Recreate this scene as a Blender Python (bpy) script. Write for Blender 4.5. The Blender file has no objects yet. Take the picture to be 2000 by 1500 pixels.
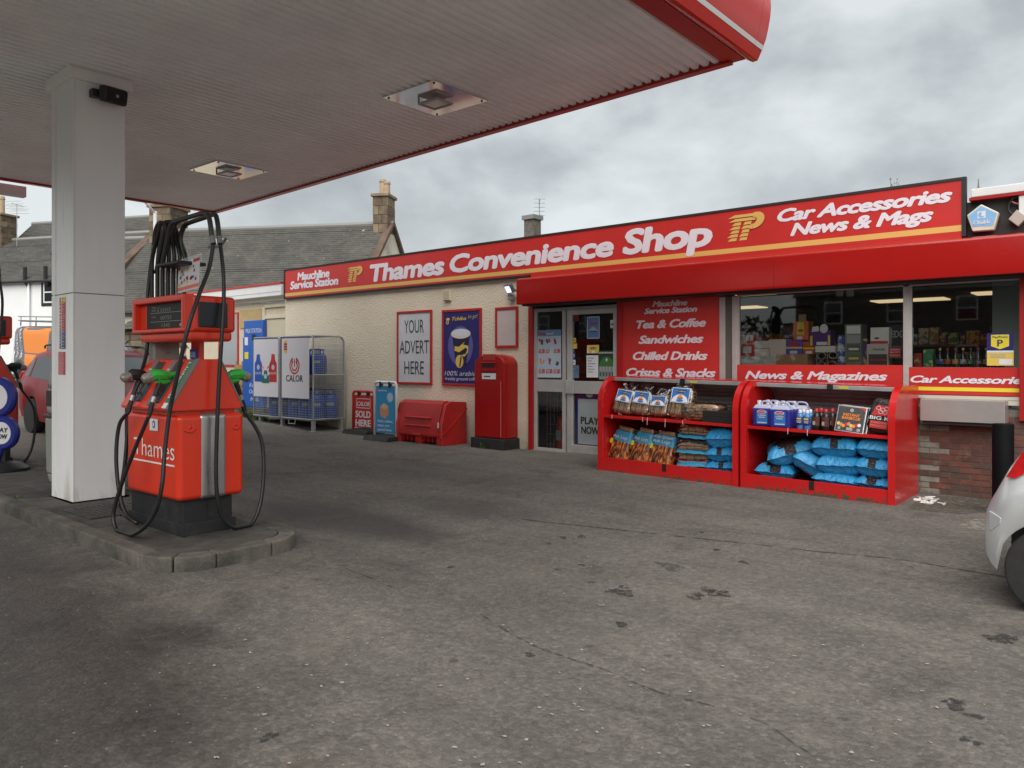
import bpy, bmesh, math, random
from mathutils import Vector, Matrix, noise
random.seed(11)
PI = math.pi
S = bpy.context.scene
COL = S.collection

# ---------------------------------------------------------------- camera
F, CX, HY, EYE = 1502.0, 1000.0, 707.0, 1.6
YAW = math.atan(1280.0 / 1502.0)
cam_d = bpy.data.cameras.new('camera')
cam = bpy.data.objects.new('camera', cam_d)
COL.objects.link(cam)
cam.location = (0, 0, EYE)
cam.rotation_euler = (math.radians(90), 0, YAW)
cam_d.sensor_width = 36.0
cam_d.lens = 36.0 * F / 2000.0
cam_d.shift_y = -43.0 / 2000.0
cam_d.clip_start = 0.05
cam_d.clip_end = 3000
S.camera = cam

# ---------------------------------------------------------------- sky
SUN_EL, SUN_AZ = math.radians(48), math.radians(150)   # azimuth measured from +Y towards +X
w = bpy.data.worlds.new('World'); S.world = w; w.use_nodes = True
nt = w.node_tree; nt.nodes.clear()
def N(t, kind, **kw):
    n = t.nodes.new(kind)
    for k, v in kw.items(): setattr(n, k, v)
    return n
out = N(nt, 'ShaderNodeOutputWorld'); bg = N(nt, 'ShaderNodeBackground')
sky = N(nt, 'ShaderNodeTexSky', sky_type='NISHITA', sun_disc=False)
sky.sun_elevation = SUN_EL; sky.sun_rotation = SUN_AZ; sky.air_density = 1.0; sky.dust_density = 2.0
tc = N(nt, 'ShaderNodeTexCoord'); sp = N(nt, 'ShaderNodeSeparateXYZ')
nt.links.new(tc.outputs['Generated'], sp.inputs[0])
def mth(t, op, a, b=None, clamp=False):
    n = N(t, 'ShaderNodeMath', operation=op); n.use_clamp = clamp
    for i, q in enumerate((a, b)):
        if q is None: continue
        if isinstance(q, (int, float)): n.inputs[i].default_value = q
        else: t.links.new(q, n.inputs[i])
    return n.outputs[0]
def cloud(scale, detail, rough, off):
    mp = N(nt, 'ShaderNodeMapping'); mp.inputs['Location'].default_value = off
    mp.inputs['Scale'].default_value = (1, 1, 1.7)
    nt.links.new(tc.outputs['Generated'], mp.inputs[0])
    n = N(nt, 'ShaderNodeTexNoise'); n.inputs['Scale'].default_value = scale
    n.inputs['Detail'].default_value = detail; n.inputs['Roughness'].default_value = rough
    n.inputs['Distortion'].default_value = 0.15
    nt.links.new(mp.outputs[0], n.inputs['Vector'])
    return n.outputs[0]
c1 = cloud(3.6, 7, 0.52, (3.4, 1.2, 0.3)); c2 = cloud(1.3, 3, 0.45, (7.7, 4.1, 2))
mixn = mth(nt, 'ADD', mth(nt, 'MULTIPLY', c1, 0.66), mth(nt, 'MULTIPLY', c2, 0.34))
rp = N(nt, 'ShaderNodeValToRGB'); nt.links.new(mixn, rp.inputs[0])
e = rp.color_ramp.elements
e[0].position = 0.44; e[0].color = (0.78, 0.81, 0.81, 1)
e[1].position = 0.615; e[1].color = (0.33, 0.348, 0.352, 1)
e2 = rp.color_ramp.elements.new(0.50); e2.color = (0.62, 0.655, 0.66, 1)
e3 = rp.color_ramp.elements.new(0.555); e3.color = (0.46, 0.485, 0.49, 1)
# paler towards the horizon, as an even overcast layer is seen edge-on
hz = mth(nt, 'POWER', mth(nt, 'SUBTRACT', 1.0, mth(nt, 'MAXIMUM', sp.outputs[2], 0.0), True), 4.0)
mh = N(nt, 'ShaderNodeMixRGB'); mh.inputs[2].default_value = (0.86, 0.895, 0.885, 1)
nt.links.new(mth(nt, 'MULTIPLY', hz, 0.5), mh.inputs[0]); nt.links.new(rp.outputs[0], mh.inputs[1])
sc = N(nt, 'ShaderNodeVectorMath', operation='SCALE'); sc.inputs['Scale'].default_value = 3.75
nt.links.new(mh.outputs[0], sc.inputs[0])
mx = N(nt, 'ShaderNodeMixRGB'); mx.inputs[0].default_value = 0.93
nt.links.new(sky.outputs[0], mx.inputs[1]); nt.links.new(sc.outputs[0], mx.inputs[2])
nt.links.new(mx.outputs[0], bg.inputs[0]); bg.inputs[1].default_value = 0.10
nt.links.new(bg.outputs[0], out.inputs[0])

sun_d = bpy.data.lights.new('sun', 'SUN'); sun_d.energy = 1.5; sun_d.angle = math.radians(70)
sun_d.color = (1.0, 0.97, 0.92)
sun = bpy.data.objects.new('sun', sun_d); COL.objects.link(sun)
sv = Vector((math.sin(SUN_AZ) * math.cos(SUN_EL), math.cos(SUN_AZ) * math.cos(SUN_EL), math.sin(SUN_EL)))
sun.rotation_euler = sv.to_track_quat('Z', 'Y').to_euler()

S.view_settings.view_transform = 'Standard'; S.view_settings.look = 'None'
S.view_settings.gamma = 1; S.view_settings.exposure = 1.38
S.view_settings.use_curve_mapping = False
S.render.engine = 'CYCLES'
S.cycles.max_bounces = 8; S.cycles.transparent_max_bounces = 12

# ---------------------------------------------------------------- photo rays -> places
dX, dY = -math.sin(YAW), math.cos(YAW)
rX, rY = math.cos(YAW), math.sin(YAW)
def ray(px, py):
    u = (px - CX) / F
    return (dX + u * rX, dY + u * rY, (HY - py) / F)
def onY(px, py, y):
    q = ray(px, py); t = y / q[1]; return Vector((q[0] * t, y, EYE + q[2] * t))
def onX(px, py, x):
    q = ray(px, py); t = x / q[0]; return Vector((x, q[1] * t, EYE + q[2] * t))
def onZ(px, py, z):
    q = ray(px, py); t = (z - EYE) / q[2]; return Vector((q[0] * t, q[1] * t, z))
def atD(px, py, dep):
    q = ray(px, py); return Vector((q[0] * dep, q[1] * dep, EYE + q[2] * dep))
def zg(x, y=0):                       # the forecourt falls gently towards +X and climbs to the road
    x = max(-34.0, min(14.0, x))
    return -0.01 * (x + 8.9) + 0.05 * max(0.0, -14.0 - x)
def onG(px, py, dz=0):
    z = dz
    for i in range(8):
        p = onZ(px, py, z); z = zg(p.x, p.y) + dz
    return Vector((p.x, p.y, z))

# ---------------------------------------------------------------- materials
MATS = {}
def bsdf(m): return m.node_tree.nodes['Principled BSDF']
def mat(name, col, rough=0.5, metal=0.0, var=0.0, vscale=6.0, bump=0.0, bscale=40.0, spec=None, coat=0.0,
        emit=0.0, alpha=1.0, trans=0.0, dirt=None, dscale=2.0, dlo=0.5, dhi=0.68, rvar=0.0, streak=False, dtop=None, fray=0):
    if name in MATS: return MATS[name]
    m = bpy.data.materials.new(name); m.use_nodes = True; MATS[name] = m
    t = m.node_tree; b = bsdf(m)
    b.inputs['Base Color'].default_value = (*col, 1)
    b.inputs['Roughness'].default_value = rough; b.inputs['Metallic'].default_value = metal
    if spec is not None: b.inputs['Specular IOR Level'].default_value = spec
    if coat: b.inputs['Coat Weight'].default_value = coat; b.inputs['Coat Roughness'].default_value = 0.08
    if emit: b.inputs['Emission Color'].default_value = (*col, 1); b.inputs['Emission Strength'].default_value = emit
    if alpha < 1: b.inputs['Alpha'].default_value = alpha
    if trans: b.inputs['Transmission Weight'].default_value = trans
    cur = None
    tcn = None
    def coords():
        nonlocal tcn
        if tcn is None:
            tcn = N(t, 'ShaderNodeNewGeometry').outputs['Position']
            if streak:
                mp = N(t, 'ShaderNodeMapping'); mp.inputs['Scale'].default_value = (1, 1, 0.18)
                t.links.new(tcn, mp.inputs[0]); tcn = mp.outputs[0]
        return tcn
    if var or rvar:
        n = N(t, 'ShaderNodeTexNoise'); n.inputs['Scale'].default_value = vscale; n.inputs['Detail'].default_value = 6
        n.inputs['Roughness'].default_value = 0.62
        t.links.new(coords(), n.inputs['Vector'])
        if var:
            r = N(t, 'ShaderNodeValToRGB'); t.links.new(n.outputs[0], r.inputs[0])
            r.color_ramp.elements[0].position = 0.3; r.color_ramp.elements[1].position = 0.7
            r.color_ramp.elements[0].color = (*[max(0, c * (1 - var)) for c in col], 1)
            r.color_ramp.elements[1].color = (*[min(1, c * (1 + var)) for c in col], 1)
            cur = r.outputs[0]
        if rvar:
            mr = N(t, 'ShaderNodeMapRange'); t.links.new(n.outputs[0], mr.inputs[0])
            mr.inputs[1].default_value = 0.3; mr.inputs[2].default_value = 0.7
            mr.inputs[3].default_value = max(0.02, rough - rvar); mr.inputs[4].default_value = min(1, rough + rvar)
            t.links.new(mr.outputs[0], b.inputs['Roughness'])
    if dirt:
        n = N(t, 'ShaderNodeTexNoise'); n.inputs['Scale'].default_value = dscale; n.inputs['Detail'].default_value = 8
        n.inputs['Roughness'].default_value = 0.7
        t.links.new(coords(), n.inputs['Vector'])
        r = N(t, 'ShaderNodeValToRGB'); t.links.new(n.outputs[0], r.inputs[0])
        r.color_ramp.elements[0].position = dlo; r.color_ramp.elements[1].position = dhi
        x = N(t, 'ShaderNodeMixRGB'); fo = r.outputs[0]
        if dtop is not None:      # wear that starts at the foot of the thing
            sz = N(t, 'ShaderNodeSeparateXYZ'); t.links.new(N(t, 'ShaderNodeNewGeometry').outputs['Position'], sz.inputs[0])
            gr = mth(t, 'SUBTRACT', 1.0, mth(t, 'DIVIDE', mth(t, 'ADD', sz.outputs[2], 0.05), dtop), True)
            ad = mth(t, 'ADD', n.outputs[0], mth(t, 'MULTIPLY', gr, 0.18)); q = N(t, 'ShaderNodeMapRange'); t.links.new(ad, q.inputs[0]); q.inputs[1].default_value = dlo + 0.09; q.inputs[2].default_value = dhi + 0.09; fo = q.outputs[0]
        t.links.new(fo, x.inputs[0])
        if cur is not None: t.links.new(cur, x.inputs[1])
        else: x.inputs[1].default_value = (*col, 1)
        x.inputs[2].default_value = (*dirt, 1)
        cur = x.outputs[0]
    if cur is not None:
        t.links.new(cur, b.inputs['Base Color'])
        if emit: t.links.new(cur, b.inputs['Emission Color'])
    if fray:               # ragged, broken edges for stains and cracks
        n = N(t, 'ShaderNodeTexNoise'); n.inputs['Scale'].default_value = fray; n.inputs['Detail'].default_value = 5; n.inputs['Roughness'].default_value = 0.7; t.links.new(coords(), n.inputs['Vector'])
        q = N(t, 'ShaderNodeMapRange'); t.links.new(n.outputs[0], q.inputs[0]); q.inputs[1].default_value = 0.42; q.inputs[2].default_value = 0.56; q.inputs[4].default_value = 0.85; t.links.new(q.outputs[0], b.inputs['Alpha'])
    if bump:
        n = N(t, 'ShaderNodeTexNoise'); n.inputs['Scale'].default_value = bscale; n.inputs['Detail'].default_value = 4
        t.links.new(coords(), n.inputs['Vector'])
        bp = N(t, 'ShaderNodeBump'); bp.inputs['Strength'].default_value = bump; bp.inputs['Distance'].default_value = 0.02
        t.links.new(n.outputs[0], bp.inputs['Height']); t.links.new(bp.outputs[0], b.inputs['Normal'])
    return m

RED = (0.47, 0.022, 0.018)
sign_red = mat('sign_red', (0.52, 0.030, 0.026), 0.34, var=0.06, vscale=3)
box_red = mat('shutter_box_red', (0.36, 0.008, 0.006), 0.17, var=0.05, vscale=2, bump=0.35, bscale=1.7)
pump_red = mat('pump_red', (0.68, 0.040, 0.014), 0.28, var=0.07, vscale=5, dirt=(0.20, 0.02, 0.012), dscale=3.5, dlo=0.60, dhi=0.82, streak=True)
kiosk_red = mat('kiosk_red', (0.53, 0.012, 0.012), 0.22, var=0.06, vscale=4, rvar=0.06)
plastic_red = mat('plastic_red', (0.42, 0.018, 0.016), 0.42, var=0.14, vscale=4, dirt=(0.22, 0.03, 0.022), dscale=5, dlo=0.55, dhi=0.8)
post_red = mat('postbox_red', (0.33, 0.006, 0.006), 0.25, var=0.06, vscale=4)
canopy_red = mat('canopy_red', (0.55, 0.022, 0.014), 0.12, var=0.04, vscale=2)
white_paint = mat('white_paint', (0.72, 0.73, 0.73), 0.45, var=0.04, vscale=4)
post_white = mat('column_white', (0.84, 0.84, 0.83), 0.35, var=0.04, vscale=3, dirt=(0.46, 0.42, 0.36), dscale=3.0, dlo=0.52, dhi=0.70, streak=True, dtop=0.9)
letter_white = mat('letter_white', (0.74, 0.70, 0.76), 0.5)
letter_grey = mat('letter_dark_grey', (0.045, 0.048, 0.052), 0.5)
gold = mat('gold_print', (0.68, 0.42, 0.12), 0.45)
yellow = mat('yellow_print', (0.72, 0.52, 0.10), 0.5)
pure_yellow = mat('bright_yellow_print', (0.75, 0.62, 0.03), 0.5)
black_frame = mat('black_frame', (0.018, 0.018, 0.019), 0.55)
black_rubber = mat('black_rubber', (0.014, 0.014, 0.014), 0.42, var=0.3, vscale=8)
black_plastic = mat('black_plastic', (0.020, 0.020, 0.021), 0.4, var=0.2, vscale=8)
plinth_black = mat('plinth_black', (0.018, 0.018, 0.019), 0.6, var=0.3, vscale=6, dirt=(0.05, 0.046, 0.042), dscale=6, dlo=0.55, dhi=0.8)
alu = mat('aluminium', (0.50, 0.49, 0.475), 0.45, 0.35, var=0.10, vscale=5)
alu_dark = mat('aluminium_shutter', (0.34, 0.35, 0.35), 0.42, 0.3, var=0.15, vscale=5)
steel = mat('brushed_steel', (0.50, 0.49, 0.48), 0.34, 0.85, var=0.14, vscale=5, rvar=0.1, streak=True)
galv = mat('galvanised_steel', (0.40, 0.41, 0.42), 0.45, 0.6, var=0.12, vscale=12)
grey_steel = mat('painted_grey_steel', (0.24, 0.235, 0.22), 0.5, 0.1, var=0.12, vscale=5, dirt=(0.13, 0.09, 0.06), dscale=14, dlo=0.58, dhi=0.7)
grey_plastic = mat('grey_plastic', (0.16, 0.155, 0.145), 0.5, var=0.1)
green_nozzle = mat('green_nozzle', (0.035, 0.42, 0.05), 0.35, var=0.05)
green_label = mat('green_label', (0.02, 0.22, 0.10), 0.4)
blue_print = mat('blue_print', (0.025, 0.10, 0.48), 0.45)
navy_print = mat('navy_print', (0.022, 0.018, 0.15), 0.35)
sky_print = mat('sky_blue_print', (0.03, 0.28, 0.55), 0.4)
pale_print = mat('pale_blue_print', (0.42, 0.55, 0.68), 0.5)
paper = mat('white_paper', (0.70, 0.71, 0.74), 0.6, var=0.03, vscale=9)
grey_print = mat('grey_print', (0.32, 0.33, 0.35), 0.5)
red_print = mat('red_print', (0.52, 0.025, 0.022), 0.45)
orange_print = mat('orange_print', (0.80, 0.24, 0.03), 0.5)
cream_wall = mat('cream_masonry', (0.62, 0.55, 0.41), 0.85, var=0.08, vscale=2.5)
cream_trim = mat('cream_trim', (0.66, 0.60, 0.46), 0.6, var=0.06)
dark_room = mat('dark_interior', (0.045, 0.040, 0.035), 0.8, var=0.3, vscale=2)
cardboard = mat('cardboard', (0.36, 0.235, 0.13), 0.8, var=0.08)
white_card = mat('white_card', (0.66, 0.65, 0.62), 0.6, var=0.05)
purple_print = mat('purple_print', (0.09, 0.022, 0.18), 0.4)
gas_blue = mat('gas_bottle_blue', (0.010, 0.075, 0.34), 0.35, var=0.15, vscale=5)
wood_mat = mat('split_wood', (0.62, 0.42, 0.25), 0.75, var=0.32, vscale=22)
wood_b = mat('split_wood_dark', (0.42, 0.26, 0.15), 0.8, var=0.32, vscale=22)
concrete = mat('kerb_concrete', (0.150, 0.134, 0.112), 0.85, var=0.22, vscale=7, bump=0.4, bscale=60, dirt=(0.050, 0.046, 0.041), dscale=1.8, dlo=0.38, dhi=0.60)
paving = mat('island_paving', (0.085, 0.078, 0.068), 0.85, var=0.28, vscale=5, bump=0.4, bscale=50, dirt=(0.035, 0.032, 0.03), dscale=1.3, dlo=0.45, dhi=0.65)

def glass_mat(name, tint, refl=0.1, rough=0.02, alpha=0.12):
    m = bpy.data.materials.new(name); m.use_nodes = True; t = m.node_tree; t.nodes.clear()
    o = N(t, 'ShaderNodeOutputMaterial'); tr = N(t, 'ShaderNodeBsdfTransparent'); tr.inputs[0].default_value = (*tint, 1)
    gl = N(t, 'ShaderNodeBsdfGlossy'); gl.inputs['Roughness'].default_value = rough; gl.inputs[0].default_value = (0.95, 0.97, 0.98, 1)
    lw = N(t, 'ShaderNodeFresnel'); lw.inputs[0].default_value = 1.52
    ad = mth(t, 'ADD', lw.outputs[0], refl, True)
    mxs = N(t, 'ShaderNodeMixShader'); t.links.new(ad, mxs.inputs[0]); t.links.new(tr.outputs[0], mxs.inputs[1]); t.links.new(gl.outputs[0], mxs.inputs[2])
    t.links.new(mxs.outputs[0], o.inputs[0]); MATS[name] = m; return m
shop_glass = glass_mat('shop_glass', (0.80, 0.84, 0.82), 0.04)
film = glass_mat('clear_film', (0.93, 0.94, 0.95), 0.05, 0.16)
car_glass = mat('car_glass', (0.02, 0.026, 0.028), 0.05, spec=0.8)

# ---------------------------------------------------------------- mesh building
ORG = {}
def link(o, parent=None):
    COL.objects.link(o)
    if parent is not None: o.parent = parent
    return o
def thing(name, label, cat, loc=(0, 0, 0), rotz=0.0, group=None, local=False):
    o = bpy.data.objects.new(name, None); COL.objects.link(o); o.empty_display_size = 0.1
    o.location = loc; o.rotation_euler = (0, 0, rotz)
    tag(o, label, cat, group)
    ORG[o.name] = Vector((0, 0, 0)) if local else Vector(loc)
    return o
def tag(o, label=None, cat=None, group=None, kind=None):
    if label: o['label'] = label
    if cat: o['category'] = cat
    if group: o['group'] = group
    if kind: o['kind'] = kind
    return o
class MB:
    def __init__(s): s.v = []; s.f = []; s.m = []; s.cur = 0
    def add(s, vs, fs, M=None):
        b = len(s.v)
        s.v += [tuple(M @ Vector(p)) if M else tuple(p) for p in vs]
        s.f += [tuple(i + b for i in q) for q in fs]; s.m += [s.cur] * len(fs); return s
    def box(s, x0, x1, y0, y1, z0, z1, M=None):
        if x0 > x1: x0, x1 = x1, x0
        if y0 > y1: y0, y1 = y1, y0
        if z0 > z1: z0, z1 = z1, z0
        vs = [(x0,y0,z0),(x1,y0,z0),(x1,y1,z0),(x0,y1,z0),(x0,y0,z1),(x1,y0,z1),(x1,y1,z1),(x0,y1,z1)]
        return s.add(vs, [(0,3,2,1),(4,5,6,7),(0,1,5,4),(1,2,6,5),(2,3,7,6),(3,0,4,7)], M)
    def prism(s, poly, axis, a0, a1, M=None):
        # poly in the two other axes: X-> (y,z), Y-> (x,z), Z-> (x,y)
        n = len(poly)
        def P(q, a): return (a, q[0], q[1]) if axis == 'X' else ((q[0], a, q[1]) if axis == 'Y' else (q[0], q[1], a))
        vs = [P(q, a0) for q in poly] + [P(q, a1) for q in poly]
        fs = [tuple(range(n - 1, -1, -1)), tuple(range(n, 2 * n))] + [(i, (i + 1) % n, n + (i + 1) % n, n + i) for i in range(n)]
        return s.add(vs, fs, M)
    def tube(s, pts, r, n=8, cap=True, M=None):
        pts = [Vector(p) for p in pts]; k = len(pts); vs = []; up = None
        for i, p in enumerate(pts):
            t = (pts[min(i + 1, k - 1)] - pts[max(i - 1, 0)]).normalized()
            if up is None: up = Vector((0, 0, 1)) if abs(t.z) < 0.9 else Vector((1, 0, 0))
            a = t.cross(up)
            if a.length < 1e-5: a = t.cross(Vector((1, 0, 0)))
            a.normalize(); up = a.cross(t).normalized()
            rr = r[i] if isinstance(r, (list, tuple)) else r
            for j in range(n):
                th = 2 * PI * j / n; vs.append(p + (a * math.cos(th) + up * math.sin(th)) * rr)
        fs = [(i*n+j, i*n+(j+1) % n, (i+1)*n+(j+1) % n, (i+1)*n+j) for i in range(k - 1) for j in range(n)]
        if cap: fs += [tuple(range(n - 1, -1, -1)), tuple(range((k - 1) * n, k * n))]
        return s.add(vs, fs, M)
    def cyl(s, p0, p1, r0, r1=None, n=12, M=None): return s.tube([p0, p1], [r0, r0 if r1 is None else r1], n, True, M)
    def lathe(s, prof, c=(0, 0, 0), n=16, M=None):
        vs = []; k = len(prof)
        for (r, z) in prof:
            for j in range(n): th = 2 * PI * j / n; vs.append((c[0] + r * math.cos(th), c[1] + r * math.sin(th), c[2] + z))
        fs = [(i*n+j, i*n+(j+1) % n, (i+1)*n+(j+1) % n, (i+1)*n+j) for i in range(k - 1) for j in range(n)]
        fs += [tuple(range(n - 1, -1, -1)), tuple(range((k - 1) * n, k * n))]
        return s.add(vs, fs, M)
    def poly(s, pts): return s.add(pts, [tuple(range(len(pts)))])
    def grid(s, fn, nu, nv, M=None):
        vs = [fn(i / nu, j / nv) for i in range(nu + 1) for j in range(nv + 1)]
        fs = [(i*(nv+1)+j, (i+1)*(nv+1)+j, (i+1)*(nv+1)+j+1, i*(nv+1)+j+1) for i in range(nu) for j in range(nv)]
        return s.add(vs, fs, M)
    def mesh(s, name, org=(0, 0, 0)):
        me = bpy.data.meshes.new(name); o = Vector(org)
        me.from_pydata([tuple(Vector(p) - o) for p in s.v], [], s.f); me.update()
        bm = bmesh.new(); bm.from_mesh(me); bmesh.ops.recalc_face_normals(bm, faces=bm.faces) ; bm.to_mesh(me); bm.free()
        return me
    def build(s, name, m, parent=None, smooth=False, bevel=0.0, seg=2, loc=None, fixn=True, sub=0):
        org = ORG[parent.name] if parent is not None else Vector(loc or (0, 0, 0))
        me = s.mesh(name, org)
        ms = m if isinstance(m, (list, tuple)) else [m]
        for q in ms: me.materials.append(q)
        if len(ms) > 1: me.polygons.foreach_set('material_index', s.m)
        o = bpy.data.objects.new(name, me); link(o, parent)
        if parent is None: o.location = org
        ORG[o.name] = org
        if bevel:
            bv = o.modifiers.new('bevel', 'BEVEL'); bv.width = bevel; bv.segments = seg; bv.limit_method = 'ANGLE'; bv.angle_limit = math.radians(35)
            smooth = smooth or 'auto'
        if sub:
            sm = o.modifiers.new('sub', 'SUBSURF'); sm.levels = sub; sm.render_levels = sub
        if smooth:
            me.polygons.foreach_set('use_smooth', [True] * len(me.polygons))
            if smooth == 'auto' or smooth == 'edge':
                me.set_sharp_from_angle(angle=math.radians(40)) if not bevel else None
                if bevel:
                    wn = o.modifiers.new('wn', 'WEIGHTED_NORMAL'); wn.keep_sharp = True
        me.update(); return o
def inst(src, parent, loc, rot=None, scale=None, name=None):
    o = src.copy(); 
    if name: o.name = name
    COL.objects.link(o); o.parent = parent; o.location = loc
    if rot is not None: o.rotation_euler = rot
    if scale is not None: o.scale = scale
    return o
def copy_tree(root, loc=None, rotz=None, label=None, group=None):
    r = root.copy(); COL.objects.link(r)
    if loc is not None: r.location = loc
    if rotz is not None: r.rotation_euler = (0, 0, rotz)
    if label: r['label'] = label
    if group: r['group'] = group
    def rec(a, b):
        for ch in list(a.children):
            c = ch.copy(); COL.objects.link(c); c.parent = b; rec(ch, c)
    rec(root, r); return r

# lettering -----------------------------------------------------------------
def _txt(body, off=0.0, shear=0.0, space=1.0, res=3):
    cu = bpy.data.curves.new('lettering', 'FONT'); cu.body = body; cu.size = 1.0
    cu.offset = off; cu.shear = shear; cu.space_character = space; cu.resolution_u = res
    cu.align_x = 'LEFT'
    ob = bpy.data.objects.new('lettering_tmp', cu); COL.objects.link(ob)
    me = bpy.data.meshes.new_from_object(ob.evaluated_get(bpy.context.evaluated_depsgraph_get()))
    bpy.data.objects.remove(ob); bpy.data.curves.remove(cu); return me
_m = _txt('H'); CAPH = max(v.co.y for v in _m.vertices); bpy.data.meshes.remove(_m)
def tx(body, o, u, v, width, cap, m, parent, off=0.02, shear=0.0, center=False, space=1.0, name='lettering', minw=None):
    """flat lettering: o = left end of the baseline (or its middle), u and v unit axes, cap = capital height, width None keeps the natural width"""
    extra = max(0.0, off - 0.002); me = _txt(body, min(off, 0.0), shear, space)
    xs = [p.co.x for p in me.vertices]
    if not xs: return None
    a, b = min(xs), max(xs); sy = cap / CAPH; sx = (width / (b - a)) if width else sy
    o = Vector(o); u = Vector(u); v = Vector(v); org = ORG[parent.name]
    W = (b - a) * sx
    if center: o = o - u * (W / 2)
    for p in me.vertices: p.co = o + u * ((p.co.x - a) * sx) + v * (p.co.y * sy) - org
    if extra:          # heavier weight: the outline struck again a hair to each side, each a whisker proud of the last
        vs = [p.co.copy() for p in me.vertices]; fs = [tuple(q.vertices) for q in me.polygons]; bpy.data.meshes.remove(me); nr = u.cross(v) ; V, Fc = [], []; k = len(vs)
        for i, (ex, ey) in enumerate(((0, 0), (1, 0), (-1, 0), (0, 0.8), (0, -0.8), (0.7, 0.55), (-0.7, -0.55), (0.7, -0.55), (-0.7, 0.55))):
            V += [p + u * (ex * extra * sy * 1.1) + v * (ey * extra * sy) + nr * (0.0004 * i) for p in vs]; Fc += [tuple(j + i * k for j in f) for f in fs]
        me = bpy.data.meshes.new(name); me.from_pydata(V, [], Fc); me.update()
    me.materials.clear(); me.materials.append(m); me.name = name
    ob = bpy.data.objects.new(name, me); link(ob, parent); ORG[ob.name] = org
    return ob
UX, UZ = Vector((1, 0, 0)), Vector((0, 0, 1))
def txw(body, pl, pr, Y, capy, m, parent, **kw):
    """lettering on a wall plane: pl = pixel of the left end of the baseline, pr = pixel x of the right end, capy = pixel y of the top of the first capital"""
    a = onY(pl[0], pl[1], Y); b = onY(pr, pl[1], Y); c = onY(pl[0], capy, Y)
    return tx(body, a, UX, UZ, b.x - a.x, c.z - a.z, m, parent, **kw)
def patch(o, u, v, x0, x1, y0, y1, m, parent, name='print', d=None):
    o = Vector(o); u = Vector(u); v = Vector(v); b = MB()
    b.poly([o + u * x0 + v * y0, o + u * x1 + v * y0, o + u * x1 + v * y1, o + u * x0 + v * y1])
    return b.build(name, m, parent)
def blob(o, u, v, pts, m, parent, name='print'):
    o = Vector(o); u = Vector(u); v = Vector(v); b = MB(); b.poly([o + u * p[0] + v * p[1] for p in pts]); return b.build(name, m, parent)
def ell(cx, cy, rx, ry, n=20, a0=0, a1=2 * PI): return [(cx + rx * math.cos(a0 + (a1 - a0) * i / n), cy + ry * math.sin(a0 + (a1 - a0) * i / n)) for i in range(n if abs(a1 - a0) > 6 else n + 1)]
def smooth_path(pts, n=6):
    pts = [Vector(p) for p in pts]; outp = []
    for i in range(len(pts) - 1):
        p0 = pts[max(i - 1, 0)]; p1 = pts[i]; p2 = pts[i + 1]; p3 = pts[min(i + 2, len(pts) - 1)]
        for k in range(n):
            t = k / n
            outp.append(0.5 * ((2 * p1) + (p2 - p0) * t + (2 * p0 - 5 * p1 + 4 * p2 - p3) * t * t + (3 * p1 - p0 - 3 * p2 + p3) * t ** 3))
    outp.append(pts[-1]); return outp
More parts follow.
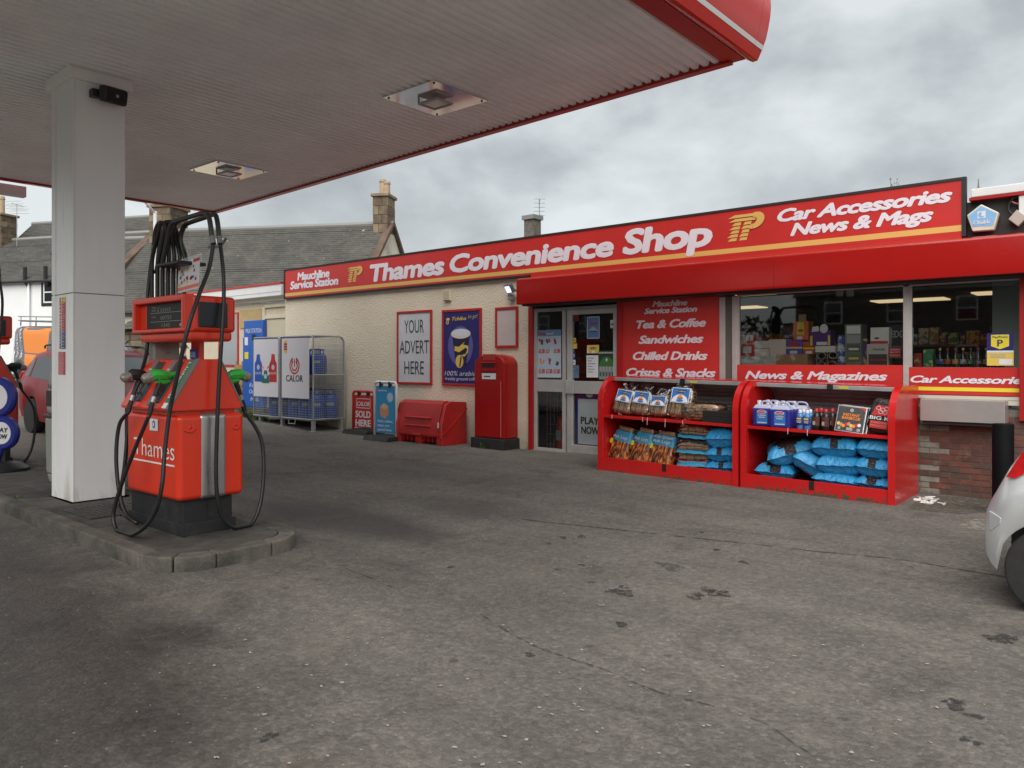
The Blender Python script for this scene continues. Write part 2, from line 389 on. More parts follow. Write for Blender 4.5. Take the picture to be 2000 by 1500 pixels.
# ================================================================ ground
def asphalt():
    m = bpy.data.materials.new('asphalt'); m.use_nodes = True; t = m.node_tree; b = bsdf(m)
    pos = N(t, 'ShaderNodeNewGeometry').outputs['Position']
    def noi(sc, det=6, ro=0.6, dist=0.0, vec=pos):
        n = N(t, 'ShaderNodeTexNoise'); n.inputs['Scale'].default_value = sc; n.inputs['Detail'].default_value = det
        n.inputs['Roughness'].default_value = ro; n.inputs['Distortion'].default_value = dist; t.links.new(vec, n.inputs['Vector']); return n.outputs[0]
    def ramp(x, *st):
        r = N(t, 'ShaderNodeValToRGB'); t.links.new(x, r.inputs[0]); el = r.color_ramp.elements
        el[0].position, el[0].color = st[0][0], (*st[0][1], 1); el[1].position, el[1].color = st[-1][0], (*st[-1][1], 1)
        for p, c in st[1:-1]: q = el.new(p); q.color = (*c, 1)
        return r.outputs[0]
    def g(v): return (v, v, v)
    def mixc(f, a, c, mode='MIX'):
        x = N(t, 'ShaderNodeMixRGB', blend_type=mode)
        for i, q in ((0, f), (1, a), (2, c)):
            if isinstance(q, tuple): x.inputs[i].default_value = (*q, 1)
            elif isinstance(q, (int, float)): x.inputs[i].default_value = q
            else: t.links.new(q, x.inputs[i])
        return x.outputs[0]
    base = ramp(noi(0.55, 10, 0.68), (0.32, (0.108, 0.097, 0.086)), (0.5, (0.134, 0.121, 0.107)), (0.68, (0.168, 0.151, 0.132)))
    mid = ramp(noi(16.0, 9, 0.82), (0.36, g(0.74)), (0.64, g(1.28))); base = mixc(1.0, base, mid, 'MULTIPLY')
    mpl = N(t, 'ShaderNodeMapping'); mpl.inputs['Scale'].default_value = (0.35, 2.2, 1); t.links.new(pos, mpl.inputs[0])
    lane = ramp(noi(0.8, 7, 0.65, 0.3, mpl.outputs[0]), (0.38, g(0.87)), (0.62, g(1.10))); base = mixc(1.0, base, lane, 'MULTIPLY')
    # aggregate
    vo = N(t, 'ShaderNodeTexVoronoi'); vo.inputs['Scale'].default_value = 46; t.links.new(pos, vo.inputs['Vector'])
    agg = ramp(vo.outputs['Color'], (0.0, g(0.55)), (0.6, g(0.95)), (1.0, g(1.6)))
    c = mixc(0.55, base, mixc(1.0, base, agg, 'MULTIPLY'))
    fine = ramp(noi(160, 3, 0.7), (0.35, g(0.68)), (0.65, g(1.28)))
    c = mixc(0.6, c, mixc(1.0, c, fine, 'MULTIPLY'))
    # worn pale patches and dark oily ones
    pm = ramp(noi(1.7, 10, 0.78, 0.6), (0.54, g(0)), (0.64, g(1)))
    c = mixc(mth(t, 'MULTIPLY', pm, 0.33), c, (0.225, 0.197, 0.155))
    dm = ramp(noi(0.9, 10, 0.76, 0.9), (0.53, g(0)), (0.64, g(1)))
    c = mixc(mth(t, 'MULTIPLY', dm, 0.6), c, mixc(1.0, c, (0.5, 0.47, 0.46), 'MULTIPLY'))
    # spilt fuel and tyre rubber in the bays either side of the pump island
    sx = N(t, 'ShaderNodeSeparateXYZ'); t.links.new(pos, sx.inputs[0])
    def gauss(yc, wy, xc, wx):
        a = mth(t, 'DIVIDE', mth(t, 'SUBTRACT', sx.outputs[1], yc), wy); bq = mth(t, 'DIVIDE', mth(t, 'SUBTRACT', sx.outputs[0], xc), wx)
        s2 = mth(t, 'ADD', mth(t, 'MULTIPLY', a, a), mth(t, 'MULTIPLY', bq, bq)); return mth(t, 'POWER', 2.718, mth(t, 'MULTIPLY', s2, -1.0))
    fm = mth(t, 'ADD', mth(t, 'MULTIPLY', gauss(1.3, 1.0, -4.8, 2.4), 1.25), mth(t, 'ADD', gauss(1.9, 0.8, -8.5, 3.0), mth(t, 'ADD', mth(t, 'MULTIPLY', gauss(4.9, 0.45, -6.6, 1.5), 1.6), mth(t, 'MULTIPLY', gauss(6.3, 0.7, -6.0, 1.1), 0.7))))
    fm = mth(t, 'ADD', fm, mth(t, 'MULTIPLY', mth(t, 'SUBTRACT', noi(1.9, 10, 0.75, 0.6), 0.5), 1.5)); fm = ramp(fm, (0.30, g(0)), (0.95, g(1)))
    c = mixc(mth(t, 'MULTIPLY', fm, 0.92), c, mixc(1.0, c, (0.36, 0.34, 0.34), 'MULTIPLY'))
    # sparse drips and chewing gum
    for scl, thr, colr, seed in ((1.3, 0.040, (0.050, 0.047, 0.045), 3.0), (2.6, 0.017, (0.40, 0.37, 0.32), 9.0), (6.0, 0.022, (0.42, 0.39, 0.34), 21.0)):
        mp = N(t, 'ShaderNodeMapping'); mp.inputs['Location'].default_value = (seed, seed * 0.7, 0); t.links.new(pos, mp.inputs[0])
        wob = N(t, 'ShaderNodeVectorMath', operation='ADD'); t.links.new(mp.outputs[0], wob.inputs[0])
        nn = N(t, 'ShaderNodeTexNoise'); nn.inputs['Scale'].default_value = 14; t.links.new(pos, nn.inputs['Vector'])
        sc2 = N(t, 'ShaderNodeVectorMath', operation='SCALE'); sc2.inputs['Scale'].default_value = 0.06; t.links.new(nn.outputs['Color'], sc2.inputs[0]); t.links.new(sc2.outputs[0], wob.inputs[1])
        v2 = N(t, 'ShaderNodeTexVoronoi'); v2.inputs['Scale'].default_value = scl; v2.voronoi_dimensions = '2D'; t.links.new(wob.outputs[0], v2.inputs['Vector'])
        k = ramp(v2.outputs['Distance'], (thr * 0.8, g(1)), (thr, g(0)))
        pick = ramp(v2.outputs['Color'], (0.50, g(0)), (0.52, g(1)))
        c = mixc(mth(t, 'MULTIPLY', mth(t, 'MULTIPLY', k, pick), 0.6), c, colr)
    # broken hairline cracking
    cv = N(t, 'ShaderNodeTexVoronoi', feature='DISTANCE_TO_EDGE'); cv.inputs['Scale'].default_value = 0.42; cv.voronoi_dimensions = '2D'
    wv = N(t, 'ShaderNodeVectorMath', operation='ADD'); t.links.new(pos, wv.inputs[0])
    nn = N(t, 'ShaderNodeTexNoise'); nn.inputs['Scale'].default_value = 1.6; nn.inputs['Detail'].default_value = 6; t.links.new(pos, nn.inputs['Vector'])
    sc2 = N(t, 'ShaderNodeVectorMath', operation='SCALE'); sc2.inputs['Scale'].default_value = 0.8; t.links.new(nn.outputs['Color'], sc2.inputs[0]); t.links.new(sc2.outputs[0], wv.inputs[1]); t.links.new(wv.outputs[0], cv.inputs['Vector'])
    ck = ramp(cv.outputs['Distance'], (0.0025, g(1)), (0.0065, g(0)))
    ckm = ramp(noi(0.8, 3), (0.52, g(0)), (0.60, g(1)))
    c = mixc(mth(t, 'MULTIPLY', mth(t, 'MULTIPLY', ck, ckm), 0.3), c, (0.04, 0.037, 0.034))
    t.links.new(c, b.inputs['Base Color'])
    ro = ramp(fm, (0.0, g(0.9)), (0.8, g(0.62))); t.links.new(ro, b.inputs['Roughness'])
    bp = N(t, 'ShaderNodeBump'); bp.inputs['Strength'].default_value = 0.55; bp.inputs['Distance'].default_value = 0.012
    hs = mth(t, 'ADD', mth(t, 'MULTIPLY', noi(90, 4, 0.7), 0.6), mth(t, 'MULTIPLY', vo.outputs['Distance'], -0.6)); t.links.new(hs, bp.inputs['Height']); t.links.new(bp.outputs[0], b.inputs['Normal'])
    return m
asph = asphalt()
b = MB()
xs = [-900, -34, -24, -14, -8, 0, 14, 900]; ys = [-900, -40, -10, 0, 10, 40, 900]
vs = [(x, y, zg(x)) for x in xs for y in ys]; ny = len(ys)
b.add(vs, [(i*ny+j, (i+1)*ny+j, (i+1)*ny+j+1, i*ny+j+1) for i in range(len(xs)-1) for j in range(ny-1)])
ground = tag(b.build('ground', asph), kind='structure')

def ground_strip(name, pix, wdt, m, dz=0.004, jit=0.3):
    pts = [onG(*p) for p in pix]; pts = smooth_path(pts, 10); vs = []
    for i, p in enumerate(pts):
        t = (pts[min(i + 1, len(pts) - 1)] - pts[max(i - 1, 0)]).normalized(); nrm = Vector((-t.y, t.x, 0))
        ww = wdt * (1 + jit * (noise.noise(p * 7.3))) * 0.5; off = nrm * noise.noise(p * 5.1 + Vector((9, 2, 0))) * 0.015
        for sgn in (-1, 1): q = p + off + nrm * ww * sgn; vs.append((q.x, q.y, zg(q.x) + dz))
    b = MB(); b.add(vs, [(2*i, 2*i+1, 2*i+3, 2*i+2) for i in range(len(pts) - 1)])
    o = b.build(name, m, ground); return o
tar = mat('tar_seam', (0.050, 0.047, 0.043), 0.85, var=0.4, vscale=9, fray=9)
oil = mat('oil_spot', (0.036, 0.034, 0.034), 0.55, var=0.3, vscale=9, fray=26)
crackm = mat('crack_dirt', (0.060, 0.054, 0.048), 0.9, var=0.4, vscale=15, fray=14)
ground_strip('tar_seam', [(1020, 1015), (1150, 1029), (1300, 1045), (1450, 1061), (1600, 1078), (1750, 1092), (1935, 1123)], 0.035, tar)
ground_strip('tar_seam', [(1935, 1123), (1985, 1130), (2080, 1140)], 0.035, tar)
ground_strip('crack', [(940, 1200), (1000, 1240), (1060, 1268), (1130, 1292), (1200, 1318), (1240, 1335), (1300, 1356), (1395, 1382)], 0.014, crackm)
ground_strip('crack', [(660, 1105), (710, 1125), (765, 1147)], 0.012, crackm)
ground_strip('crack', [(1450, 1400), (1500, 1420), (1580, 1470), (1660, 1500)], 0.010, crackm)
def spot(px, py, r, m, name='oil_spot', asp=1.0, seed=0):
    c = onG(px, py); rnd = random.Random(seed); n = 26; pts = []; ph = [rnd.uniform(0, 6.28) for _ in range(5)]
    for i in range(n):
        a = 2 * PI * i / n; rr = r * (1 + 0.25 * math.sin(2*a+ph[0]) + 0.18 * math.sin(3*a+ph[1]) + 0.14 * math.sin(5*a+ph[2]) + 0.10 * math.sin(9*a+ph[3]))
        x = c.x + math.cos(a) * rr * asp; y = c.y + math.sin(a) * rr; pts.append((x, y, zg(x) + 0.0035))
    b = MB(); b.poly(pts); return b.build(name, m, ground)
for i, (px, py, r) in enumerate([(1212, 1157, 0.085), (1218, 1147, 0.035), (1357, 1164, 0.07), (1398, 1158, 0.075), (1382, 1152, 0.05), (1415, 1163, 0.045), (1345, 1166, 0.03),
        (1135, 1049, 0.05), (1100, 1050, 0.04), (1072, 1062, 0.035), (1135, 1104, 0.03), (1156, 1138, 0.028), (1401, 1074, 0.035), (1452, 1099, 0.04), (1215, 1220, 0.045), (1090, 1113, 0.03),
        (1865, 1376, 0.06), (1955, 1248, 0.085), (1905, 1400, 0.035), (1890, 1444, 0.03), (1910, 1453, 0.02), (525, 1440, 0.035), (1035, 1280, 0.03), (1370, 1040, 0.03), (880, 1108, 0.03)]):
    spot(px, py, r, oil, seed=i + 3)
pale_patch = mat('pale_cement_patch', (0.27, 0.25, 0.21), 0.9, var=0.15, vscale=8, fray=11)
spot(1310, 1107, 0.10, mat('old_stain', (0.085, 0.080, 0.074), 0.9, var=0.2, fray=18), 'old_stain', 1.2, 40)
b = MB(); q = [onG(*p) for p in ((1862, 1031), (1905, 1014), (1985, 1016), (2060, 1030), (1995, 1040), (1925, 1038))]
b.poly([(p.x, p.y, p.z + 0.005) for p in q]); b.build('cement_patch', pale_patch, ground)
moss = mat('moss_dirt', (0.105, 0.098, 0.072), 0.95, var=0.4, vscale=14, fray=12)
b = MB(); q = [onG(*p) for p in ((1795, 978), (1830, 968), (1940, 978), (1938, 1000), (1880, 1004), (1810, 1000), (1770, 992))]
b.poly([(p.x, min(p.y, 10.84), zg(p.x) + 0.0045) for p in q]); b.build('dirt_strip', moss, ground)
# small pale litter scattered on the tarmac
def fleck_mesh(pts, m, name, label, rng=(0.006, 0.015)):
    rnd = random.Random(5); b = MB()
    for (px, py) in pts:
        c = onG(px, py); r = rnd.uniform(*rng); a0 = rnd.uniform(0, 6); ast = rnd.uniform(0.4, 1.0); z = zg(c.x) + 0.004; n = 6; vs = []
        for k in range(n):
            a = a0 + 2 * PI * k / n; rr = r * rnd.uniform(0.6, 1.2); vs.append((c.x + math.cos(a) * rr, c.y + math.sin(a) * rr * ast, z + rnd.uniform(0, 0.004)))
        b.poly(vs)
    o = b.build(name, m); tag(o, label, 'litter', kind='stuff'); return o
rnd = random.Random(77); pts = [(1028, 1446), (1185, 1178), (1178, 1183), (1486, 1312), (18, 1130), (605, 1088), (640, 1117), (750, 1216), (718, 1258), (686, 1343), (668, 1335), (610, 1419), (478, 1252), (370, 1298), (312, 1316), (390, 1177), (1870, 1204), (1875, 1266), (1790, 1200), (880, 1270), (600, 1300)]
pts += [(rnd.uniform(380, 1950), 700 + 800 * rnd.random() ** 0.55) for _ in range(150)]
def free(p):
    if p[1] < 900 + 0.0 * p[0]: return False
    g = onG(*p); return g.y < 9.4 and not (2.4 < g.y < 4.4 and g.x < -5.4) and not (g.x > -1.3 and g.y > 5)
fleck_mesh([p for p in pts if free(p)], mat('pale_litter', (0.32, 0.295, 0.25), 0.8, var=0.3, vscale=20), 'litter_flecks', 'tiny pale litter and gum flecks scattered on the tarmac')
b = MB(); rnd = random.Random(31)
for i in range(34):
    c = onG(rnd.gauss(1812, 12), 978 + rnd.uniform(-6, 8)); s = rnd.uniform(0.012, 0.045); M = Matrix.Translation((c.x, min(c.y, 10.7), zg(c.x) + s * 0.3)) @ Matrix.Rotation(rnd.uniform(0, 6), 4, 'Z') @ Matrix.Rotation(rnd.uniform(-0.8, 0.8), 4, 'X')
    b.box(-s, s, -s * 0.5, s * 0.5, -s * 0.15, s * 0.15, M)
tag(b.build('litter_heap', mat('litter_white', (0.62, 0.60, 0.58), 0.7, var=0.35, vscale=25)), 'heap of torn white and pink paper litter against the brick wall', 'litter', kind='stuff')

# ================================================================ pump island
island = tag(thing('pump_island', None, None, (-10, 3.4, 0)), kind='structure')
KY0, KY1, KX1, KX0, KH, KW = 2.70, 4.04, -5.62, -17.0, 0.12, 0.15
def kerb_piece(poly, nm='kerb_stone'):
    b = MB(); n = len(poly)
    vs = [(x, y, zg(x) - 0.05) for x, y in poly] + [(x, y, zg(x) + KH) for x, y in poly]
    b.add(vs, [tuple(range(n - 1, -1, -1)), tuple(range(n, 2 * n))] + [(i, (i + 1) % n, n + (i + 1) % n, n + i) for i in range(n)])
    return b.build(nm, concrete, island, bevel=0.016, seg=2)
J = 0.006
x = -6.16
while x > KX0:
    x2 = max(KX0, x - 0.915)
    for (ya, yb) in ((KY0, KY0 + KW), (KY1 - KW, KY1)): kerb_piece([(x2 + J, ya), (x - J, ya), (x - J, yb), (x2 + J, yb)])
    x = x2
def arc_piece(cx, cy, r0, r1, a0, a1, n=5):
    kerb_piece([(cx + math.cos(a0+(a1-a0)*i/n)*r1, cy + math.sin(a0+(a1-a0)*i/n)*r1) for i in range(n+1)] + [(cx + math.cos(a1+(a0-a1)*i/n)*r0, cy + math.sin(a1+(a0-a1)*i/n)*r0) for i in range(n+1)])
RC = 0.42
cx = -6.16 ; 
arc_piece(cx + 0.01, KY0 + RC, RC - KW, RC, -PI/2, -PI/4 - 0.012); arc_piece(cx + 0.01, KY0 + RC, RC - KW, RC, -PI/4 + 0.012, 0)
arc_piece(cx + 0.01, KY1 - RC, RC - KW, RC, 0.0, PI/4 - 0.012); arc_piece(cx + 0.01, KY1 - RC, RC - KW, RC, PI/4 + 0.012, PI/2)
xe = cx + 0.01 + RC
kerb_piece([(xe - KW, KY0 + RC + J), (xe, KY0 + RC + J), (xe, KY1 - RC - J), (xe - KW, KY1 - RC - J)])
# bedding and slabs
bed = MB(); bed.box(KX0 + 0.02, -6.3, KY0 + KW + 0.005, KY1 - KW - 0.005, -0.3, 0.04); bed.box(-6.3, xe - KW - 0.004, KY0 + RC, KY1 - RC, -0.3, 0.04); bed.build('slab_bed', paving, island)
ROWS = [(KY0 + KW + 0.008, 3.215), (3.225, 3.615), (3.625, KY1 - KW - 0.008)]
for r, (ya, yb) in enumerate(ROWS):
    x = -6.17; k = 0
    while x > KX0 + 0.1:
        x2 = max(KX0 + 0.03, x - 0.6 if (k or r != 1) else x - 0.35); dz = random.uniform(-0.005, 0.004)
        b = MB(); z1 = KH - 0.004 + dz
        vs = []
        for zz in (0.0, z1):
            for (xa, yy) in ((x2 + 0.004, ya), (x - 0.004, ya), (x - 0.004, yb), (x2 + 0.004, yb)): vs.append((xa, yy, zg(xa) + zz))
        b.add(vs, [(3,2,1,0),(4,5,6,7),(0,1,5,4),(1,2,6,5),(2,3,7,6),(3,0,4,7)]); b.build('paving_slab', paving, island, bevel=0.005, seg=1)
        x = x2; k += 1
b = MB()
pts = [(-6.162, KY0 + KW + 0.008)] + [(cx + 0.01 + math.cos(-PI/2 + PI/2*i/6)*(RC-KW-0.008), KY0 + RC + math.sin(-PI/2+PI/2*i/6)*(RC-KW-0.008)) for i in range(7)] + [(cx + 0.01 + math.cos(PI/2*i/6)*(RC-KW-0.008), KY1 - RC + math.sin(PI/2*i/6)*(RC-KW-0.008)) for i in range(7)] + [(-6.162, KY1 - KW - 0.008)]
n = len(pts); b.add([(x, y, zg(x)) for x, y in pts] + [(x, y, zg(x) + KH - 0.005) for x, y in pts], [tuple(range(n, 2*n))] + [(i, (i+1) % n, n+(i+1) % n, n+i) for i in range(n)]); b.build('paving_slab', paving, island)
# iron chequer cover behind the column
cov = MB(); cov.box(-8.45, -7.75, 2.95, 3.5, zg(-8.1) + KH - 0.002, zg(-8.1) + KH + 0.006)
for i in range(12):
    for j in range(9): cov.box(-8.42 + i * 0.055, -8.385 + i * 0.055, 2.98 + j * 0.057, 2.995 + j * 0.057, zg(-8.1) + KH + 0.006, zg(-8.1) + KH + 0.01, None)
cov.build('inspection_cover', mat('cast_iron', (0.07, 0.065, 0.06), 0.6, 0.5, var=0.3, vscale=15), island)

# ================================================================ canopy
SOF = 4.70
CX0, CX1 = -14.92, -3.47
def cye(x): return 7.46 + (x - CX1) * (-0.054)
canopy = thing('forecourt_canopy', 'large petrol station canopy with ribbed white ceiling and red rounded fascia', 'canopy', (-9.07, 3.42, 0))
sof_m = mat('soffit_white', (0.86, 0.88, 0.885), 0.4, var=0.10, vscale=0.9, rvar=0.06)
sof_rec = mat('soffit_shadow_gap', (0.42, 0.395, 0.375), 0.6)
CYB = -1.0
PIT = 0.1175; npl = int((CX1 - CX0) / PIT); PIT = (CX1 - CX0) / npl
b = MB(); LEN = cye(CX1) - CYB
prof = [(0.0, 0.0), (0.052, 0.0), (0.066, 0.042), (0.102, 0.042), (PIT - 0.0006, 0.0006)]
vs = [(px, 0, pz) for px, pz in prof] + [(px, -LEN, pz) for px, pz in prof]; n = len(prof)
b.add(vs, [(i, i + 1, n + i + 1, n + i) for i in range(n - 1)])
me = b.mesh('soffit_plank'); me.materials.append(sof_m)
for i in range(npl):
    o = bpy.data.objects.new('soffit_plank', me); link(o, canopy)
    x = CX0 + i * PIT; o.location = Vector((x, cye(x), SOF)) - ORG[canopy.name]
b = MB(); b.add([(CX0, CYB, SOF + 0.06), (CX1, CYB, SOF + 0.06), (CX1, cye(CX1) - 0.03, SOF + 0.06), (CX0, cye(CX0) - 0.03, SOF + 0.06)], [(0, 1, 2, 3)])
b.add([(CX0, CYB, SOF + 0.9), (CX1, CYB, SOF + 0.9), (CX1, cye(CX1), SOF + 0.9), (CX0, cye(CX0), SOF + 0.9)], [(0, 1, 2, 3)]); b.build('deck', sof_rec, canopy)
# edge trim under the shop-side edge and the two ends
trim_m = mat('canopy_trim_red', (0.36, 0.012, 0.012), 0.3, var=0.06)
def edge_box(p, q, w0, w1, z0, z1, nm, m):
    p = Vector((*p, 0)); q = Vector((*q, 0)); t = (q - p).normalized(); nn = Vector((t.y, -t.x, 0)); b = MB()
    vs = []
    for zz in (z0, z1):
        for (e_, ww) in ((p, w0), (q, w0), (q, w1), (p, w1)): c = e_ + nn * ww; vs.append((c.x, c.y, zz))
    b.add(vs, [(3,2,1,0),(4,5,6,7),(0,1,5,4),(1,2,6,5),(2,3,7,6),(3,0,4,7)]); return b.build(nm, m, canopy)
A, B_, C_, D_ = (CX1, cye(CX1)), (CX0, cye(CX0)), (CX0, CYB), (CX1, CYB)
edge_box((A[0] + 0.05, A[1]), (B_[0] - 0.05, B_[1]), -0.02, 0.075, SOF - 0.03, SOF + 0.05, 'edge_trim', trim_m)
edge_box((B_[0], B_[1] + 0.06), C_, -0.02, 0.08, SOF - 0.034, SOF + 0.05, 'edge_trim', trim_m)
edge_box(D_, (A[0], A[1] + 0.06), -0.02, 0.19, SOF - 0.012, SOF + 0.07, 'edge_trim', trim_m)
# barrel fascia: profile bulging outwards, lower lip just outside the trim
FPR = [(0.16, 0.015), (0.25, -0.04), (0.30, -0.035), (0.345, 0.055), (0.362, 0.095), (0.385, 0.15), (0.41, 0.25), (0.43, 0.36), (0.44, 0.46), (0.43, 0.62), (0.39, 0.78), (0.31, 0.90), (0.20, 0.95)]
def fascia(path, prof, m, nm, off=0.0):
    b = MB(); k = len(path); n = len(prof); vs = []
    for i, p in enumerate(path):
        p0 = Vector(path[max(i-1, 0)]); p1 = Vector(path[min(i+1, k-1)]); p = Vector(p)
        d0 = (p - p0).normalized() if i else (p1 - p).normalized(); d1 = (p1 - p).normalized() if i < k-1 else d0
        n0 = Vector((d0.y, -d0.x)); n1 = Vector((d1.y, -d1.x)); nn = (n0 + n1).normalized(); sc_ = 1 / max(0.3, nn.dot(n0))
        for (oo, zz) in prof: q = p + nn * (oo + off) * sc_; vs.append((q.x, q.y, SOF + zz))
    b.add(vs, [(i*n+j, (i+1)*n+j, (i+1)*n+j+1, i*n+j+1) for i in range(k-1) for j in range(n-1)])
    return b.build(nm, m, canopy, smooth='auto')
# shop side is shallow; the open end carries the deep barrel
# walking D -> A keeps the outside on the right hand side
path = [(D_[0], D_[1]), (A[0], A[1] - 0.12), (A[0], A[1] - 0.116)]
fascia([(CX1, CYB), (CX1, cye(CX1) - 0.08)], FPR, canopy_red, 'end_fascia')
fascia([(CX1, cye(CX1) - 0.077), (CX1, cye(CX1) + 0.11)], FPR, canopy_red, 'end_fascia_cap')
fascia([(CX1, CYB), (CX1, cye(CX1) - 0.08)], FPR[3:5], mat('stripe_white', (0.72, 0.72, 0.70), 0.3), 'fascia_stripe', 0.003)
fascia([(CX1, cye(CX1) - 0.077), (CX1, cye(CX1) + 0.11)], FPR[3:5], MATS['stripe_white'], 'fascia_stripe', 0.003)
b = MB(); yy = cye(CX1) + 0.11; b.poly([(CX1 + o_, yy, SOF + z_) for o_, z_ in FPR] + [(CX1 - 0.02, yy, SOF + 0.95), (CX1 - 0.02, yy, SOF + 0.02)]); b.build('fascia_end_plate', canopy_red, canopy)
fascia([A, B_], [(0.02, 0.03), (0.055, 0.05), (0.055, 1.05)], canopy_red, 'side_fascia') if False else None
b = MB()
for (p, q, s_) in ((A, B_, 1),):
    b.add([(p[0], p[1] + 0.05, SOF + 0.05), (q[0], q[1] + 0.05, SOF + 0.05), (q[0], q[1] + 0.05, SOF + 1.05), (p[0], p[1] + 0.05, SOF + 1.05)], [(0, 1, 2, 3)])
b.add([(CX0 - 0.05, CYB, SOF + 0.05), (CX0 - 0.05, cye(CX0) + 0.05, SOF + 0.05), (CX0 - 0.05, cye(CX0) + 0.05, SOF + 1.05), (CX0 - 0.05, CYB, SOF + 1.05)], [(0, 1, 2, 3)])
b.add([(CX0, CYB - 0.01, SOF - 0.02), (CX1 + 0.3, CYB - 0.01, SOF - 0.02), (CX1 + 0.3, CYB - 0.01, SOF + 1.05), (CX0, CYB - 0.01, SOF + 1.05)], [(0, 1, 2, 3)])
b.build('side_fascia', canopy_red, canopy)

# recessed canopy lights: mirror-like square pans with a lamp hoop
pan_m = mat('lamp_pan_mirror', (0.80, 0.80, 0.80), 0.10, 0.92, bump=0.03, bscale=2.5)
def can_light(x0, y0, label):
    t = thing('canopy_light', label, 'ceiling light', (x0 + 0.43, y0 + 0.44, SOF - 0.02), group='canopy light pans')
    b = MB(); b.box(x0, x0 + 0.86, y0, y0 + 0.88, SOF - 0.014, SOF - 0.002); b.build('pan', pan_m, t)
    c = Vector((x0 + 0.43, y0 + 0.44, SOF - 0.014)); b = MB()
    b.tube([c + Vector(p) for p in ((-0.15, -0.13, 0), (-0.15, -0.13, -0.05), (0.15, -0.13, -0.05), (0.15, 0.13, -0.05), (-0.15, 0.13, -0.05), (-0.15, -0.13, -0.05))], 0.014, 6); b.build('lamp_hoop', mat('hoop_grey', (0.36, 0.36, 0.35), 0.4), t)
    b = MB(); b.box(c.x - 0.12, c.x + 0.12, c.y - 0.10, c.y + 0.10, c.z - 0.055, c.z - 0.03); b.build('lens', mat('lamp_lens', (0.6, 0.58, 0.55), 0.15, var=0.05), t, bevel=0.01)
    for sx in (0.05, 0.81):
        for sy in (0.05, 0.83): b = MB(); b.lathe([(0.013, -0.012), (0.013, 0)], (x0 + sx, y0 + sy, SOF - 0.012), 8); b.build('bolt', black_plastic, t)
can_light(-6.98, 5.86, 'square mirror-finish canopy light pan close to the red rounded fascia')
can_light(-11.97, 6.05, 'square mirror-finish canopy light pan above and behind the red pump')
# box hanging under the far end
hb = thing('hanging_sign_box', 'plain white box sign hung at the far end of the canopy', 'sign', (-15.3, 4.2, 4.3))
p = onX(52, 372, -15.15); b = MB(); b.box(-15.3, -15.15, 2.4, p.y, p.z - 0.12, SOF - 0.04); b.build('case', mat('sign_case_grey', (0.8, 0.8, 0.8), 0.5), hb, bevel=0.01)

# ================================================================ canopy column
colm = thing('canopy_column', 'white boxed canopy column with loudspeaker and safety stickers', 'column', (-9.06, 3.43, zg(-9) + KH))
PX0, PX1, PY0, PY1 = -9.36, -8.76, 3.16, 3.71; zb = zg(-9) + KH
SEAM = 2.33
for (z0, z1) in ((zb - 0.02, SEAM - 0.004), (SEAM + 0.004, SOF - 0.10)):
    b = MB(); b.box(PX0 + 0.012, PX1 - 0.012, PY0 + 0.012, PY1 - 0.012, z0, z1); b.build('casing', post_white, colm, bevel=0.006)
    b = MB()
    for (xa, xb, ya, yb) in ((PX0, PX0 + 0.11, PY0, PY0 + 0.03), (PX1 - 0.13, PX1, PY0, PY0 + 0.02), (PX1 - 0.02, PX1, PY0 + 0.022, PY1 - 0.02)): b.box(xa, xb, ya, yb, z0, z1)
    b.build('cladding_sheet', post_white, colm, bevel=0.004)
    b = MB(); b.box(PX0 + 0.125, PX1 - 0.145, PY0 + 0.004, PY0 + 0.02, z0, z1); b.build('cladding_sheet', post_white, colm, bevel=0.004)
b = MB(); b.box(PX0 + 0.02, PX1 - 0.02, PY0 + 0.02, PY1 - 0.02, SEAM - 0.01, SEAM + 0.01); b.build('seam_backing', grey_plastic, colm)
b = MB(); b.box(PX0 - 0.05, PX1 + 0.05, PY0 - 0.05, PY1 + 0.05, SOF - 0.12, SOF + 0.004); b.build('head_collar', post_white, colm, bevel=0.008)
b = MB()
for a in range(2): b.box(PX0 - 0.02, PX1 + 0.02, PY0 - 0.02, PY1 + 0.02, zb - 0.03, zb + 0.004)
b.build('base_trim', concrete, colm)
# loudspeaker
sp_c = onX(220, 188, PX1 + 0.10); spk = thing('loudspeaker', 'black horn loudspeaker fixed near the top of the white column', 'loudspeaker', (PX1, sp_c.y, sp_c.z))
b = MB(); M = Matrix.Translation((PX1 + 0.12, sp_c.y, sp_c.z)) @ Matrix.Rotation(0.22, 4, 'Y') @ Matrix.Rotation(0.25, 4, 'Z')
b.box(-0.05, 0.06, -0.15, 0.14, -0.085, 0.085, M); b.build('horn_case', black_plastic, spk, bevel=0.03, seg=3)
b = MB(); b.prism([(-0.115, -0.06), (0.115, -0.06), (0.115, 0.06), (-0.115, 0.06)], 'X', 0.061, 0.064, M); b.build('horn_mouth', mat('horn_mouth', (0.006, 0.006, 0.006), 0.7), spk)
b = MB(); b.cyl((0.064, 0.0, 0), (0.072, 0.0, 0), 0.018, 0.016, 12, M); b.build('badge', grey_print, spk)
b = MB(); b.box(PX1, PX1 + 0.09, sp_c.y - 0.20, sp_c.y - 0.13, sp_c.z - 0.04, sp_c.z + 0.04); b.build('bracket', black_plastic, spk)
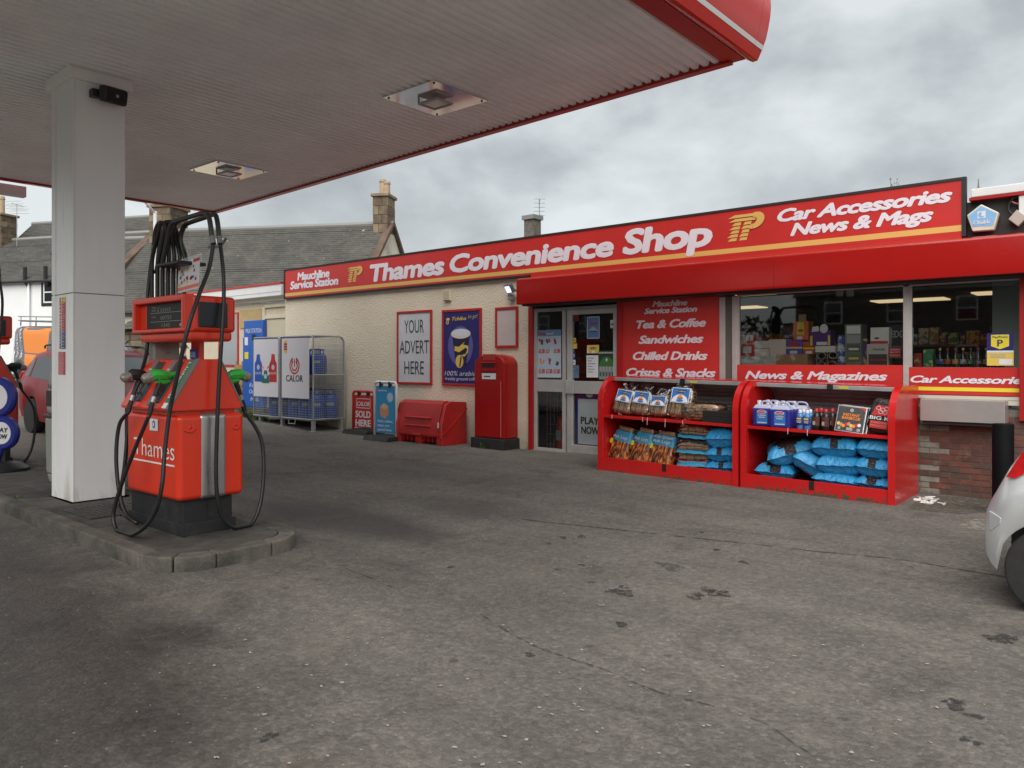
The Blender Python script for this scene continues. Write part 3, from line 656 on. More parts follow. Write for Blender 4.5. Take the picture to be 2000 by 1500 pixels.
# safety stickers
def sticker(px0, px1, py0, py1, rows, label):
    a = onY(px0, py1, PY0 - 0.003); c = onY(px1, py0, PY0 - 0.003)
    t = thing('safety_sticker', label, 'sticker', (a.x, PY0, a.z)); H_ = c.z - a.z; W_ = c.x - a.x; o = Vector((a.x, PY0 + 0.001, a.z))
    patch(o, UX, UZ, 0, W_, 0, H_, paper, t, 'backing'); zz = 1.0; o2 = o + Vector((0, -0.002, 0)); o3 = o + Vector((0, -0.004, 0))
    for (frac, m, x0) in rows:
        patch(o2, UX, UZ, W_ * x0, W_, (zz - frac + 0.004) * H_, zz * H_, m, t, 'panel')
        for k in range(max(1, int(frac * 24))):
            yk = zz - frac * (k + 0.5) / max(1, int(frac * 24)); patch(o3, UX, UZ, W_ * (x0 + 0.10), W_ * random.uniform(0.75, 0.92), (yk - 0.005) * H_, (yk + 0.004) * H_, paper if m is not pure_yellow else black_frame, t, 'print')
        if x0 > 0.2:
            for k in range(2):
                yk = zz - frac * (k + 0.5) / 2; blob(o2, UX, UZ, ell(W_ * 0.17, yk * H_, W_ * 0.10, W_ * 0.10, 12), navy_print if m is navy_print else red_print, t, 'symbol')
        zz -= frac
sticker(115, 127, 580, 682, [(0.10, pure_yellow, 0.4), (0.14, red_print, 0.4), (0.14, red_print, 0.4), (0.14, red_print, 0.4), (0.12, red_print, 0.4), (0.12, navy_print, 0.4), (0.12, navy_print, 0.4), (0.12, navy_print, 0.4)], 'tall yellow, red and blue safety rules sticker on the white column')
sticker(113.5, 126.5, 687, 732, [(0.5, red_print, 0.0), (0.5, red_print, 0.0)], 'all-red emergency notice sticker below the striped one on the white column')

# ================================================================ litter bin
bx = onG(106, 945, KH); bin_m = mat('bin_green_grey', (0.25, 0.27, 0.23), 0.5, var=0.08)
lb = thing('litter_bin', 'grey-green plastic litter bin with black liner behind the white column', 'bin', (bx.x, bx.y + 0.25, bx.z))
c = Vector((bx.x, bx.y + 0.25, bx.z)); hw = 0.27
def binbox(z0, z1, w0, w1): 
    b = MB(); vs = []
    for (zz, ww) in ((z0, w0), (z1, w1)): vs += [(c.x - ww, c.y - ww, c.z + zz), (c.x + ww, c.y - ww, c.z + zz), (c.x + ww, c.y + ww, c.z + zz), (c.x - ww, c.y + ww, c.z + zz)]
    b.add(vs, [(3,2,1,0),(4,5,6,7),(0,1,5,4),(1,2,6,5),(2,3,7,6),(3,0,4,7)]); return b
binbox(0.0, 0.10, 0.23, 0.25).build('base', bin_m, lb, bevel=0.02); binbox(0.10, 0.80, 0.26, 0.27).build('body', bin_m, lb, bevel=0.04, seg=3)
hd = binbox(0.81, 1.38, 0.27, 0.245); hd.build('hood', bin_m, lb, bevel=0.09, seg=4)
binbox(0.79, 0.83, 0.285, 0.285).build('bin_liner', black_plastic, lb, bevel=0.012)
b = MB(); b.box(c.x - 0.2, c.x + 0.2, c.y - 0.274, c.y - 0.262, c.z + 0.93, c.z + 1.12); b.box(c.x + 0.252, c.x + 0.274, c.y - 0.2, c.y + 0.2, c.z + 0.93, c.z + 1.12); b.build('mouth', black_frame, lb, bevel=0.008)
tx('Litter', (c.x - 0.13, c.y - 0.2705, c.z + 1.15), UX, UZ, 0.26, 0.05, letter_grey, lb, off=0.005)
# ================================================================ fuel pump
GX = -6.9; zb = zg(GX) + KH
pump = thing('fuel_pump', 'red fuel pump with green-handled nozzles and black hoses at the rounded end of the island', 'fuel pump', (GX, 3.45, zb), group='petrol pumps on the island')
b = MB(); b.box(-7.48, -6.47, 3.21, 3.67, zb - 0.01, 0.42); b.build('plinth', plinth_black, pump, bevel=0.008)
b = MB(); b.box(-7.50, -6.44, 3.19, 3.69, zb - 0.01, zb + 0.10); b.build('plinth_skirt', plinth_black, pump, bevel=0.006)
b = MB(); b.box(-6.474, -6.464, 3.43, 3.436, zb + 0.1, 0.40); b.build('plinth_joint', black_frame, pump)
b = MB(); b.box(-7.42, -6.41, 3.14, 3.76, 0.40, 1.145); b.build('cabinet', pump_red, pump, bevel=0.05, seg=5)
b = MB(); b.box(-6.60, -6.403, 3.325, 3.595, 0.396, 1.150); b.build('steel_panel', steel, pump, bevel=0.045, seg=4)
b = MB(); b.box(-6.403, -6.3995, 3.435, 3.475, 0.86, 1.03); b.build('rating_plate', grey_print, pump)
for (ya, yb) in ((3.19, 3.295), (3.63, 3.71)):
    b = MB(); ym = (ya + yb) / 2
    b.tube(smooth_path([(-6.408, ya, 1.015), (-6.400, ym, 0.995), (-6.408, yb, 1.02)], 4), 0.007, 6); b.cyl((-6.412, ym, 1.035), (-6.402, ym, 1.035), 0.012, 0.012, 10); b.build('lock', pump_red, pump, smooth=True)
# Thames lettering on the lane side
FY = 3.138
a = onY(262, 884, FY); c_ = onY(341, 884, FY)
tl = onY(262, 886, FY); tr = onY(341, 892, FY)
tx('Thames', (tl.x, FY - 0.002, tl.z), UX, UZ, tr.x - tl.x, 0.155, mat('pump_letter_white', (0.78, 0.75, 0.72), 0.5), pump, off=-0.004)
b = MB(); b.box(tl.x, tr.x, FY - 0.004, FY, tl.z - 0.055, tl.z - 0.040); b.build('underline', MATS['pump_letter_white'], pump)
s0 = onY(293, 840, FY); s1 = onY(309, 812, FY)
patch((s0.x, FY - 0.003, s0.z), UX, UZ, 0, s1.x - s0.x, 0, 0.105, paper, pump, 'sticker'); blob((s0.x + (s1.x - s0.x) / 2, FY - 0.005, s0.z + 0.055), UX, UZ, ell(0, 0, 0.028, 0.034), navy_print, pump); blob((s0.x + (s1.x - s0.x) / 2, FY - 0.0065, s0.z + 0.055), UX, UZ, ell(0, 0, 0.016, 0.02), paper, pump)
# nozzle housing
prof = [(3.085, 1.175), (3.735, 1.175), (3.745, 1.20), (3.535, 1.615), (3.525, 1.625), (3.345, 1.625), (3.335, 1.615), (3.075, 1.20)]
b = MB(); b.prism(prof, 'X', -7.40, -6.425); b.build('nozzle_housing', pump_red, pump, bevel=0.012)
b = MB(); b.box(-7.36, -6.47, 3.14, 3.70, 1.14, 1.18); b.build('housing_foot', pump_red, pump)
Vs = Vector((0, 0.26, 0.415)).normalized(); Ns = Vector((0, -Vs.z, Vs.y)); Os = Vector((-6.425, 3.075, 1.20)); LS = math.hypot(0.26, 0.415)
Vn = Vector((0, -0.21, 0.415)).normalized(); Nn = Vector((0, Vn.z, -Vn.y)); Nn = Vector((0, 0.89, 0.45)); On = Vector((-6.425, 3.745, 1.20)); LN = math.hypot(0.21, 0.415)
def slab(o, v, nrm, x0, x1, y0, y1, h, m, nm, parent=pump, bev=0.004):
    b = MB(); vs = []
    for hh in (-0.004, h):
        for (xx, yy) in ((x0, y0), (x1, y0), (x1, y1), (x0, y1)): vs.append(o + UX * xx + v * yy + nrm * hh)
    b.add(vs, [(3,2,1,0),(4,5,6,7),(0,1,5,4),(1,2,6,5),(2,3,7,6),(3,0,4,7)]); return b.build(nm, m, parent, bevel=bev)
for (o, v, nr, L) in ((Os, Vs, Ns, LS), (On, Vn, Nn, LN)):
    slab(o, v, nr, -0.065, 0.004, -0.01, L + 0.012, 0.012, grey_plastic, 'edge_strip')
# green strip reading Unleaded, and the diesel strips
slab(Os, Vs, Ns, -0.145, -0.072, 0.06, LS, 0.010, green_label, 'grade_label')
tx('Unleaded', Os + UX * -0.128 + Vs * (LS - 0.03) + Ns * 0.0125, -Vs, UX, LS - 0.13, 0.040, letter_white, pump, off=0.015)
slab(Os, Vs, Ns, -0.145, -0.072, 0.0, 0.055, 0.010, paper, 'grade_label')
for x0 in (-0.46, -0.82):
    slab(Os, Vs, Ns, x0, x0 + 0.075, 0.02, LS, 0.010, grey_plastic, 'grade_label'); tx('Diesel', Os + UX * (x0 + 0.018) + Vs * (LS - 0.10) + Ns * 0.0125, -Vs, UX, 0.26, 0.040, letter_white, pump, off=0.015)
for x0 in (-0.36, -0.72):
    slab(Os, Vs, Ns, x0, x0 + 0.12, 0.05, LS - 0.02, 0.012, black_plastic, 'nozzle_boot', bev=0.02)
slab(On, Vn, Nn, -0.22, -0.10, 0.03, LN - 0.05, 0.012, black_plastic, 'nozzle_boot', bev=0.02)
# head
b = MB(); b.box(-7.44, -6.425, 3.275, 3.685, 1.865, 2.185); b.build('head_case', pump_red, pump, bevel=0.035, seg=4)
b = MB(); b.box(-7.41, -6.45, 3.255, 3.665, 1.785, 1.88); b.build('head_base', pump_red, pump, bevel=0.03, seg=3)
b = MB(); b.box(-7.46, -6.44, 3.205, 3.30, 2.135, 2.19); b.box(-7.46, -6.44, 3.205, 3.30, 1.865, 1.90); b.box(-7.46, -7.40, 3.206, 3.299, 1.885, 2.15); b.box(-6.50, -6.44, 3.206, 3.299, 1.885, 2.15); b.build('head_bezel', pump_red, pump, bevel=0.01)
b = MB(); b.box(-7.395, -7.27, 3.262, 3.272, 1.905, 2.13); b.build('bezel_blank', pump_red, pump)
b = MB(); b.box(-7.26, -6.505, 3.258, 3.272, 1.905, 2.13); dsp = b.build('display', mat('display_black', (0.022, 0.024, 0.022), 0.5, spec=0.25), pump)
lcd = mat('lcd_digits', (0.26, 0.28, 0.26), 0.5)
for (tt, zz, ww, x0) in (('01010', 2.055, 0.24, -6.98), ('00755', 1.985, 0.26, -6.98), ('1345', 1.915, 0.20, -6.96)):
    tx(tt, (x0, 3.255, zz), UX, UZ, ww * 0.8, 0.034, lcd, dsp, off=-0.01, shear=0.12)
for (tt, zz) in (('This', 2.09), ('Sale', 2.065), ('Litres', 2.005)): tx(tt, (-7.16, 3.2555, zz), UX, UZ, 0.085, 0.018, lcd, dsp, off=0)
for zz in (2.045, 1.965): b = MB(); b.box(-7.18, -6.53, 3.254, 3.257, zz, zz + 0.004); b.build('rule', lcd, dsp)
patch((-6.62, 3.2555, 1.915), UX, UZ, 0, 0.07, 0, 0.028, grey_print, dsp, 'label')
tx('\u00a3', (-7.04, 3.255, 2.055), UX, UZ, None, 0.045, lcd, dsp, off=0)
b = MB(); b.box(-6.428, -6.410, 3.325, 3.595, 1.905, 2.125); b.build('end_panel', mat('head_dark_panel', (0.012, 0.014, 0.018), 0.4), pump, bevel=0.008)
b = MB(); b.box(-6.412, -6.408, 3.33, 3.59, 2.058, 2.061); b.build('panel_joint', black_plastic, pump)
# supports
b = MB(); b.box(-7.42, -7.30, 3.35, 3.59, 1.60, 1.80); b.build('support', grey_steel, pump, bevel=0.006)
b = MB(); b.box(-7.00, -6.84, 3.55, 3.60, 1.60, 1.80); b.build('support', pump_red, pump, bevel=0.006)
b = MB(); b.box(-6.99, -6.87, 3.535, 3.548, 1.63, 1.72); b.build('towel_label', blue_print, pump)
for k in range(4): b = MB(); b.box(-6.975 + k * 0.026, -6.965 + k * 0.026, 3.53, 3.534, 1.645, 1.695); b.build('label_stripe', pale_print, pump)
# mast and hoses
YA = 3.45
def P(px, py, y=YA): return onY(px, py, y)
hz_ = 2.17
for i in range(7):
    yy = 3.36 + 0.03 * i; xx = -7.38 + 0.045 * i
    top = P(312 + 5 * i, 436 - 3 * math.sin(i / 6 * PI), yy); b = MB()
    b.tube(smooth_path([(xx, yy, hz_), (xx, yy, 2.45), (xx + 0.02, yy, 2.62), (top.x, top.y, top.z - 0.05), (top.x + 0.03, top.y, top.z)], 4), 0.020, 8); b.build('mast_tube', black_rubber, pump, smooth=True)
b = MB(); q0, q1 = P(305, 522, 3.33), P(346, 508, 3.33); b.box(q0.x, q1.x + 0.02, 3.325, 3.60, q0.z, q1.z); b.build('mast_clamp', black_plastic, pump, bevel=0.012)
def hose(nm, pts, r=0.0175, m=black_rubber):
    q_ = smooth_path(pts, 7)
    for p in q_: p.z = max(p.z, zb + r)
    b = MB(); b.tube(q_, r, 9); return b.build(nm, m, pump, smooth=True)
arm_m = mat('arm_dark', (0.045, 0.042, 0.037), 0.4, 0.2, var=0.2)
hose('hose_arm', [(-7.26, 3.40, 2.5), P(326, 470, 3.40), P(335, 438, 3.40), P(352, 430, 3.40), P(380, 421, 3.40), P(402, 416, 3.40), P(409, 428, 3.40), P(414, 462, 3.40)], 0.022, arm_m)
hose('hose_arm', [(-7.05, 3.55, 2.5), P(353, 470, 3.52), P(359, 444, 3.52), P(368, 436, 3.52), P(400, 425, 3.52), P(418, 419, 3.52), P(424, 430, 3.52), P(428, 462, 3.52)], 0.022, arm_m)
hose('hose_arm', [(-7.38, 3.40, 2.45), P(316, 470, 3.38), P(318, 440, 3.38), P(311, 436, 3.38), P(304, 452, 3.38), P(301, 478, 3.38)], 0.022, arm_m)
for (px, py, yy, ex, ey) in ((414, 462, 3.40, 417, 476), (428, 462, 3.52, 430, 476), (301, 478, 3.38, 299, 492)):
    b = MB(); b.cyl(P(px, py, yy), P(ex, ey, yy), 0.026, 0.026, 10); b.build('hose_ferrule', grey_steel, pump, smooth='auto')
# nozzles: local axes t = outwards, z up
def nozzle(x, y, z, sgn, gm, key):
    n = MB(); o = Vector((x, y, z)); T = Vector((0, sgn, 0))
    def q(t, zz, xx=0): return o + T * t + Vector((xx, 0, zz))
    n.tube([q(-0.03, 0.02), q(0.05, 0.0), q(0.07, -0.005)], [0.022, 0.028, 0.036], 8)
    n.tube([q(0.05, 0.0), q(0.08, 0.008), q(0.17, 0.012), q(0.215, -0.005)], [0.034, 0.048, 0.052, 0.036], 8)
    n.tube([q(0.03, -0.045), q(0.10, -0.05), q(0.14, -0.035)], [0.016, 0.026, 0.03], 8)
    root = n.build('nozzle', gm, pump, smooth='auto')
    g = MB(); g.tube([q(0.19, -0.0), q(0.245, -0.022), q(0.262, -0.032)], [0.045, 0.046, 0.03], 8); g.build('splash_guard', mat('scuffed_clear_plastic', (0.22, 0.20, 0.175), 0.3, var=0.5, vscale=40), root, smooth='auto')
    g = MB(); g.tube([q(0.11, -0.04), q(0.145, -0.12), q(0.165, -0.18)], [0.026, 0.023, 0.022], 8); g.build('handle', black_plastic, root, smooth='auto')
    g = MB(); g.tube([q(0.02, -0.06), q(0.05, -0.14), q(0.13, -0.16)], 0.007, 6); g.build('lever_guard', black_plastic, root, smooth=True)
    g = MB(); g.tube([q(0.162, -0.178), q(0.18, -0.225)], [0.024, 0.022], 10); g.build('swivel', galv, root, smooth='auto')
    g = MB(); g.tube([q(0.178, -0.222), q(0.195, -0.27), q(0.206, -0.33)], [0.021, 0.023, 0.021], 8); g.build('hose_sleeve', black_rubber, root, smooth='auto')
    return q(0.206, -0.33), q(0.213, -0.38)
e1, e1b = nozzle(-6.70, 3.235, 1.475, -1, green_nozzle, 'g')
e2, e2b = nozzle(-7.12, 3.235, 1.475, -1, black_plastic, 'b')
e4, e4b = nozzle(-6.52, 3.615, 1.475, 1, green_nozzle, 'g')
zt = zb + 0.03
hose('hose', [e1, P(262, 880, 2.98), P(236, 950, 2.93), P(221, 1010, 2.90), P(238, 1046, 2.90), P(275, 1036, 2.90), P(303, 1000, 2.92), P(316, 950, 2.94), P(322, 880, 2.98), P(332, 800, 3.02), P(346, 735, 3.05), P(366, 645, 3.10), P(389, 575, 3.22), P(408, 525, 3.34), P(417, 476, 3.40)])
hose('hose', [e2, P(233, 830, 3.02), P(227, 890, 3.0), P(232, 955, 3.0), P(245, 1002, 3.02), P(268, 1021, 3.06), (-7.53, 3.12, zt + 0.10), (-7.56, 3.18, 0.6), (-7.55, 3.24, 1.2), P(286, 690, 3.30), P(287, 600, 3.33), P(292, 540, 3.36), P(299, 492, 3.38)])
Xh = -6.33
hose('hose', [P(430, 476, 3.52), P(436, 530, 3.55), onX(437, 590, -6.36), onX(433, 660, Xh), onX(428, 740, Xh), onX(424, 830, Xh), onX(422, 920, Xh), onX(425, 975, Xh), onX(437, 1015, Xh), onX(462, 1032, Xh), onX(490, 1025, -6.35), onX(508, 985, -6.38), onX(515, 920, -6.42), onX(509, 855, -6.47), e4])
# poster in a clear sleeve standing on the head
po = thing('offers_poster', 'white offers poster in a clear sleeve propped on top of the near pump', 'poster', (-6.93, 3.5, 2.19))
pa = onY(347, 569, 3.46); pb_ = onY(392, 498, 3.46); W_ = pb_.x - pa.x; H_ = pb_.z - pa.z - 0.02
ang = Matrix.Rotation(0.06, 4, 'Y'); o_ = Vector((pa.x + 0.0, 3.46, pa.z - 0.02)); u_ = Vector((math.cos(0.07), 0, -math.sin(0.07)*-1)); v_ = Vector((0.07, 0, 1)).normalized()
patch(o_ + Vector((0, 0.003, 0)), u_, v_, -0.008, W_ + 0.0, -0.005, H_ + 0.03, film, po, 'sleeve'); patch(o_, u_, v_, 0, W_ * 0.93, 0, H_, paper, po, 'sheet')
f_ = o_ + Vector((0, -0.002, 0)); rr = random.Random(4)
patch(f_, u_, v_, 0, W_ * 0.93, 0.06 * H_, 0.17 * H_, mat('salmon_print', (0.75, 0.22, 0.13), 0.5), po); patch(f_, u_, v_, W_ * 0.66, W_ * 0.92, 0.88 * H_, 0.985 * H_, red_print, po)
for (cx_, cy_, m_) in ((0.12, 0.62, pure_yellow), (0.42, 0.70, pure_yellow), (0.07, 0.27, pure_yellow), (0.40, 0.32, pure_yellow), (0.05, 0.80, red_print), (0.57, 0.38, red_print)):
    blob(f_, u_, v_, ell(cx_ * W_, cy_ * H_, 0.055 * W_, 0.06 * H_, 12), m_, po)
for i in range(14):
    x_, y_ = rr.uniform(0.1, 0.8) * W_, rr.uniform(0.25, 0.85) * H_; s_ = rr.uniform(0.03, 0.07) * W_
    blob(f_ + Vector((0, -0.0015, 0)), u_, v_, [(x_, y_), (x_ + s_, y_ + s_ * 0.4), (x_ + s_ * 0.7, y_ + s_ * 1.6), (x_ - s_ * 0.3, y_ + s_)], rr.choice([letter_grey, grey_print, purple_print, pale_print]), po)
# second pump further along the island
pump2 = copy_tree(pump, (GX - 5.95, 3.45, zg(GX - 5.95) + KH), label='red fuel pump with black nozzles beyond the white column')
for ch in pump2.children:
    if ch.name.startswith('nozzle') and not ch.name.startswith('nozzle_'):
        ch.material_slots[0].link = 'OBJECT'; ch.material_slots[0].material = black_plastic

# round forecourt sign standing in front of it
lo = onG(8, 918, KH); lot = thing('pavement_sign', 'stand-up sign of stacked blue rings reading PLAY NOW on a black rubber base', 'sign', (lo.x, lo.y, lo.z), 0.55, local=True)
ring_m = mat('ring_blue', (0.020, 0.028, 0.22), 0.35)
b = MB(); b.lathe([(0.30, 0.0), (0.30, 0.03), (0.20, 0.10), (0.06, 0.12)], (0, 0, 0), 20); b.build('base', black_rubber, lot, smooth='auto')
for (cx_, cz_, R_) in ((-0.08, 0.98, 0.27), (0.0, 0.50, 0.225), (-0.16, 0.28, 0.17)):
    M = Matrix.Translation((cx_, 0, cz_)) @ Matrix.Rotation(PI / 2, 4, 'X'); b = MB(); b.lathe([(R_ * 0.9, -0.05), (R_, -0.025), (R_, 0.025), (R_ * 0.9, 0.05)], (0, 0, 0), 28, M); dsk = b.build('disc', ring_m, lot, smooth='auto')
    b = MB(); b.lathe([(R_ * 0.66, 0.0), (R_ * 0.66, 0.056)], (0, 0, 0), 28, M); b.build('disc_face', paper, dsk)
    if R_ == 0.225:
        tx('PLAY', (cx_, -0.059, cz_ + 0.012), UX, UZ, 0.22, 0.06, letter_grey, dsk, off=0.03, shear=0.15, center=True); tx('NOW', (cx_, -0.059, cz_ - 0.075), UX, UZ, 0.20, 0.06, letter_grey, dsk, off=0.03, shear=0.15, center=True)
b = MB(); b.box(-0.03, 0.03, -0.015, 0.015, 0.1, 0.6); b.build('stem', black_plastic, lot)
# ================================================================ vehicles (local: +x forward, y to the left, z up)
tyre_m = mat('tyre_rubber', (0.018, 0.018, 0.018), 0.75, var=0.3, vscale=12)
rim_m = mat('alloy_wheel', (0.55, 0.55, 0.56), 0.35, 0.5)
def lerp_prof(prof, x):
    for (x0, z0), (x1, z1) in zip(prof, prof[1:]):
        if x <= x1: 
            t = (x - x0) / (x1 - x0 + 1e-9); t = max(0, min(1, t)); return z0 + (z1 - z0) * t
    return prof[-1][1]
def sm_prof(prof, x, w=0.06): return (lerp_prof(prof, x - w) + 2 * lerp_prof(prof, x) + lerp_prof(prof, x + w)) / 4
def car(root, paint, L, W, top, belt, wheels, R, sill=0.24, tumble=0.80, glass=(), screens=(), bumper_m=None, hood_w=0.9, endr=0.22):
    xs = []; n = 96
    for i in range(n + 1): xs.append(-L / 2 + L * i / n)
    xs = sorted(set(xs + [-L/2 + 0.01, -L/2 + 0.03, L/2 - 0.01, L/2 - 0.03]))
    def half_w(x):
        e = min(x + L / 2, L / 2 - x); return W / 2 * (1 - 0.16 * max(0, 1 - e / endr) ** 2.2 - 0.05 * max(0, 1 - e / 0.9) ** 2)
    def zlow(x):
        z = sill
        e = min(x + L / 2, L / 2 - x); z += 0.10 * max(0, 1 - e / 0.12) ** 2
        for wx in wheels:
            d = abs(x - wx); RR = R * 1.16
            if d < RR: z = max(z, R + math.sqrt(max(0, RR * RR - d * d)) - 0.01)
        return z
    def sect(x):
        hw = half_w(x); zl = zlow(x); zr = sm_prof(top, x); zbt = min(sm_prof(belt, x), zr - 0.03)
        pts = [(hw * 0.94, zl), (hw * 0.985, zl + (zbt - zl) * 0.25), (hw, zl + (zbt - zl) * 0.55), (hw * 0.985, zl + (zbt - zl) * 0.82), (hw * 0.95, zbt)]
        g = zr - zbt
        if g > 0.12:
            k = min(1, (g - 0.12) / 0.25); tw = hw * (0.9 * (1 - k) + tumble * k)
            pts += [(hw * 0.95 + (tw - hw * 0.95) * 0.85, zbt + g * 0.78), (tw * 0.96, zbt + g * 0.90), (tw * 0.80, zr - 0.012), (tw * 0.4, zr), (0, zr + 0.008)]
        else:
            pts += [(hw * 0.93, zbt + g * 0.4), (hw * hood_w, zbt + g * 0.7), (hw * 0.75, zr - 0.008), (hw * 0.4, zr), (0, zr + 0.004)]
        return pts
    rows = [sect(x) for x in xs]; m = len(rows[0]); b = MB(); vs = []
    for x, r in zip(xs, rows):
        vs += [(x, y, z) for y, z in r] + [(x, -y, z) for y, z in r[::-1][1:]]
    w_ = 2 * m - 1
    fs = [(i*w_+j, (i+1)*w_+j, (i+1)*w_+j+1, i*w_+j+1) for i in range(len(xs)-1) for j in range(w_-1)]
    fs += [tuple(range(w_ - 1, -1, -1)), tuple((len(xs)-1)*w_ + j for j in range(w_))]
    b.add(vs, fs); body = b.build('body', paint, root, smooth='auto')
    # underside and arches
    b = MB(); b.box(-L/2 + 0.15, L/2 - 0.15, -W/2 + 0.22, W/2 - 0.22, 0.2, 0.55); b.build('underbody', black_plastic, root)
    def at(x, f, yo):     # point on the glasshouse side at fraction f between belt and roof rail
        r = sect(x); (y0, z0), (y1, z1) = r[4], r[5]; return (y0 + (y1 - y0) * f + yo, z0 + (z1 - z0) * f)
    for (xa0, xa1, xb0, xb1) in glass:        # bottom x range, top x range
        for sgn in (-1, 1):
            b = MB(); g = []
            for i in range(9):
                xb = xa0 + (xa1 - xa0) * i / 8; xt = xb0 + (xb1 - xb0) * i / 8; row = []
                for f in (0.06, 0.5, 0.94):
                    xx = xb + (xt - xb) * f; y, z = at(xx, f, 0.006); row.append((xx, sgn * y, z))
                g += row
            b.add(g, [(i*3+j, (i+1)*3+j, (i+1)*3+j+1, i*3+j+1) for i in range(8) for j in range(2)]); b.build('side_window', car_glass, root, smooth=True)
    for (x0, x1, nm) in screens:
        b = MB(); g = []
        for i in range(9):
            x = x0 + (x1 - x0) * i / 8; r = sect(x)
            for sy in (-1, -0.55, 0, 0.55, 1):
                if abs(sy) == 1: y, z = r[7][0] * 1.02, r[7][1] - 0.004
                elif sy: y, z = r[8][0] * 1.3, r[8][1] - 0.004
                else: y, z = r[9]
                nx = -(sm_prof(top, x + 0.03) - sm_prof(top, x - 0.03)) / 0.06; ln = math.hypot(nx, 1)
                g.append((x + nx / ln * 0.012, math.copysign(y, sy) if sy else 0, z + 0.012 / ln))
        b.add(g, [(i*5+j, (i+1)*5+j, (i+1)*5+j+1, i*5+j+1) for i in range(8) for j in range(4)]); b.build(nm, mat('windscreen_sky_glass', (0.16, 0.20, 0.21), 0.05, spec=0.9), root, smooth=True)  # pale sky reflection put into the base colour of the screens
    for wx in wheels:
        for sgn in (-1, 1):
            M = Matrix.Translation((wx, sgn * (W / 2 - 0.115), R)) @ Matrix.Rotation(-sgn * PI / 2, 4, 'X')
            b = MB(); b.lathe([(R * 0.62, -0.10), (R * 0.95, -0.10), (R, -0.06), (R, 0.06), (R * 0.95, 0.10), (R * 0.64, 0.105)], (0, 0, 0), 30, M); wh = b.build('wheel', tyre_m, root, smooth='auto')
            b = MB(); b.lathe([(R * 0.66, 0.06), (R * 0.66, 0.095), (R * 0.60, 0.10), (R * 0.56, 0.05), (0.02, 0.05)], (0, 0, 0), 24, M)
            b.build('rim', rim_m, wh, smooth='auto')
            for k in range(5):
                Mk = M @ Matrix.Rotation(k * 2 * PI / 5, 4, 'Z'); b = MB(); b.box(-0.03, 0.03, 0.0, R * 0.60, 0.055, 0.085, Mk); b.build('spoke', rim_m, wh, bevel=0.008)
    return body, sect, half_w
silver = mat('silver_car_paint', (0.68, 0.70, 0.71), 0.28, 0.4, coat=0.6, var=0.03)
sx_ = -0.98; Ls = 3.75
scar = thing('silver_hatchback', 'silver hatchback parked by the black bollard, its rear bumper and red tail lamp showing', 'car', (sx_ + Ls / 2, 6.13 + 0.83, zg(0.9)), 0, local=True)
topS = [(-Ls/2, 0.60), (-Ls/2 + 0.04, 0.77), (-Ls/2 + 0.10, 0.89), (-Ls/2 + 0.19, 1.05), (-Ls/2 + 0.32, 1.24), (-Ls/2 + 0.52, 1.39), (-Ls/2 + 0.8, 1.45), (0.0, 1.47), (0.45, 1.42), (1.15, 0.98), (1.7, 0.80), (Ls/2, 0.66)]
beltS = [(-Ls/2, 0.60), (-Ls/2 + 0.12, 0.86), (-Ls/2 + 0.4, 0.98), (0.3, 0.92), (1.1, 0.86), (Ls/2, 0.6)]
body, sectS, hwS = car(scar, silver, Ls, 1.66, topS, beltS, (-Ls/2 + 0.43, Ls/2 - 0.74), 0.30, glass=((-Ls/2 + 0.75, -0.35, -Ls/2 + 0.9, -0.35), (-0.28, 0.95, -0.28, 0.40)), screens=((-Ls/2 + 0.26, -Ls/2 + 0.56, 'rear_window'), (0.5, 1.10, 'windscreen')))
lamp_red = mat('tail_lamp_red', (0.42, 0.006, 0.008), 0.08, coat=0.8, var=0.25, vscale=12)
for sgn in (-1, 1):
    b = MB(); g = []; nn = 8
    for i in range(nn + 1):
        for j in range(nn + 1):
            zz = 0.91 + 0.26 * j / nn; wdt = 0.12 * math.sin(PI * min(1, max(0.0, (j + 0.8) / (nn + 1.2)))) ** 0.6
            x = -Ls/2 + 0.15 + (zz - 0.91) * 0.52 + wdt * i / nn
            r = sectS(x); ys = r[-1][0]; 
            for (p, q) in zip(r, r[1:]):
                if p[1] <= zz <= q[1]: ys = p[0] + (q[0] - p[0]) * (zz - p[1]) / (q[1] - p[1] + 1e-6)
            if ys == 0: ys = r[6][0]
            g.append((x - 0.012, sgn * (ys + 0.016), zz))
    b.add(g, [(i*(nn+1)+j, (i+1)*(nn+1)+j, (i+1)*(nn+1)+j+1, i*(nn+1)+j+1) for i in range(nn) for j in range(nn)]); b.build('tail_lamp', lamp_red, scar, smooth=True)
    b = MB(); pts = [(-Ls/2 + 0.03, 0.66), (-Ls/2 + 0.11, 0.63), (-Ls/2 + 0.105, 0.585), (-Ls/2 + 0.045, 0.52), (-Ls/2 + 0.03, 0.53)]
    b.add([(x, sgn * (hwS(x) * 0.985), z) for x, z in pts] + [(x, sgn * (hwS(x) * 1.0 + 0.006), z) for x, z in pts], [tuple(range(5)), tuple(range(5, 10))] + [(i, (i+1) % 5, 5+(i+1) % 5, 5+i) for i in range(5)]); b.build('bumper_strip', silver, scar, bevel=0.008)
    b = MB(); b.lathe([(0.05, 0), (0.05, 0.3)], (-Ls/2 + 0.45, sgn * 0.5, 0.16), 8); b.build('mud_flap', black_plastic, scar) if sgn > 0 else None
seam_m = mat('panel_gap', (0.012, 0.012, 0.013), 0.8)
def on_car(x, z, s_, off=0.001):
    r = sectS(x); ys = r[6][0]
    for (p, q) in zip(r, r[1:]):
        if p[1] <= z <= q[1]: ys = p[0] + (q[0] - p[0]) * (z - p[1]) / (q[1] - p[1] + 1e-6)
    return (x, s_ * (ys + off), z)
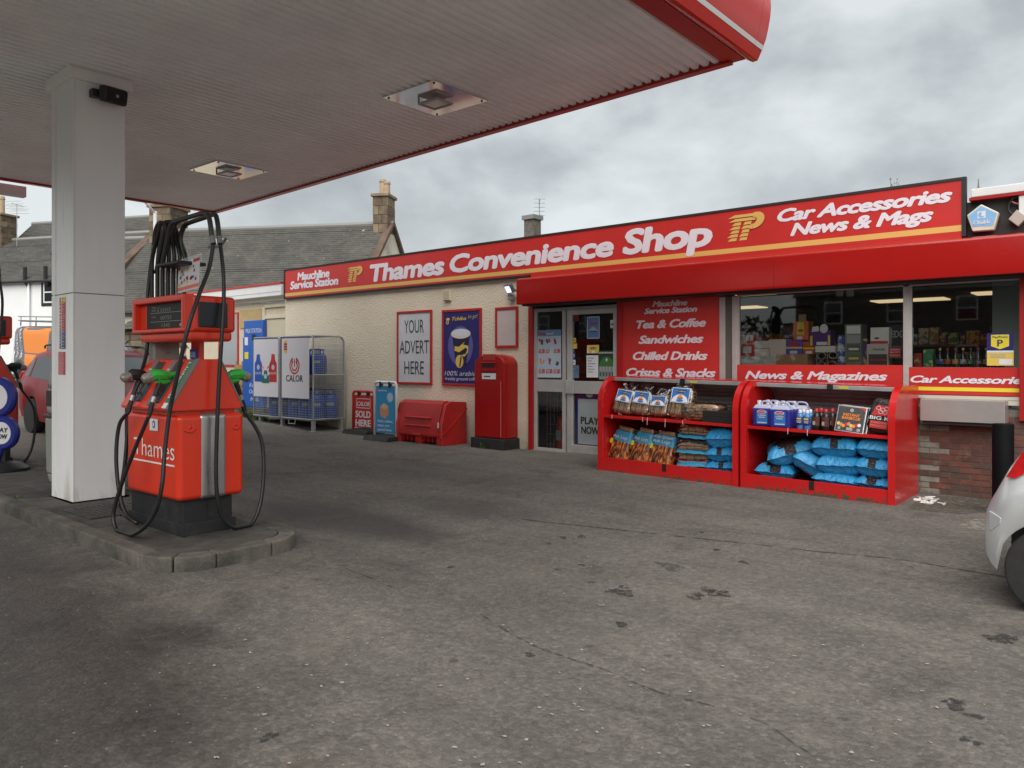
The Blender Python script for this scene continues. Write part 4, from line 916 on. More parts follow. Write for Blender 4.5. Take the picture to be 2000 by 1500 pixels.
for s_ in (-1, 1):
    for pts in ([(0.05, 0.30 + 0.06 * k) for k in range(11)], [(-Ls/2 + 0.80 + 0.01 * k, 0.45 + 0.05 * k) for k in range(10)]):
        b = MB(); b.tube([on_car(x, z, s_) for x, z in pts], 0.0035, 4); b.build('panel_gap', seam_m, scar)
b = MB(); b.box(-Ls/2 - 0.012, -Ls/2 + 0.01, -0.26, 0.26, 0.50, 0.61); b.build('number_plate', pure_yellow, scar)
b = MB(); b.tube([(-Ls/2 + 0.28, -0.15, 1.17), (-Ls/2 + 0.20, 0.05, 1.06), (-Ls/2 + 0.19, 0.2, 1.05)], 0.012, 6); b.build('rear_wiper', black_plastic, scar, smooth=True)

maroon = mat('maroon_car_paint', (0.22, 0.008, 0.016), 0.35, 0.0, var=0.04, spec=0.35)
Lr = 4.35
rc = onG(55, 835); rcar = thing('red_suv', 'dark red estate car with roof bars parked behind the white column', 'car', (rc.x - 0.85 + Lr / 2, rc.y + 0.9, zg(rc.x - 0.85 + Lr / 2)), 0, local=True)
rcar.rotation_euler = (0, 0.045, 0.0)
topR = [(-Lr/2, 0.80), (-Lr/2 + 0.08, 1.05), (-Lr/2 + 0.32, 1.38), (-Lr/2 + 0.62, 1.60), (-1.0, 1.68), (0.0, 1.69), (0.42, 1.62), (1.20, 1.12), (1.75, 0.98), (Lr/2, 0.80)]
beltR = [(-Lr/2, 0.78), (-Lr/2 + 0.2, 1.10), (0.0, 1.04), (1.1, 0.98), (Lr/2, 0.72)]
car(rcar, maroon, Lr, 1.80, topR, beltR, (-Lr/2 + 0.85, Lr/2 - 0.88), 0.34, sill=0.28, glass=((-Lr/2 + 0.42, -Lr/2 + 0.72, -Lr/2 + 0.66, -Lr/2 + 0.80), (-Lr/2 + 0.78, -0.28, -Lr/2 + 0.92, -0.30), (-0.18, 0.98, -0.20, 0.40)), screens=((-Lr/2 + 0.22, -Lr/2 + 0.52, 'rear_window'), (0.52, 1.16, 'windscreen')))
for sgn in (-1, 1):
    b = MB(); b.tube(smooth_path([(-1.35, sgn * 0.62, 1.66), (-1.2, sgn * 0.62, 1.735), (0.1, sgn * 0.62, 1.745), (0.3, sgn * 0.62, 1.67)], 5), 0.018, 6); b.build('roof_rail', black_plastic, rcar, smooth=True)
    b = MB(); b.tube([(Lr/2 - 0.30, sgn * 0.80, 0.84), (Lr/2 - 0.14, sgn * 0.66, 0.80), (Lr/2 - 0.09, sgn * 0.50, 0.76)], [0.05, 0.085, 0.05], 8); b.build('headlamp', mat('headlamp_glass', (0.62, 0.65, 0.67), 0.06, spec=0.8), rcar, smooth=True)
    b = MB(); b.tube([(-Lr/2 + 0.10, sgn * 0.79, 0.9), (-Lr/2 + 0.14, sgn * 0.80, 1.1), (-Lr/2 + 0.24, sgn * 0.75, 1.25)], 0.05, 6); b.build('tail_lamp', lamp_red, rcar, smooth=True)
for x in (-0.85, -0.05):
    b = MB(); b.box(x - 0.03, x + 0.03, -0.72, 0.72, 1.75, 1.785); b.build('roof_bar', galv, rcar, bevel=0.01)
for y in (-0.3, 0.15):
    b = MB(); b.tube(smooth_path([(-1.5, y, 1.80), (-0.4, y, 1.81), (0.4, y, 1.83), (0.6, y, 1.90)], 4), 0.022, 6); b.build('cycle_carrier', galv, rcar, smooth=True)
b = MB(); b.tube([(-0.75, -0.3, 1.81), (-0.72, -0.3, 1.93), (-0.6, -0.3, 1.95), (-0.5, -0.3, 1.82)], 0.012, 6); b.build('carrier_clamp', black_plastic, rcar, smooth=True)

van_dk = mat('van_charcoal', (0.075, 0.078, 0.085), 0.35, coat=0.4, var=0.04)
Lv = 5.3; vx0 = -27.3; vY = 8.0
van = thing('works_van', 'charcoal and orange signwritten works van with a roof rack behind the red car', 'van', (vx0 + Lv / 2, vY + 0.98, zg(vx0 + Lv / 2)), 0, local=True)
van.rotation_euler = (0, 0.04, 0)
topV = [(-Lv/2, 1.2), (-Lv/2 + 0.04, 1.75), (-Lv/2 + 0.14, 1.93), (0.6, 1.97), (1.05, 1.90), (1.9, 1.22), (Lv/2 - 0.1, 1.02), (Lv/2, 0.85)]
beltV = [(-Lv/2, 1.1), (0.5, 1.12), (1.7, 1.08), (Lv/2, 0.75)]
bodyV, sectV, hwV = car(van, van_dk, Lv, 1.98, topV, beltV, (-Lv/2 + 1.0, Lv/2 - 0.95), 0.34, sill=0.3, tumble=0.9, glass=((0.45, 1.65, 0.5, 1.08),), screens=((1.1, 1.82, 'windscreen'),))
def on_van(x, z, off=0.008):
    r = sectV(x); ys = r[5][0]
    for (p, q) in zip(r, r[1:]):
        if p[1] <= z <= q[1]: ys = p[0] + (q[0] - p[0]) * (z - p[1]) / (q[1] - p[1] + 1e-6)
    return (x, -(ys + off), z)
def livery(poly, m, off, nm='livery_panel'):
    # sample a polygon in (x, z) as vertical strips so that it follows the body side
    x0, x1 = min(p[0] for p in poly), max(p[0] for p in poly); b = MB(); k = 26; cols = []
    for i in range(k + 1):
        x = x0 + (x1 - x0) * min(0.9999, max(0.0001, i / k)); zs = []
        for (p, q) in zip(poly, poly[1:] + poly[:1]):
            if (p[0] - x) * (q[0] - x) < 0: zs.append(p[1] + (q[1] - p[1]) * (x - p[0]) / (q[0] - p[0]))
        cols.append((x, min(zs), max(zs)))
    g = []
    for (x, a, c) in cols:
        for j in range(9): g.append(on_van(x, a + (c - a) * j / 8, off))
    b.add(g, [(i*9+j, (i+1)*9+j, (i+1)*9+j+1, i*9+j+1) for i in range(k) for j in range(8)]); b.build(nm, m, van, smooth=True)
livery([(-1.75, 1.9), (0.55, 1.88), (0.40, 1.14), (-1.35, 1.14)], orange_print, 0.008); livery([(-1.32, 1.10), (0.7, 1.10), (0.7, 0.7), (-1.15, 0.7)], orange_print, 0.008)
livery([(-Lv/2 + 0.1, 1.15), (-2.25, 1.15), (-2.0, 0.45), (-Lv/2 + 0.1, 0.45)], white_paint, 0.008)
for (tt, x, z) in (('REACTIVE', -1.98, 1.80), ('STATIO', -2.25, 1.62), ('Y O', -2.45, 1.35)):
    uu = Vector((math.cos(-1.15), 0, math.sin(-1.15))); vv = Vector((math.sin(1.15), 0, math.cos(1.15)))
    o_ = tx(tt, (x, -1.012, z), uu, vv, None, 0.15, letter_white, van, off=0.02)
    for v in o_.data.vertices: v.co.y = on_van(v.co.x, max(0.4, min(1.85, v.co.z)), 0.014)[1]
for sgn in (-1, 1):
    for zz in (2.10, 2.22):
        b = MB(); b.tube([(-2.4, sgn * 0.8, zz), (0.75, sgn * 0.8, zz - 0.01), (0.95, sgn * 0.8, zz - 0.03)], 0.018, 6); b.build('rack_rail', galv, van, smooth=True)
    for x in (-2.2, -0.9, 0.6):
        b = MB(); b.tube([(x, sgn * 0.8, 1.93), (x, sgn * 0.8, 2.22)], 0.018, 6); b.build('rack_post', galv, van, smooth=True)
for k in range(6): b = MB(); b.box(-2.2 + k * 0.56, -2.14 + k * 0.56, -0.8, 0.8, 2.06, 2.09); b.build('rack_slat', galv, van)

# ================================================================ person by the milk machine
def skin_fig(root, nm, verts, edges, rad, m, sub=2):
    me = bpy.data.meshes.new(nm); me.from_pydata(verts, edges, []); me.update()
    o = bpy.data.objects.new(nm, me); link(o, root); ORG[o.name] = Vector((0, 0, 0)); me.materials.append(m)
    o.modifiers.new('skin', 'SKIN'); 
    if not me.skin_vertices: me.attributes
    for i, r in enumerate(rad): 
        sv_ = me.skin_vertices[0].data[i]; sv_.radius = (r if isinstance(r, tuple) else (r, r)); sv_.use_root = (i == 0)
    s_ = o.modifiers.new('sub', 'SUBSURF'); s_.levels = sub; s_.render_levels = sub
    return o
pp = atD(357, 700, 18.6); pz = zg(pp.x)
per = thing('person', 'person in a navy jumper standing beyond the near pump with one arm bent', 'person', (pp.x, pp.y, pz), 1.1, local=True)
skin_m = mat('skin', (0.52, 0.27, 0.19), 0.5, var=0.08); navy_cloth = mat('navy_cloth', (0.014, 0.022, 0.07), 0.85, var=0.2); trouser = mat('dark_trousers', (0.03, 0.032, 0.04), 0.9, var=0.2); hair_m = mat('short_brown_hair', (0.09, 0.06, 0.04), 0.7, var=0.3, vscale=40)
# body: head, neck, trunk, hands (facing +x)
V = [(0,0,0.98),(0,0,1.20),(0,0,1.42),(0.005,0,1.50),(0.01,0,1.56),(0.02,0,1.66),(0.02,0,1.735), (0,0.19,1.41),(0.02,0.25,1.14),(0.10,0.26,0.93),(0.13,0.26,0.84), (0,-0.19,1.41),(0.0,-0.27,1.15),(0.22,-0.20,1.22),(0.30,-0.17,1.26), (0,0.09,0.92),(0.02,0.10,0.50),(0,0.11,0.08),(0,-0.09,0.92),(0.02,-0.10,0.50),(0,-0.11,0.08)]
Ed = [(0,1),(1,2),(2,3),(3,4),(4,5),(5,6),(2,7),(7,8),(8,9),(9,10),(2,11),(11,12),(12,13),(13,14),(0,15),(15,16),(16,17),(0,18),(18,19),(19,20)]
Rr = [(0.13,0.11),(0.13,0.10),(0.12,0.09),(0.055,0.055),(0.06,0.06),(0.085,0.095),(0.06,0.07),0.06,0.045,0.035,0.03,0.06,0.045,0.035,0.03,0.085,0.06,0.042,0.085,0.06,0.042]
skin_fig(per, 'body', V, Ed, Rr, skin_m)
jV = V[:3] + [V[7], V[8], (0.09,0.26,0.955), V[11], V[12], (0.19,-0.21,1.21), (0,0,0.90)]; jE = [(0,1),(1,2),(2,3),(3,4),(4,5),(2,6),(6,7),(7,8),(0,9)]; jR = [(0.165,0.14),(0.16,0.13),(0.15,0.11),0.078,0.062,0.05,0.078,0.062,0.05,(0.165,0.14)]
skin_fig(per, 'jumper', jV, jE, jR, navy_cloth)
tV = [V[0]] + V[15:21]; tV[3] = (0,0.11,0.07); tV[6] = (0,-0.11,0.07); skin_fig(per, 'trousers', tV, [(0,1),(1,2),(2,3),(0,4),(4,5),(5,6)], [(0.155,0.13),0.105,0.08,0.07,0.105,0.08,0.07], trouser)
b = MB(); b.grid(lambda u, v: (0.008 + 0.105 * math.sin(v*PI*0.55) * math.cos(u*2*PI) - 0.01, 0.098 * math.sin(v*PI*0.55) * math.sin(u*2*PI), 1.665 + 0.125 * math.cos(v*PI*0.55)), 14, 7); b.build('hair', hair_m, per, smooth=True)
b = MB(); b.tube([(0.105,0,1.675),(0.135,0,1.64),(0.11,0,1.63)], [0.012,0.016,0.012], 6); b.build('nose', skin_m, per, smooth=True)
for s_ in (-1, 1):
    b = MB(); b.lathe([(0.005,0),(0.013,0.008),(0.005,0.016)], (0.103, s_*0.034, 1.682), 8); b.build('eye', black_frame, per)
    b = MB(); b.tube([(0.01, s_*0.09, 1.64), (0.005, s_*0.105, 1.665), (0.015, s_*0.095, 1.69)], 0.012, 6); b.build('ear', skin_m, per, smooth=True)
    b = MB(); b.tube([(-0.06, s_*0.11, 0.04), (0.06, s_*0.115, 0.045), (0.16, s_*0.12, 0.03)], [0.045,0.05,0.035], 8); b.build('shoe', black_plastic, per, smooth=True)
for (hx, hy, hz2, dx_) in ((0.13, 0.26, 0.83, 0), (0.31, -0.165, 1.265, 1)):
    for k in range(4):
        o_ = (k - 1.5) * 0.017; b = MB()
        if dx_: b.tube([(hx, hy + o_, hz2), (hx + 0.05, hy + o_, hz2 + 0.015 - abs(o_)), (hx + 0.075, hy + o_, hz2 - 0.01)], 0.0085, 6)
        else: b.tube([(hx + o_, hy, hz2), (hx + o_ + 0.005, hy, hz2 - 0.06), (hx + o_ + 0.015, hy - 0.012, hz2 - 0.09 + abs(o_))], 0.0085, 6)
        b.build('finger', skin_m, per, smooth=True)
    b = MB(); b.tube([(hx - 0.01, hy - 0.025, hz2 + 0.01), (hx + 0.02, hy - 0.045, hz2 - 0.01), (hx + 0.035, hy - 0.045, hz2 - 0.03)], 0.009, 6); b.build('thumb', skin_m, per, smooth=True)

# ================================================================ houses
def slate_mat(nm, c0, c1, sc):
    m = bpy.data.materials.new(nm); m.use_nodes = True; t = m.node_tree; bb = bsdf(m)
    uv = N(t, 'ShaderNodeTexCoord').outputs['UV']
    br = N(t, 'ShaderNodeTexBrick'); br.inputs['Scale'].default_value = 1.0; br.inputs['Brick Width'].default_value = 0.26; br.inputs['Row Height'].default_value = 0.13; br.inputs['Mortar Size'].default_value = 0.005
    br.inputs['Color1'].default_value = (*c0, 1); br.inputs['Color2'].default_value = (*c1, 1); br.inputs['Mortar'].default_value = (0.035, 0.034, 0.033, 1); br.offset = 0.5
    t.links.new(uv, br.inputs['Vector'])
    n = N(t, 'ShaderNodeTexNoise'); n.inputs['Scale'].default_value = 0.9; n.inputs['Detail'].default_value = 9; n.inputs['Roughness'].default_value = 0.75; t.links.new(uv, n.inputs['Vector'])
    r = N(t, 'ShaderNodeValToRGB'); t.links.new(n.outputs[0], r.inputs[0]); r.color_ramp.elements[0].position = 0.3; r.color_ramp.elements[0].color = (0.6, 0.6, 0.6, 1); r.color_ramp.elements[1].position = 0.7; r.color_ramp.elements[1].color = (1.35, 1.33, 1.25, 1)
    x = N(t, 'ShaderNodeMixRGB', blend_type='MULTIPLY'); x.inputs[0].default_value = 1; t.links.new(br.outputs[0], x.inputs[1]); t.links.new(r.outputs[0], x.inputs[2])
    vo = N(t, 'ShaderNodeTexNoise'); vo.inputs['Scale'].default_value = 5.5; vo.inputs['Detail'].default_value = 4; t.links.new(uv, vo.inputs['Vector'])
    r2 = N(t, 'ShaderNodeValToRGB'); t.links.new(vo.outputs[0], r2.inputs[0]); r2.color_ramp.elements[0].position = 0.68; r2.color_ramp.elements[1].position = 0.74; r2.color_ramp.elements[0].color = (0, 0, 0, 1)
    x2 = N(t, 'ShaderNodeMixRGB'); t.links.new(r2.outputs[0], x2.inputs[0]); t.links.new(x.outputs[0], x2.inputs[1]); x2.inputs[2].default_value = (0.34, 0.33, 0.29, 1)
    t.links.new(x2.outputs[0], bb.inputs['Base Color']); bb.inputs['Roughness'].default_value = 0.8; return m
slate = slate_mat('grey_slate', (0.068, 0.067, 0.062), (0.094, 0.090, 0.082), 1)
stone_m = mat('brown_sandstone', (0.155, 0.115, 0.075), 0.9, var=0.35, vscale=3, dirt=(0.06, 0.048, 0.035), dscale=1.4, dlo=0.45, dhi=0.65)
stone_b = mat('grey_sandstone', (0.21, 0.165, 0.11), 0.9, var=0.3, vscale=3)
harl_pale = mat('pale_harl', (0.66, 0.62, 0.50), 0.9, var=0.18, vscale=1.2, dirt=(0.30, 0.28, 0.22), dscale=0.9, dlo=0.5, dhi=0.75)
white_wall = mat('white_render', (0.78, 0.79, 0.79), 0.8, var=0.03, vscale=1)
terracotta = mat('terracotta', (0.40, 0.29, 0.19), 0.8, var=0.15)
verge_m = mat('verge_brown', (0.115, 0.075, 0.055), 0.85, var=0.35, vscale=2)
def chimney(h, c, w, d, z0, z1, pots, rz, lab=None):
    M = Matrix.Translation((c[0], c[1], 0)) @ Matrix.Rotation(rz, 4, 'Z')
    b = MB(); b.box(-w/2 + 0.03, w/2 - 0.03, -d/2 + 0.03, d/2 - 0.03, z0, z1, M); st = b.build('chimney', mat('mortar_dark', (0.10, 0.085, 0.065), 0.95), h)
    rnd = random.Random(int(abs(c[0]) * 7)); rows = max(3, int((z1 - z0) / 0.28)); hh = (z1 - z0) / rows
    for r in range(rows):
        for (L, ax) in ((w, 0), (d, 1)):
            n = max(2, int(L / 0.42)); 
            for sd in (-1, 1):
                xx = -L / 2
                for k in range(n):
                    ww = L / n * (1 + (0.25 if (k + r) % 2 else -0.25)) if n == 2 else L / n
                    x1 = min(L / 2, xx + ww); z = z0 + r * hh; b = MB(); e_ = rnd.uniform(0, 0.015)
                    if ax == 0: b.box(xx + 0.008, x1 - 0.008, sd * (d/2 - 0.05), sd * (d/2 + e_), z + 0.008, z + hh - 0.008, M)
                    else: b.box(sd * (w/2 - 0.05), sd * (w/2 + e_ + 0.002), xx + 0.008, x1 - 0.008, z + 0.008, z + hh - 0.008, M)
                    b.build('chimney_stone', rnd.choice([stone_m, stone_b, stone_m]), st); xx = x1
    b = MB(); b.box(-w/2 - 0.08, w/2 + 0.08, -d/2 - 0.08, d/2 + 0.08, z1, z1 + 0.12, M); b.build('chimney_cap', stone_b, st, bevel=0.02)
    for i, (ox, ph) in enumerate(pots):
        b = MB(); b.lathe([(0.135, 0), (0.125, ph * 0.75), (0.12, ph * 0.82), (0.15, ph * 0.84), (0.15, ph * 0.9), (0.125, ph * 0.92), (0.125, ph)], (0, 0, 0), 12, M @ Matrix.Translation((ox, 0.0, z1 + 0.12))); b.build('chimney_pot', terracotta, st, smooth='auto')
def house(nm, label, A, B, half, zr, ze, wallm, gz=0.0, cat='house', overh=0.12, cap=True):
    """A -> B is the ridge line on plan (2D), half = half depth, zr ridge, ze eaves; front is the side to the right of A->B"""
    A = Vector((*A, 0)); B = Vector((*B, 0)); t = (B - A).normalized(); n = Vector((t.y, -t.x, 0)); L = (B - A).length
    h = thing(nm, label, cat, (A.x, A.y, gz))
    P_ = lambda s, d, z: A + t * s + n * d + Vector((0, 0, z))
    b = MB(); prof = [(-half, gz), (half, gz), (half, ze), (0, zr), (-half, ze)]
    b.add([P_(0, d, z) for d, z in prof] + [P_(L, d, z) for d, z in prof], [(4,3,2,1,0),(5,6,7,8,9)] + [(i, (i+1) % 5, 5+(i+1) % 5, 5+i) for i in (0, 1, 4)]); b.build('wall', wallm, h)
    for sd in (1, -1):
        k = max(6, int(math.hypot(half, zr - ze) / 0.13)); me_v = []; me_f = []; uvs = []
        d1 = half + 0.18; z1 = ze - 0.18 * (zr - ze) / half; Ls = math.hypot(d1, zr - z1)
        for i in range(k):
            f0, f1 = i / k, (i + 1) / k; up = Vector((0, 0, 1))
            for (f, lift) in ((f0, 0.075), (f1, 0.045)):
                d = sd * d1 * (1 - f); z = z1 + (zr - z1) * f + lift
                for s in (-overh, L + overh): me_v.append(P_(s, d, z)); uvs.append((s, f * Ls))
            q = len(me_v) - 4; me_f.append((q, q+1, q+3, q+2))
            if i: me_f.append((q - 2, q - 1, q + 1, q))
        b = MB(); b.add(me_v, me_f); o = b.build('slate_roof', slate, h); me = o.data
        uvl = me.uv_layers.new(name='uv')
        for lp in me.loops: uvl.data[lp.index].uv = uvs[lp.vertex_index]
    if cap: b = MB(); b.tube([P_(-overh, 0, zr + 0.06), P_(L + overh, 0, zr + 0.06)], 0.11, 8); b.build('ridge_cap', mat('ridge_grey', (0.24, 0.24, 0.23), 0.8), h)
    b = MB(); b.tube([P_(-overh, half + 0.2, ze - 0.12), P_(L + overh, half + 0.2, ze - 0.12)], 0.07, 8); b.build('gutter', black_plastic, h)
    return h, P_, t, n, L
def far_window(h, P_, s0, s1, d, z0, z1, fm=white_paint, surround=None):
    if surround is not None:
        b = MB(); vs = [P_(s, dd, z) for dd in (d - 0.02, d + 0.025) for (s, z) in ((s0 - 0.14, z0 - 0.14), (s1 + 0.14, z0 - 0.14), (s1 + 0.14, z1 + 0.14), (s0 - 0.14, z1 + 0.14))]
        b.add(vs, [(0,1,2,3),(7,6,5,4),(0,4,5,1),(1,5,6,2),(2,6,7,3),(3,7,4,0)]); b.build('window_surround', surround, h)
    b = MB(); vs = [P_(s, dd, z) for dd in (d - 0.02, d + 0.045) for (s, z) in ((s0, z0), (s1, z0), (s1, z1), (s0, z1))]; b.add(vs, [(0,1,2,3),(7,6,5,4),(0,4,5,1),(1,5,6,2),(2,6,7,3),(3,7,4,0)]); w_ = b.build('window', fm, h)
    zm = (z0 + z1) / 2
    for (a, c) in ((z0 + 0.07, zm - 0.03), (zm + 0.03, z1 - 0.07)):
        b = MB(); b.poly([P_(s0 + 0.07, d + 0.05, a), P_(s1 - 0.07, d + 0.05, a), P_(s1 - 0.07, d + 0.05, c), P_(s0 + 0.07, d + 0.05, c)]); b.build('pane', car_glass, w_)
def roof_light(h, P_, s, d, half, zr, ze, w_=0.55, l_=0.8):
    sl = (zr - ze) / half; b = MB()
    def Q(ss, dd, up): return P_(ss, dd, zr - abs(dd) * sl + up)
    vs = [Q(s + a, d + c, u) for u in (0.04, 0.17) for (a, c) in ((-w_/2, -l_/2), (w_/2, -l_/2), (w_/2, l_/2), (-w_/2, l_/2))]; b.add(vs, [(3,2,1,0),(4,5,6,7),(0,1,5,4),(1,2,6,5),(2,3,7,6),(3,0,4,7)]); f = b.build('roof_light', black_plastic, h)
    b = MB(); b.poly([Q(s + a, d + c, 0.178) for (a, c) in ((-w_/2 + 0.07, -l_/2 + 0.07), (w_/2 - 0.07, -l_/2 + 0.07), (w_/2 - 0.07, l_/2 - 0.07), (-w_/2 + 0.07, l_/2 - 0.07))]); b.build('pane', mat('skylight_glass', (0.45, 0.5, 0.5), 0.08, spec=0.9), f)
# long slate-roofed house behind the shop; ridge runs left from the stone chimney
Dg = 30.0
rA = atD(764, 440, Dg); tdir = Vector((-0.868, -0.495, 0)); LA = 10.2
rB = rA + tdir * LA
zrA = rA.z; zeA = 3.5
hA, PA, tA, nA, _ = house('slate_roof_house', 'long house with grey slate roof and stone end chimney behind the shop', (rB.x, rB.y), (rA.x, rA.y), 3.6, zrA, zeA, harl_pale, 0.3)
chimney(hA, PA(LA - 0.30, 0, 0), 0.58, 0.85, zrA - 0.35, zrA + 1.05, ((-0.05, 0.62), (0.12, 0.52)), math.atan2(-tdir.y, -tdir.x))
for sgn in (1, -1):   # brown skew stones along the gable
    b = MB(); d0, z0 = 3.85 * sgn, zeA - 0.1; vs = [PA(LA + e, d, z + u) for e in (-0.13, 0.13) for (d, z) in ((0, zrA), (d0, z0)) for u in (0.0, 0.18)]
    b.add(vs, [(0,1,3,2),(4,6,7,5),(0,4,5,1),(2,3,7,6),(1,5,7,3),(0,2,6,4)]); b.build('skew_stones', verge_m, hA)
roof_light(hA, PA, 3.2, 0.75, 3.6, zrA, zeA, 0.55, 0.42)
# next cottage on the left, with a taller ridge stepping down
cB = rB + tdir * 0.4
hB, PB, tB, nB, _ = house('cream_cottage', 'cream cottage with slate roof seen between the column and the pump hoses', ((cB + tdir * 1.1).x, (cB + tdir * 1.1).y), (cB.x, cB.y), 3.5, zrA - 0.25, 4.0, mat('cream_render', (0.62, 0.57, 0.44), 0.85, var=0.1, vscale=1.5, dirt=(0.42, 0.38, 0.30), dscale=1.5), 0.3)
chimney(hA, PA(0.55, 0, 0), 0.95, 1.2, zrA - 0.5, zrA + 0.95, ((0.0, 0.4),), math.atan2(-tdir.y, -tdir.x))
far_window(hA, PA, 0.5, 1.1, 3.5, 2.3, 3.6)
b = MB(); vs = [PB(1.22 + e, d, z + u) for e in (-0.2, 0.2) for (d, z) in ((0, zrA - 0.2), (3.7, 3.85)) for u in (0.0, 0.16)]; b.add(vs, [(0,1,3,2),(4,6,7,5),(0,4,5,1),(2,3,7,6),(1,5,7,3),(0,2,6,4)]); b.build('skew_stones', verge_m, hB)
# white two-storey house across the road, left
w0 = atD(-260, 540, 38); w1 = atD(200, 540, 34); 
ww = Vector((w1.x - w0.x, w1.y - w0.y, 0)).normalized(); wn = Vector((ww.y, -ww.x, 0)); half = 3.6
zeW = atD(60, 545, 35).z; zrW = atD(60, 462, 38.5).z
hW, PW, tW, nW, LW = house('white_house', 'white rendered house with slate roof beyond the orange and charcoal van', ((w0 - wn * half).x, (w0 - wn * half).y), ((w1 - wn * half).x, (w1 - wn * half).y), half, zrW, zeW, white_wall, 0.5)
def s_at(px): 
    best = min(range(400), key=lambda i: abs((lambda p: CX + F * (p.x * rX + p.y * rY) / (p.x * dX + p.y * dY))(PW(LW * i / 400, half, 3)) - px)); return LW * best / 400
def z_at(px, py, s): p = PW(s, half, 0); return EYE + (HY - py) / F * (p.x * dX + p.y * dY)
sa, sb = s_at(86), s_at(99); far_window(hW, PW, sa, sb + 0.25, half, z_at(90, 592, sa), z_at(90, 550, sa), surround=black_plastic)
for px in (53, 93):
    s = s_at(px); b = MB(); b.tube([PW(s, half + 0.12, zeW + 0.55), PW(s, half + 0.12, zeW - 0.1), PW(s + 0.15, half + 0.1, zeW - 0.3)], 0.09, 6); b.build('soil_pipe', black_plastic, hW)
s = s_at(60); b = MB(); b.tube([PW(s, half + 0.1, zeW - 0.2), PW(s, half + 0.1, 0.6)], 0.055, 6); b.build('downpipe', white_paint, hW, smooth=True)
roof_light(hW, PW, s_at(42) , 1.3, half, zrW, zeW, 0.7, 0.8)
chimney(hW, PW(4.65, 0.2, 0), 0.9, 0.9, zrW - 0.5, zrW + 1.25, ((-0.05, 0.95),), math.atan2(tW.y, tW.x))
# house joining it on the right with a slightly higher ridge
vA = atD(66, 456, 41.5)
zrV = atD(110, 440, 41.5).z
hV, PV, _, _, _ = house('grey_roof_house', 'house with slightly taller slate roof joined to the white house', (vA.x + 0.1, vA.y), ((vA + (w1 - w0).normalized() * 9).x, (vA + (w1 - w0).normalized() * 9).y), 3.6, zrV, zeW + 0.1, white_wall, 0.5)
# aerials
def aerial(base, h_, label, rz=0.0, els=6, wid=0.5):
    t = thing('tv_aerial', label, 'aerial', base); b = MB(); z = Vector(base); b.tube([z, z + Vector((0, 0, h_))], 0.015, 5); b.build('mast', galv, t)
    u = Vector((math.cos(rz), math.sin(rz), 0)); v = Vector((-u.y, u.x, 0)); top = z + Vector((0, 0, h_ - 0.05)); b = MB(); b.tube([top - v * 0.35, top + v * 0.45], 0.011, 5); b.build('boom', galv, t)
    for k in range(els):
        for dz in (-0.1, 0.1) if wid > 0.4 else (0,):
            b = MB(); c = top + v * (-0.3 + 0.7 * k / els) + Vector((0, 0, dz - 0.09 * k)); b.tube([c - u * wid / 2, c + u * wid / 2], 0.007, 4); b.build('element', galv, t)
q = atD(33, 460, 36.2); aerial((q.x, q.y, q.z - 0.5), 2.0, 'thin television aerial beside the white house chimney', 0.6, 4, 0.9)
# pole lamp column behind the pump
q = atD(303, 700, 24.0); lpz = zg(q.x); lp = thing('street_pole', 'tall white and grey street pole rising behind the pump hoses', 'pole', (q.x, q.y, lpz))
b = MB(); b.tube([(q.x, q.y, lpz), (q.x, q.y, 6.3)], [0.07, 0.055], 10); b.build('shaft', white_paint, lp, smooth='auto'); b = MB(); b.tube([(q.x, q.y, lpz), (q.x, q.y, lpz + 1.2)], 0.10, 10); b.build('base', galv, lp, smooth='auto'); b = MB(); b.tube([(q.x, q.y, 6.25), (q.x + 0.2, q.y - 0.4, 6.5), (q.x + 0.3, q.y - 1.0, 6.55)], 0.035, 8); b.build('bracket', white_paint, lp, smooth=True)
# lean-to with slate roof and rubble wall beside the cream cottage
def rubble(t, P_, L, H, d, z0, seed, m=(None,)):
    rnd = random.Random(seed); z = z0; k = 0
    while z < z0 + H - 0.05:
        hh = min(rnd.uniform(0.16, 0.27), z0 + H - z); x = -rnd.uniform(0, 0.25)
        while x < L:
            w_ = rnd.uniform(0.25, 0.62); a, c = max(0, x), min(L, x + w_)
            if c - a > 0.06:
                b = MB(); e_ = rnd.uniform(0.0, 0.05); vs = [P_(s, dd, zz) for dd in (d - 0.02, d + 0.03 + e_) for (s, zz) in ((a + 0.012, z + 0.012), (c - 0.012, z + 0.012), (c - 0.02, z + hh - 0.01), (a + 0.015, z + hh - 0.014))]
                b.add(vs, [(0,1,2,3),(7,6,5,4),(0,4,5,1),(1,5,6,2),(2,6,7,3),(3,7,4,0)]); b.build('stone', rnd.choice([stone_m, stone_b, verge_m, stone_m]), t, bevel=0.015, seg=1)
            x += w_
        z += hh
q0 = atD(238, 660, 26.5); q1 = atD(318, 660, 25.5); dd = (q1 - q0); dd.z = 0; Lr_ = dd.length; tt_ = dd.normalized(); nn_ = Vector((tt_.y, -tt_.x, 0)); zt_ = atD(270, 642, 26).z; gz_ = zg(q0.x)
rw = thing('stone_shed', 'low rubble stone shed with a slate lean-to roof behind the red car', 'shed', (q0.x, q0.y, gz_))
PR = lambda s, d, z: Vector((q0.x, q0.y, 0)) + tt_ * s + nn_ * d + Vector((0, 0, z))
b = MB(); b.add([PR(s, d, z) for s in (0, Lr_) for (d, z) in ((0, gz_), (-2.0, gz_), (-2.0, zt_ + 1.1), (0, zt_))], [(0,1,2,3),(7,6,5,4),(0,4,5,1),(1,5,6,2),(3,2,6,7),(0,3,7,4)]); b.build('wall', mat('mortar_pale', (0.24, 0.21, 0.16), 0.95, var=0.2), rw)
rubble(rw, PR, Lr_, zt_ - gz_, 0, gz_, 8)
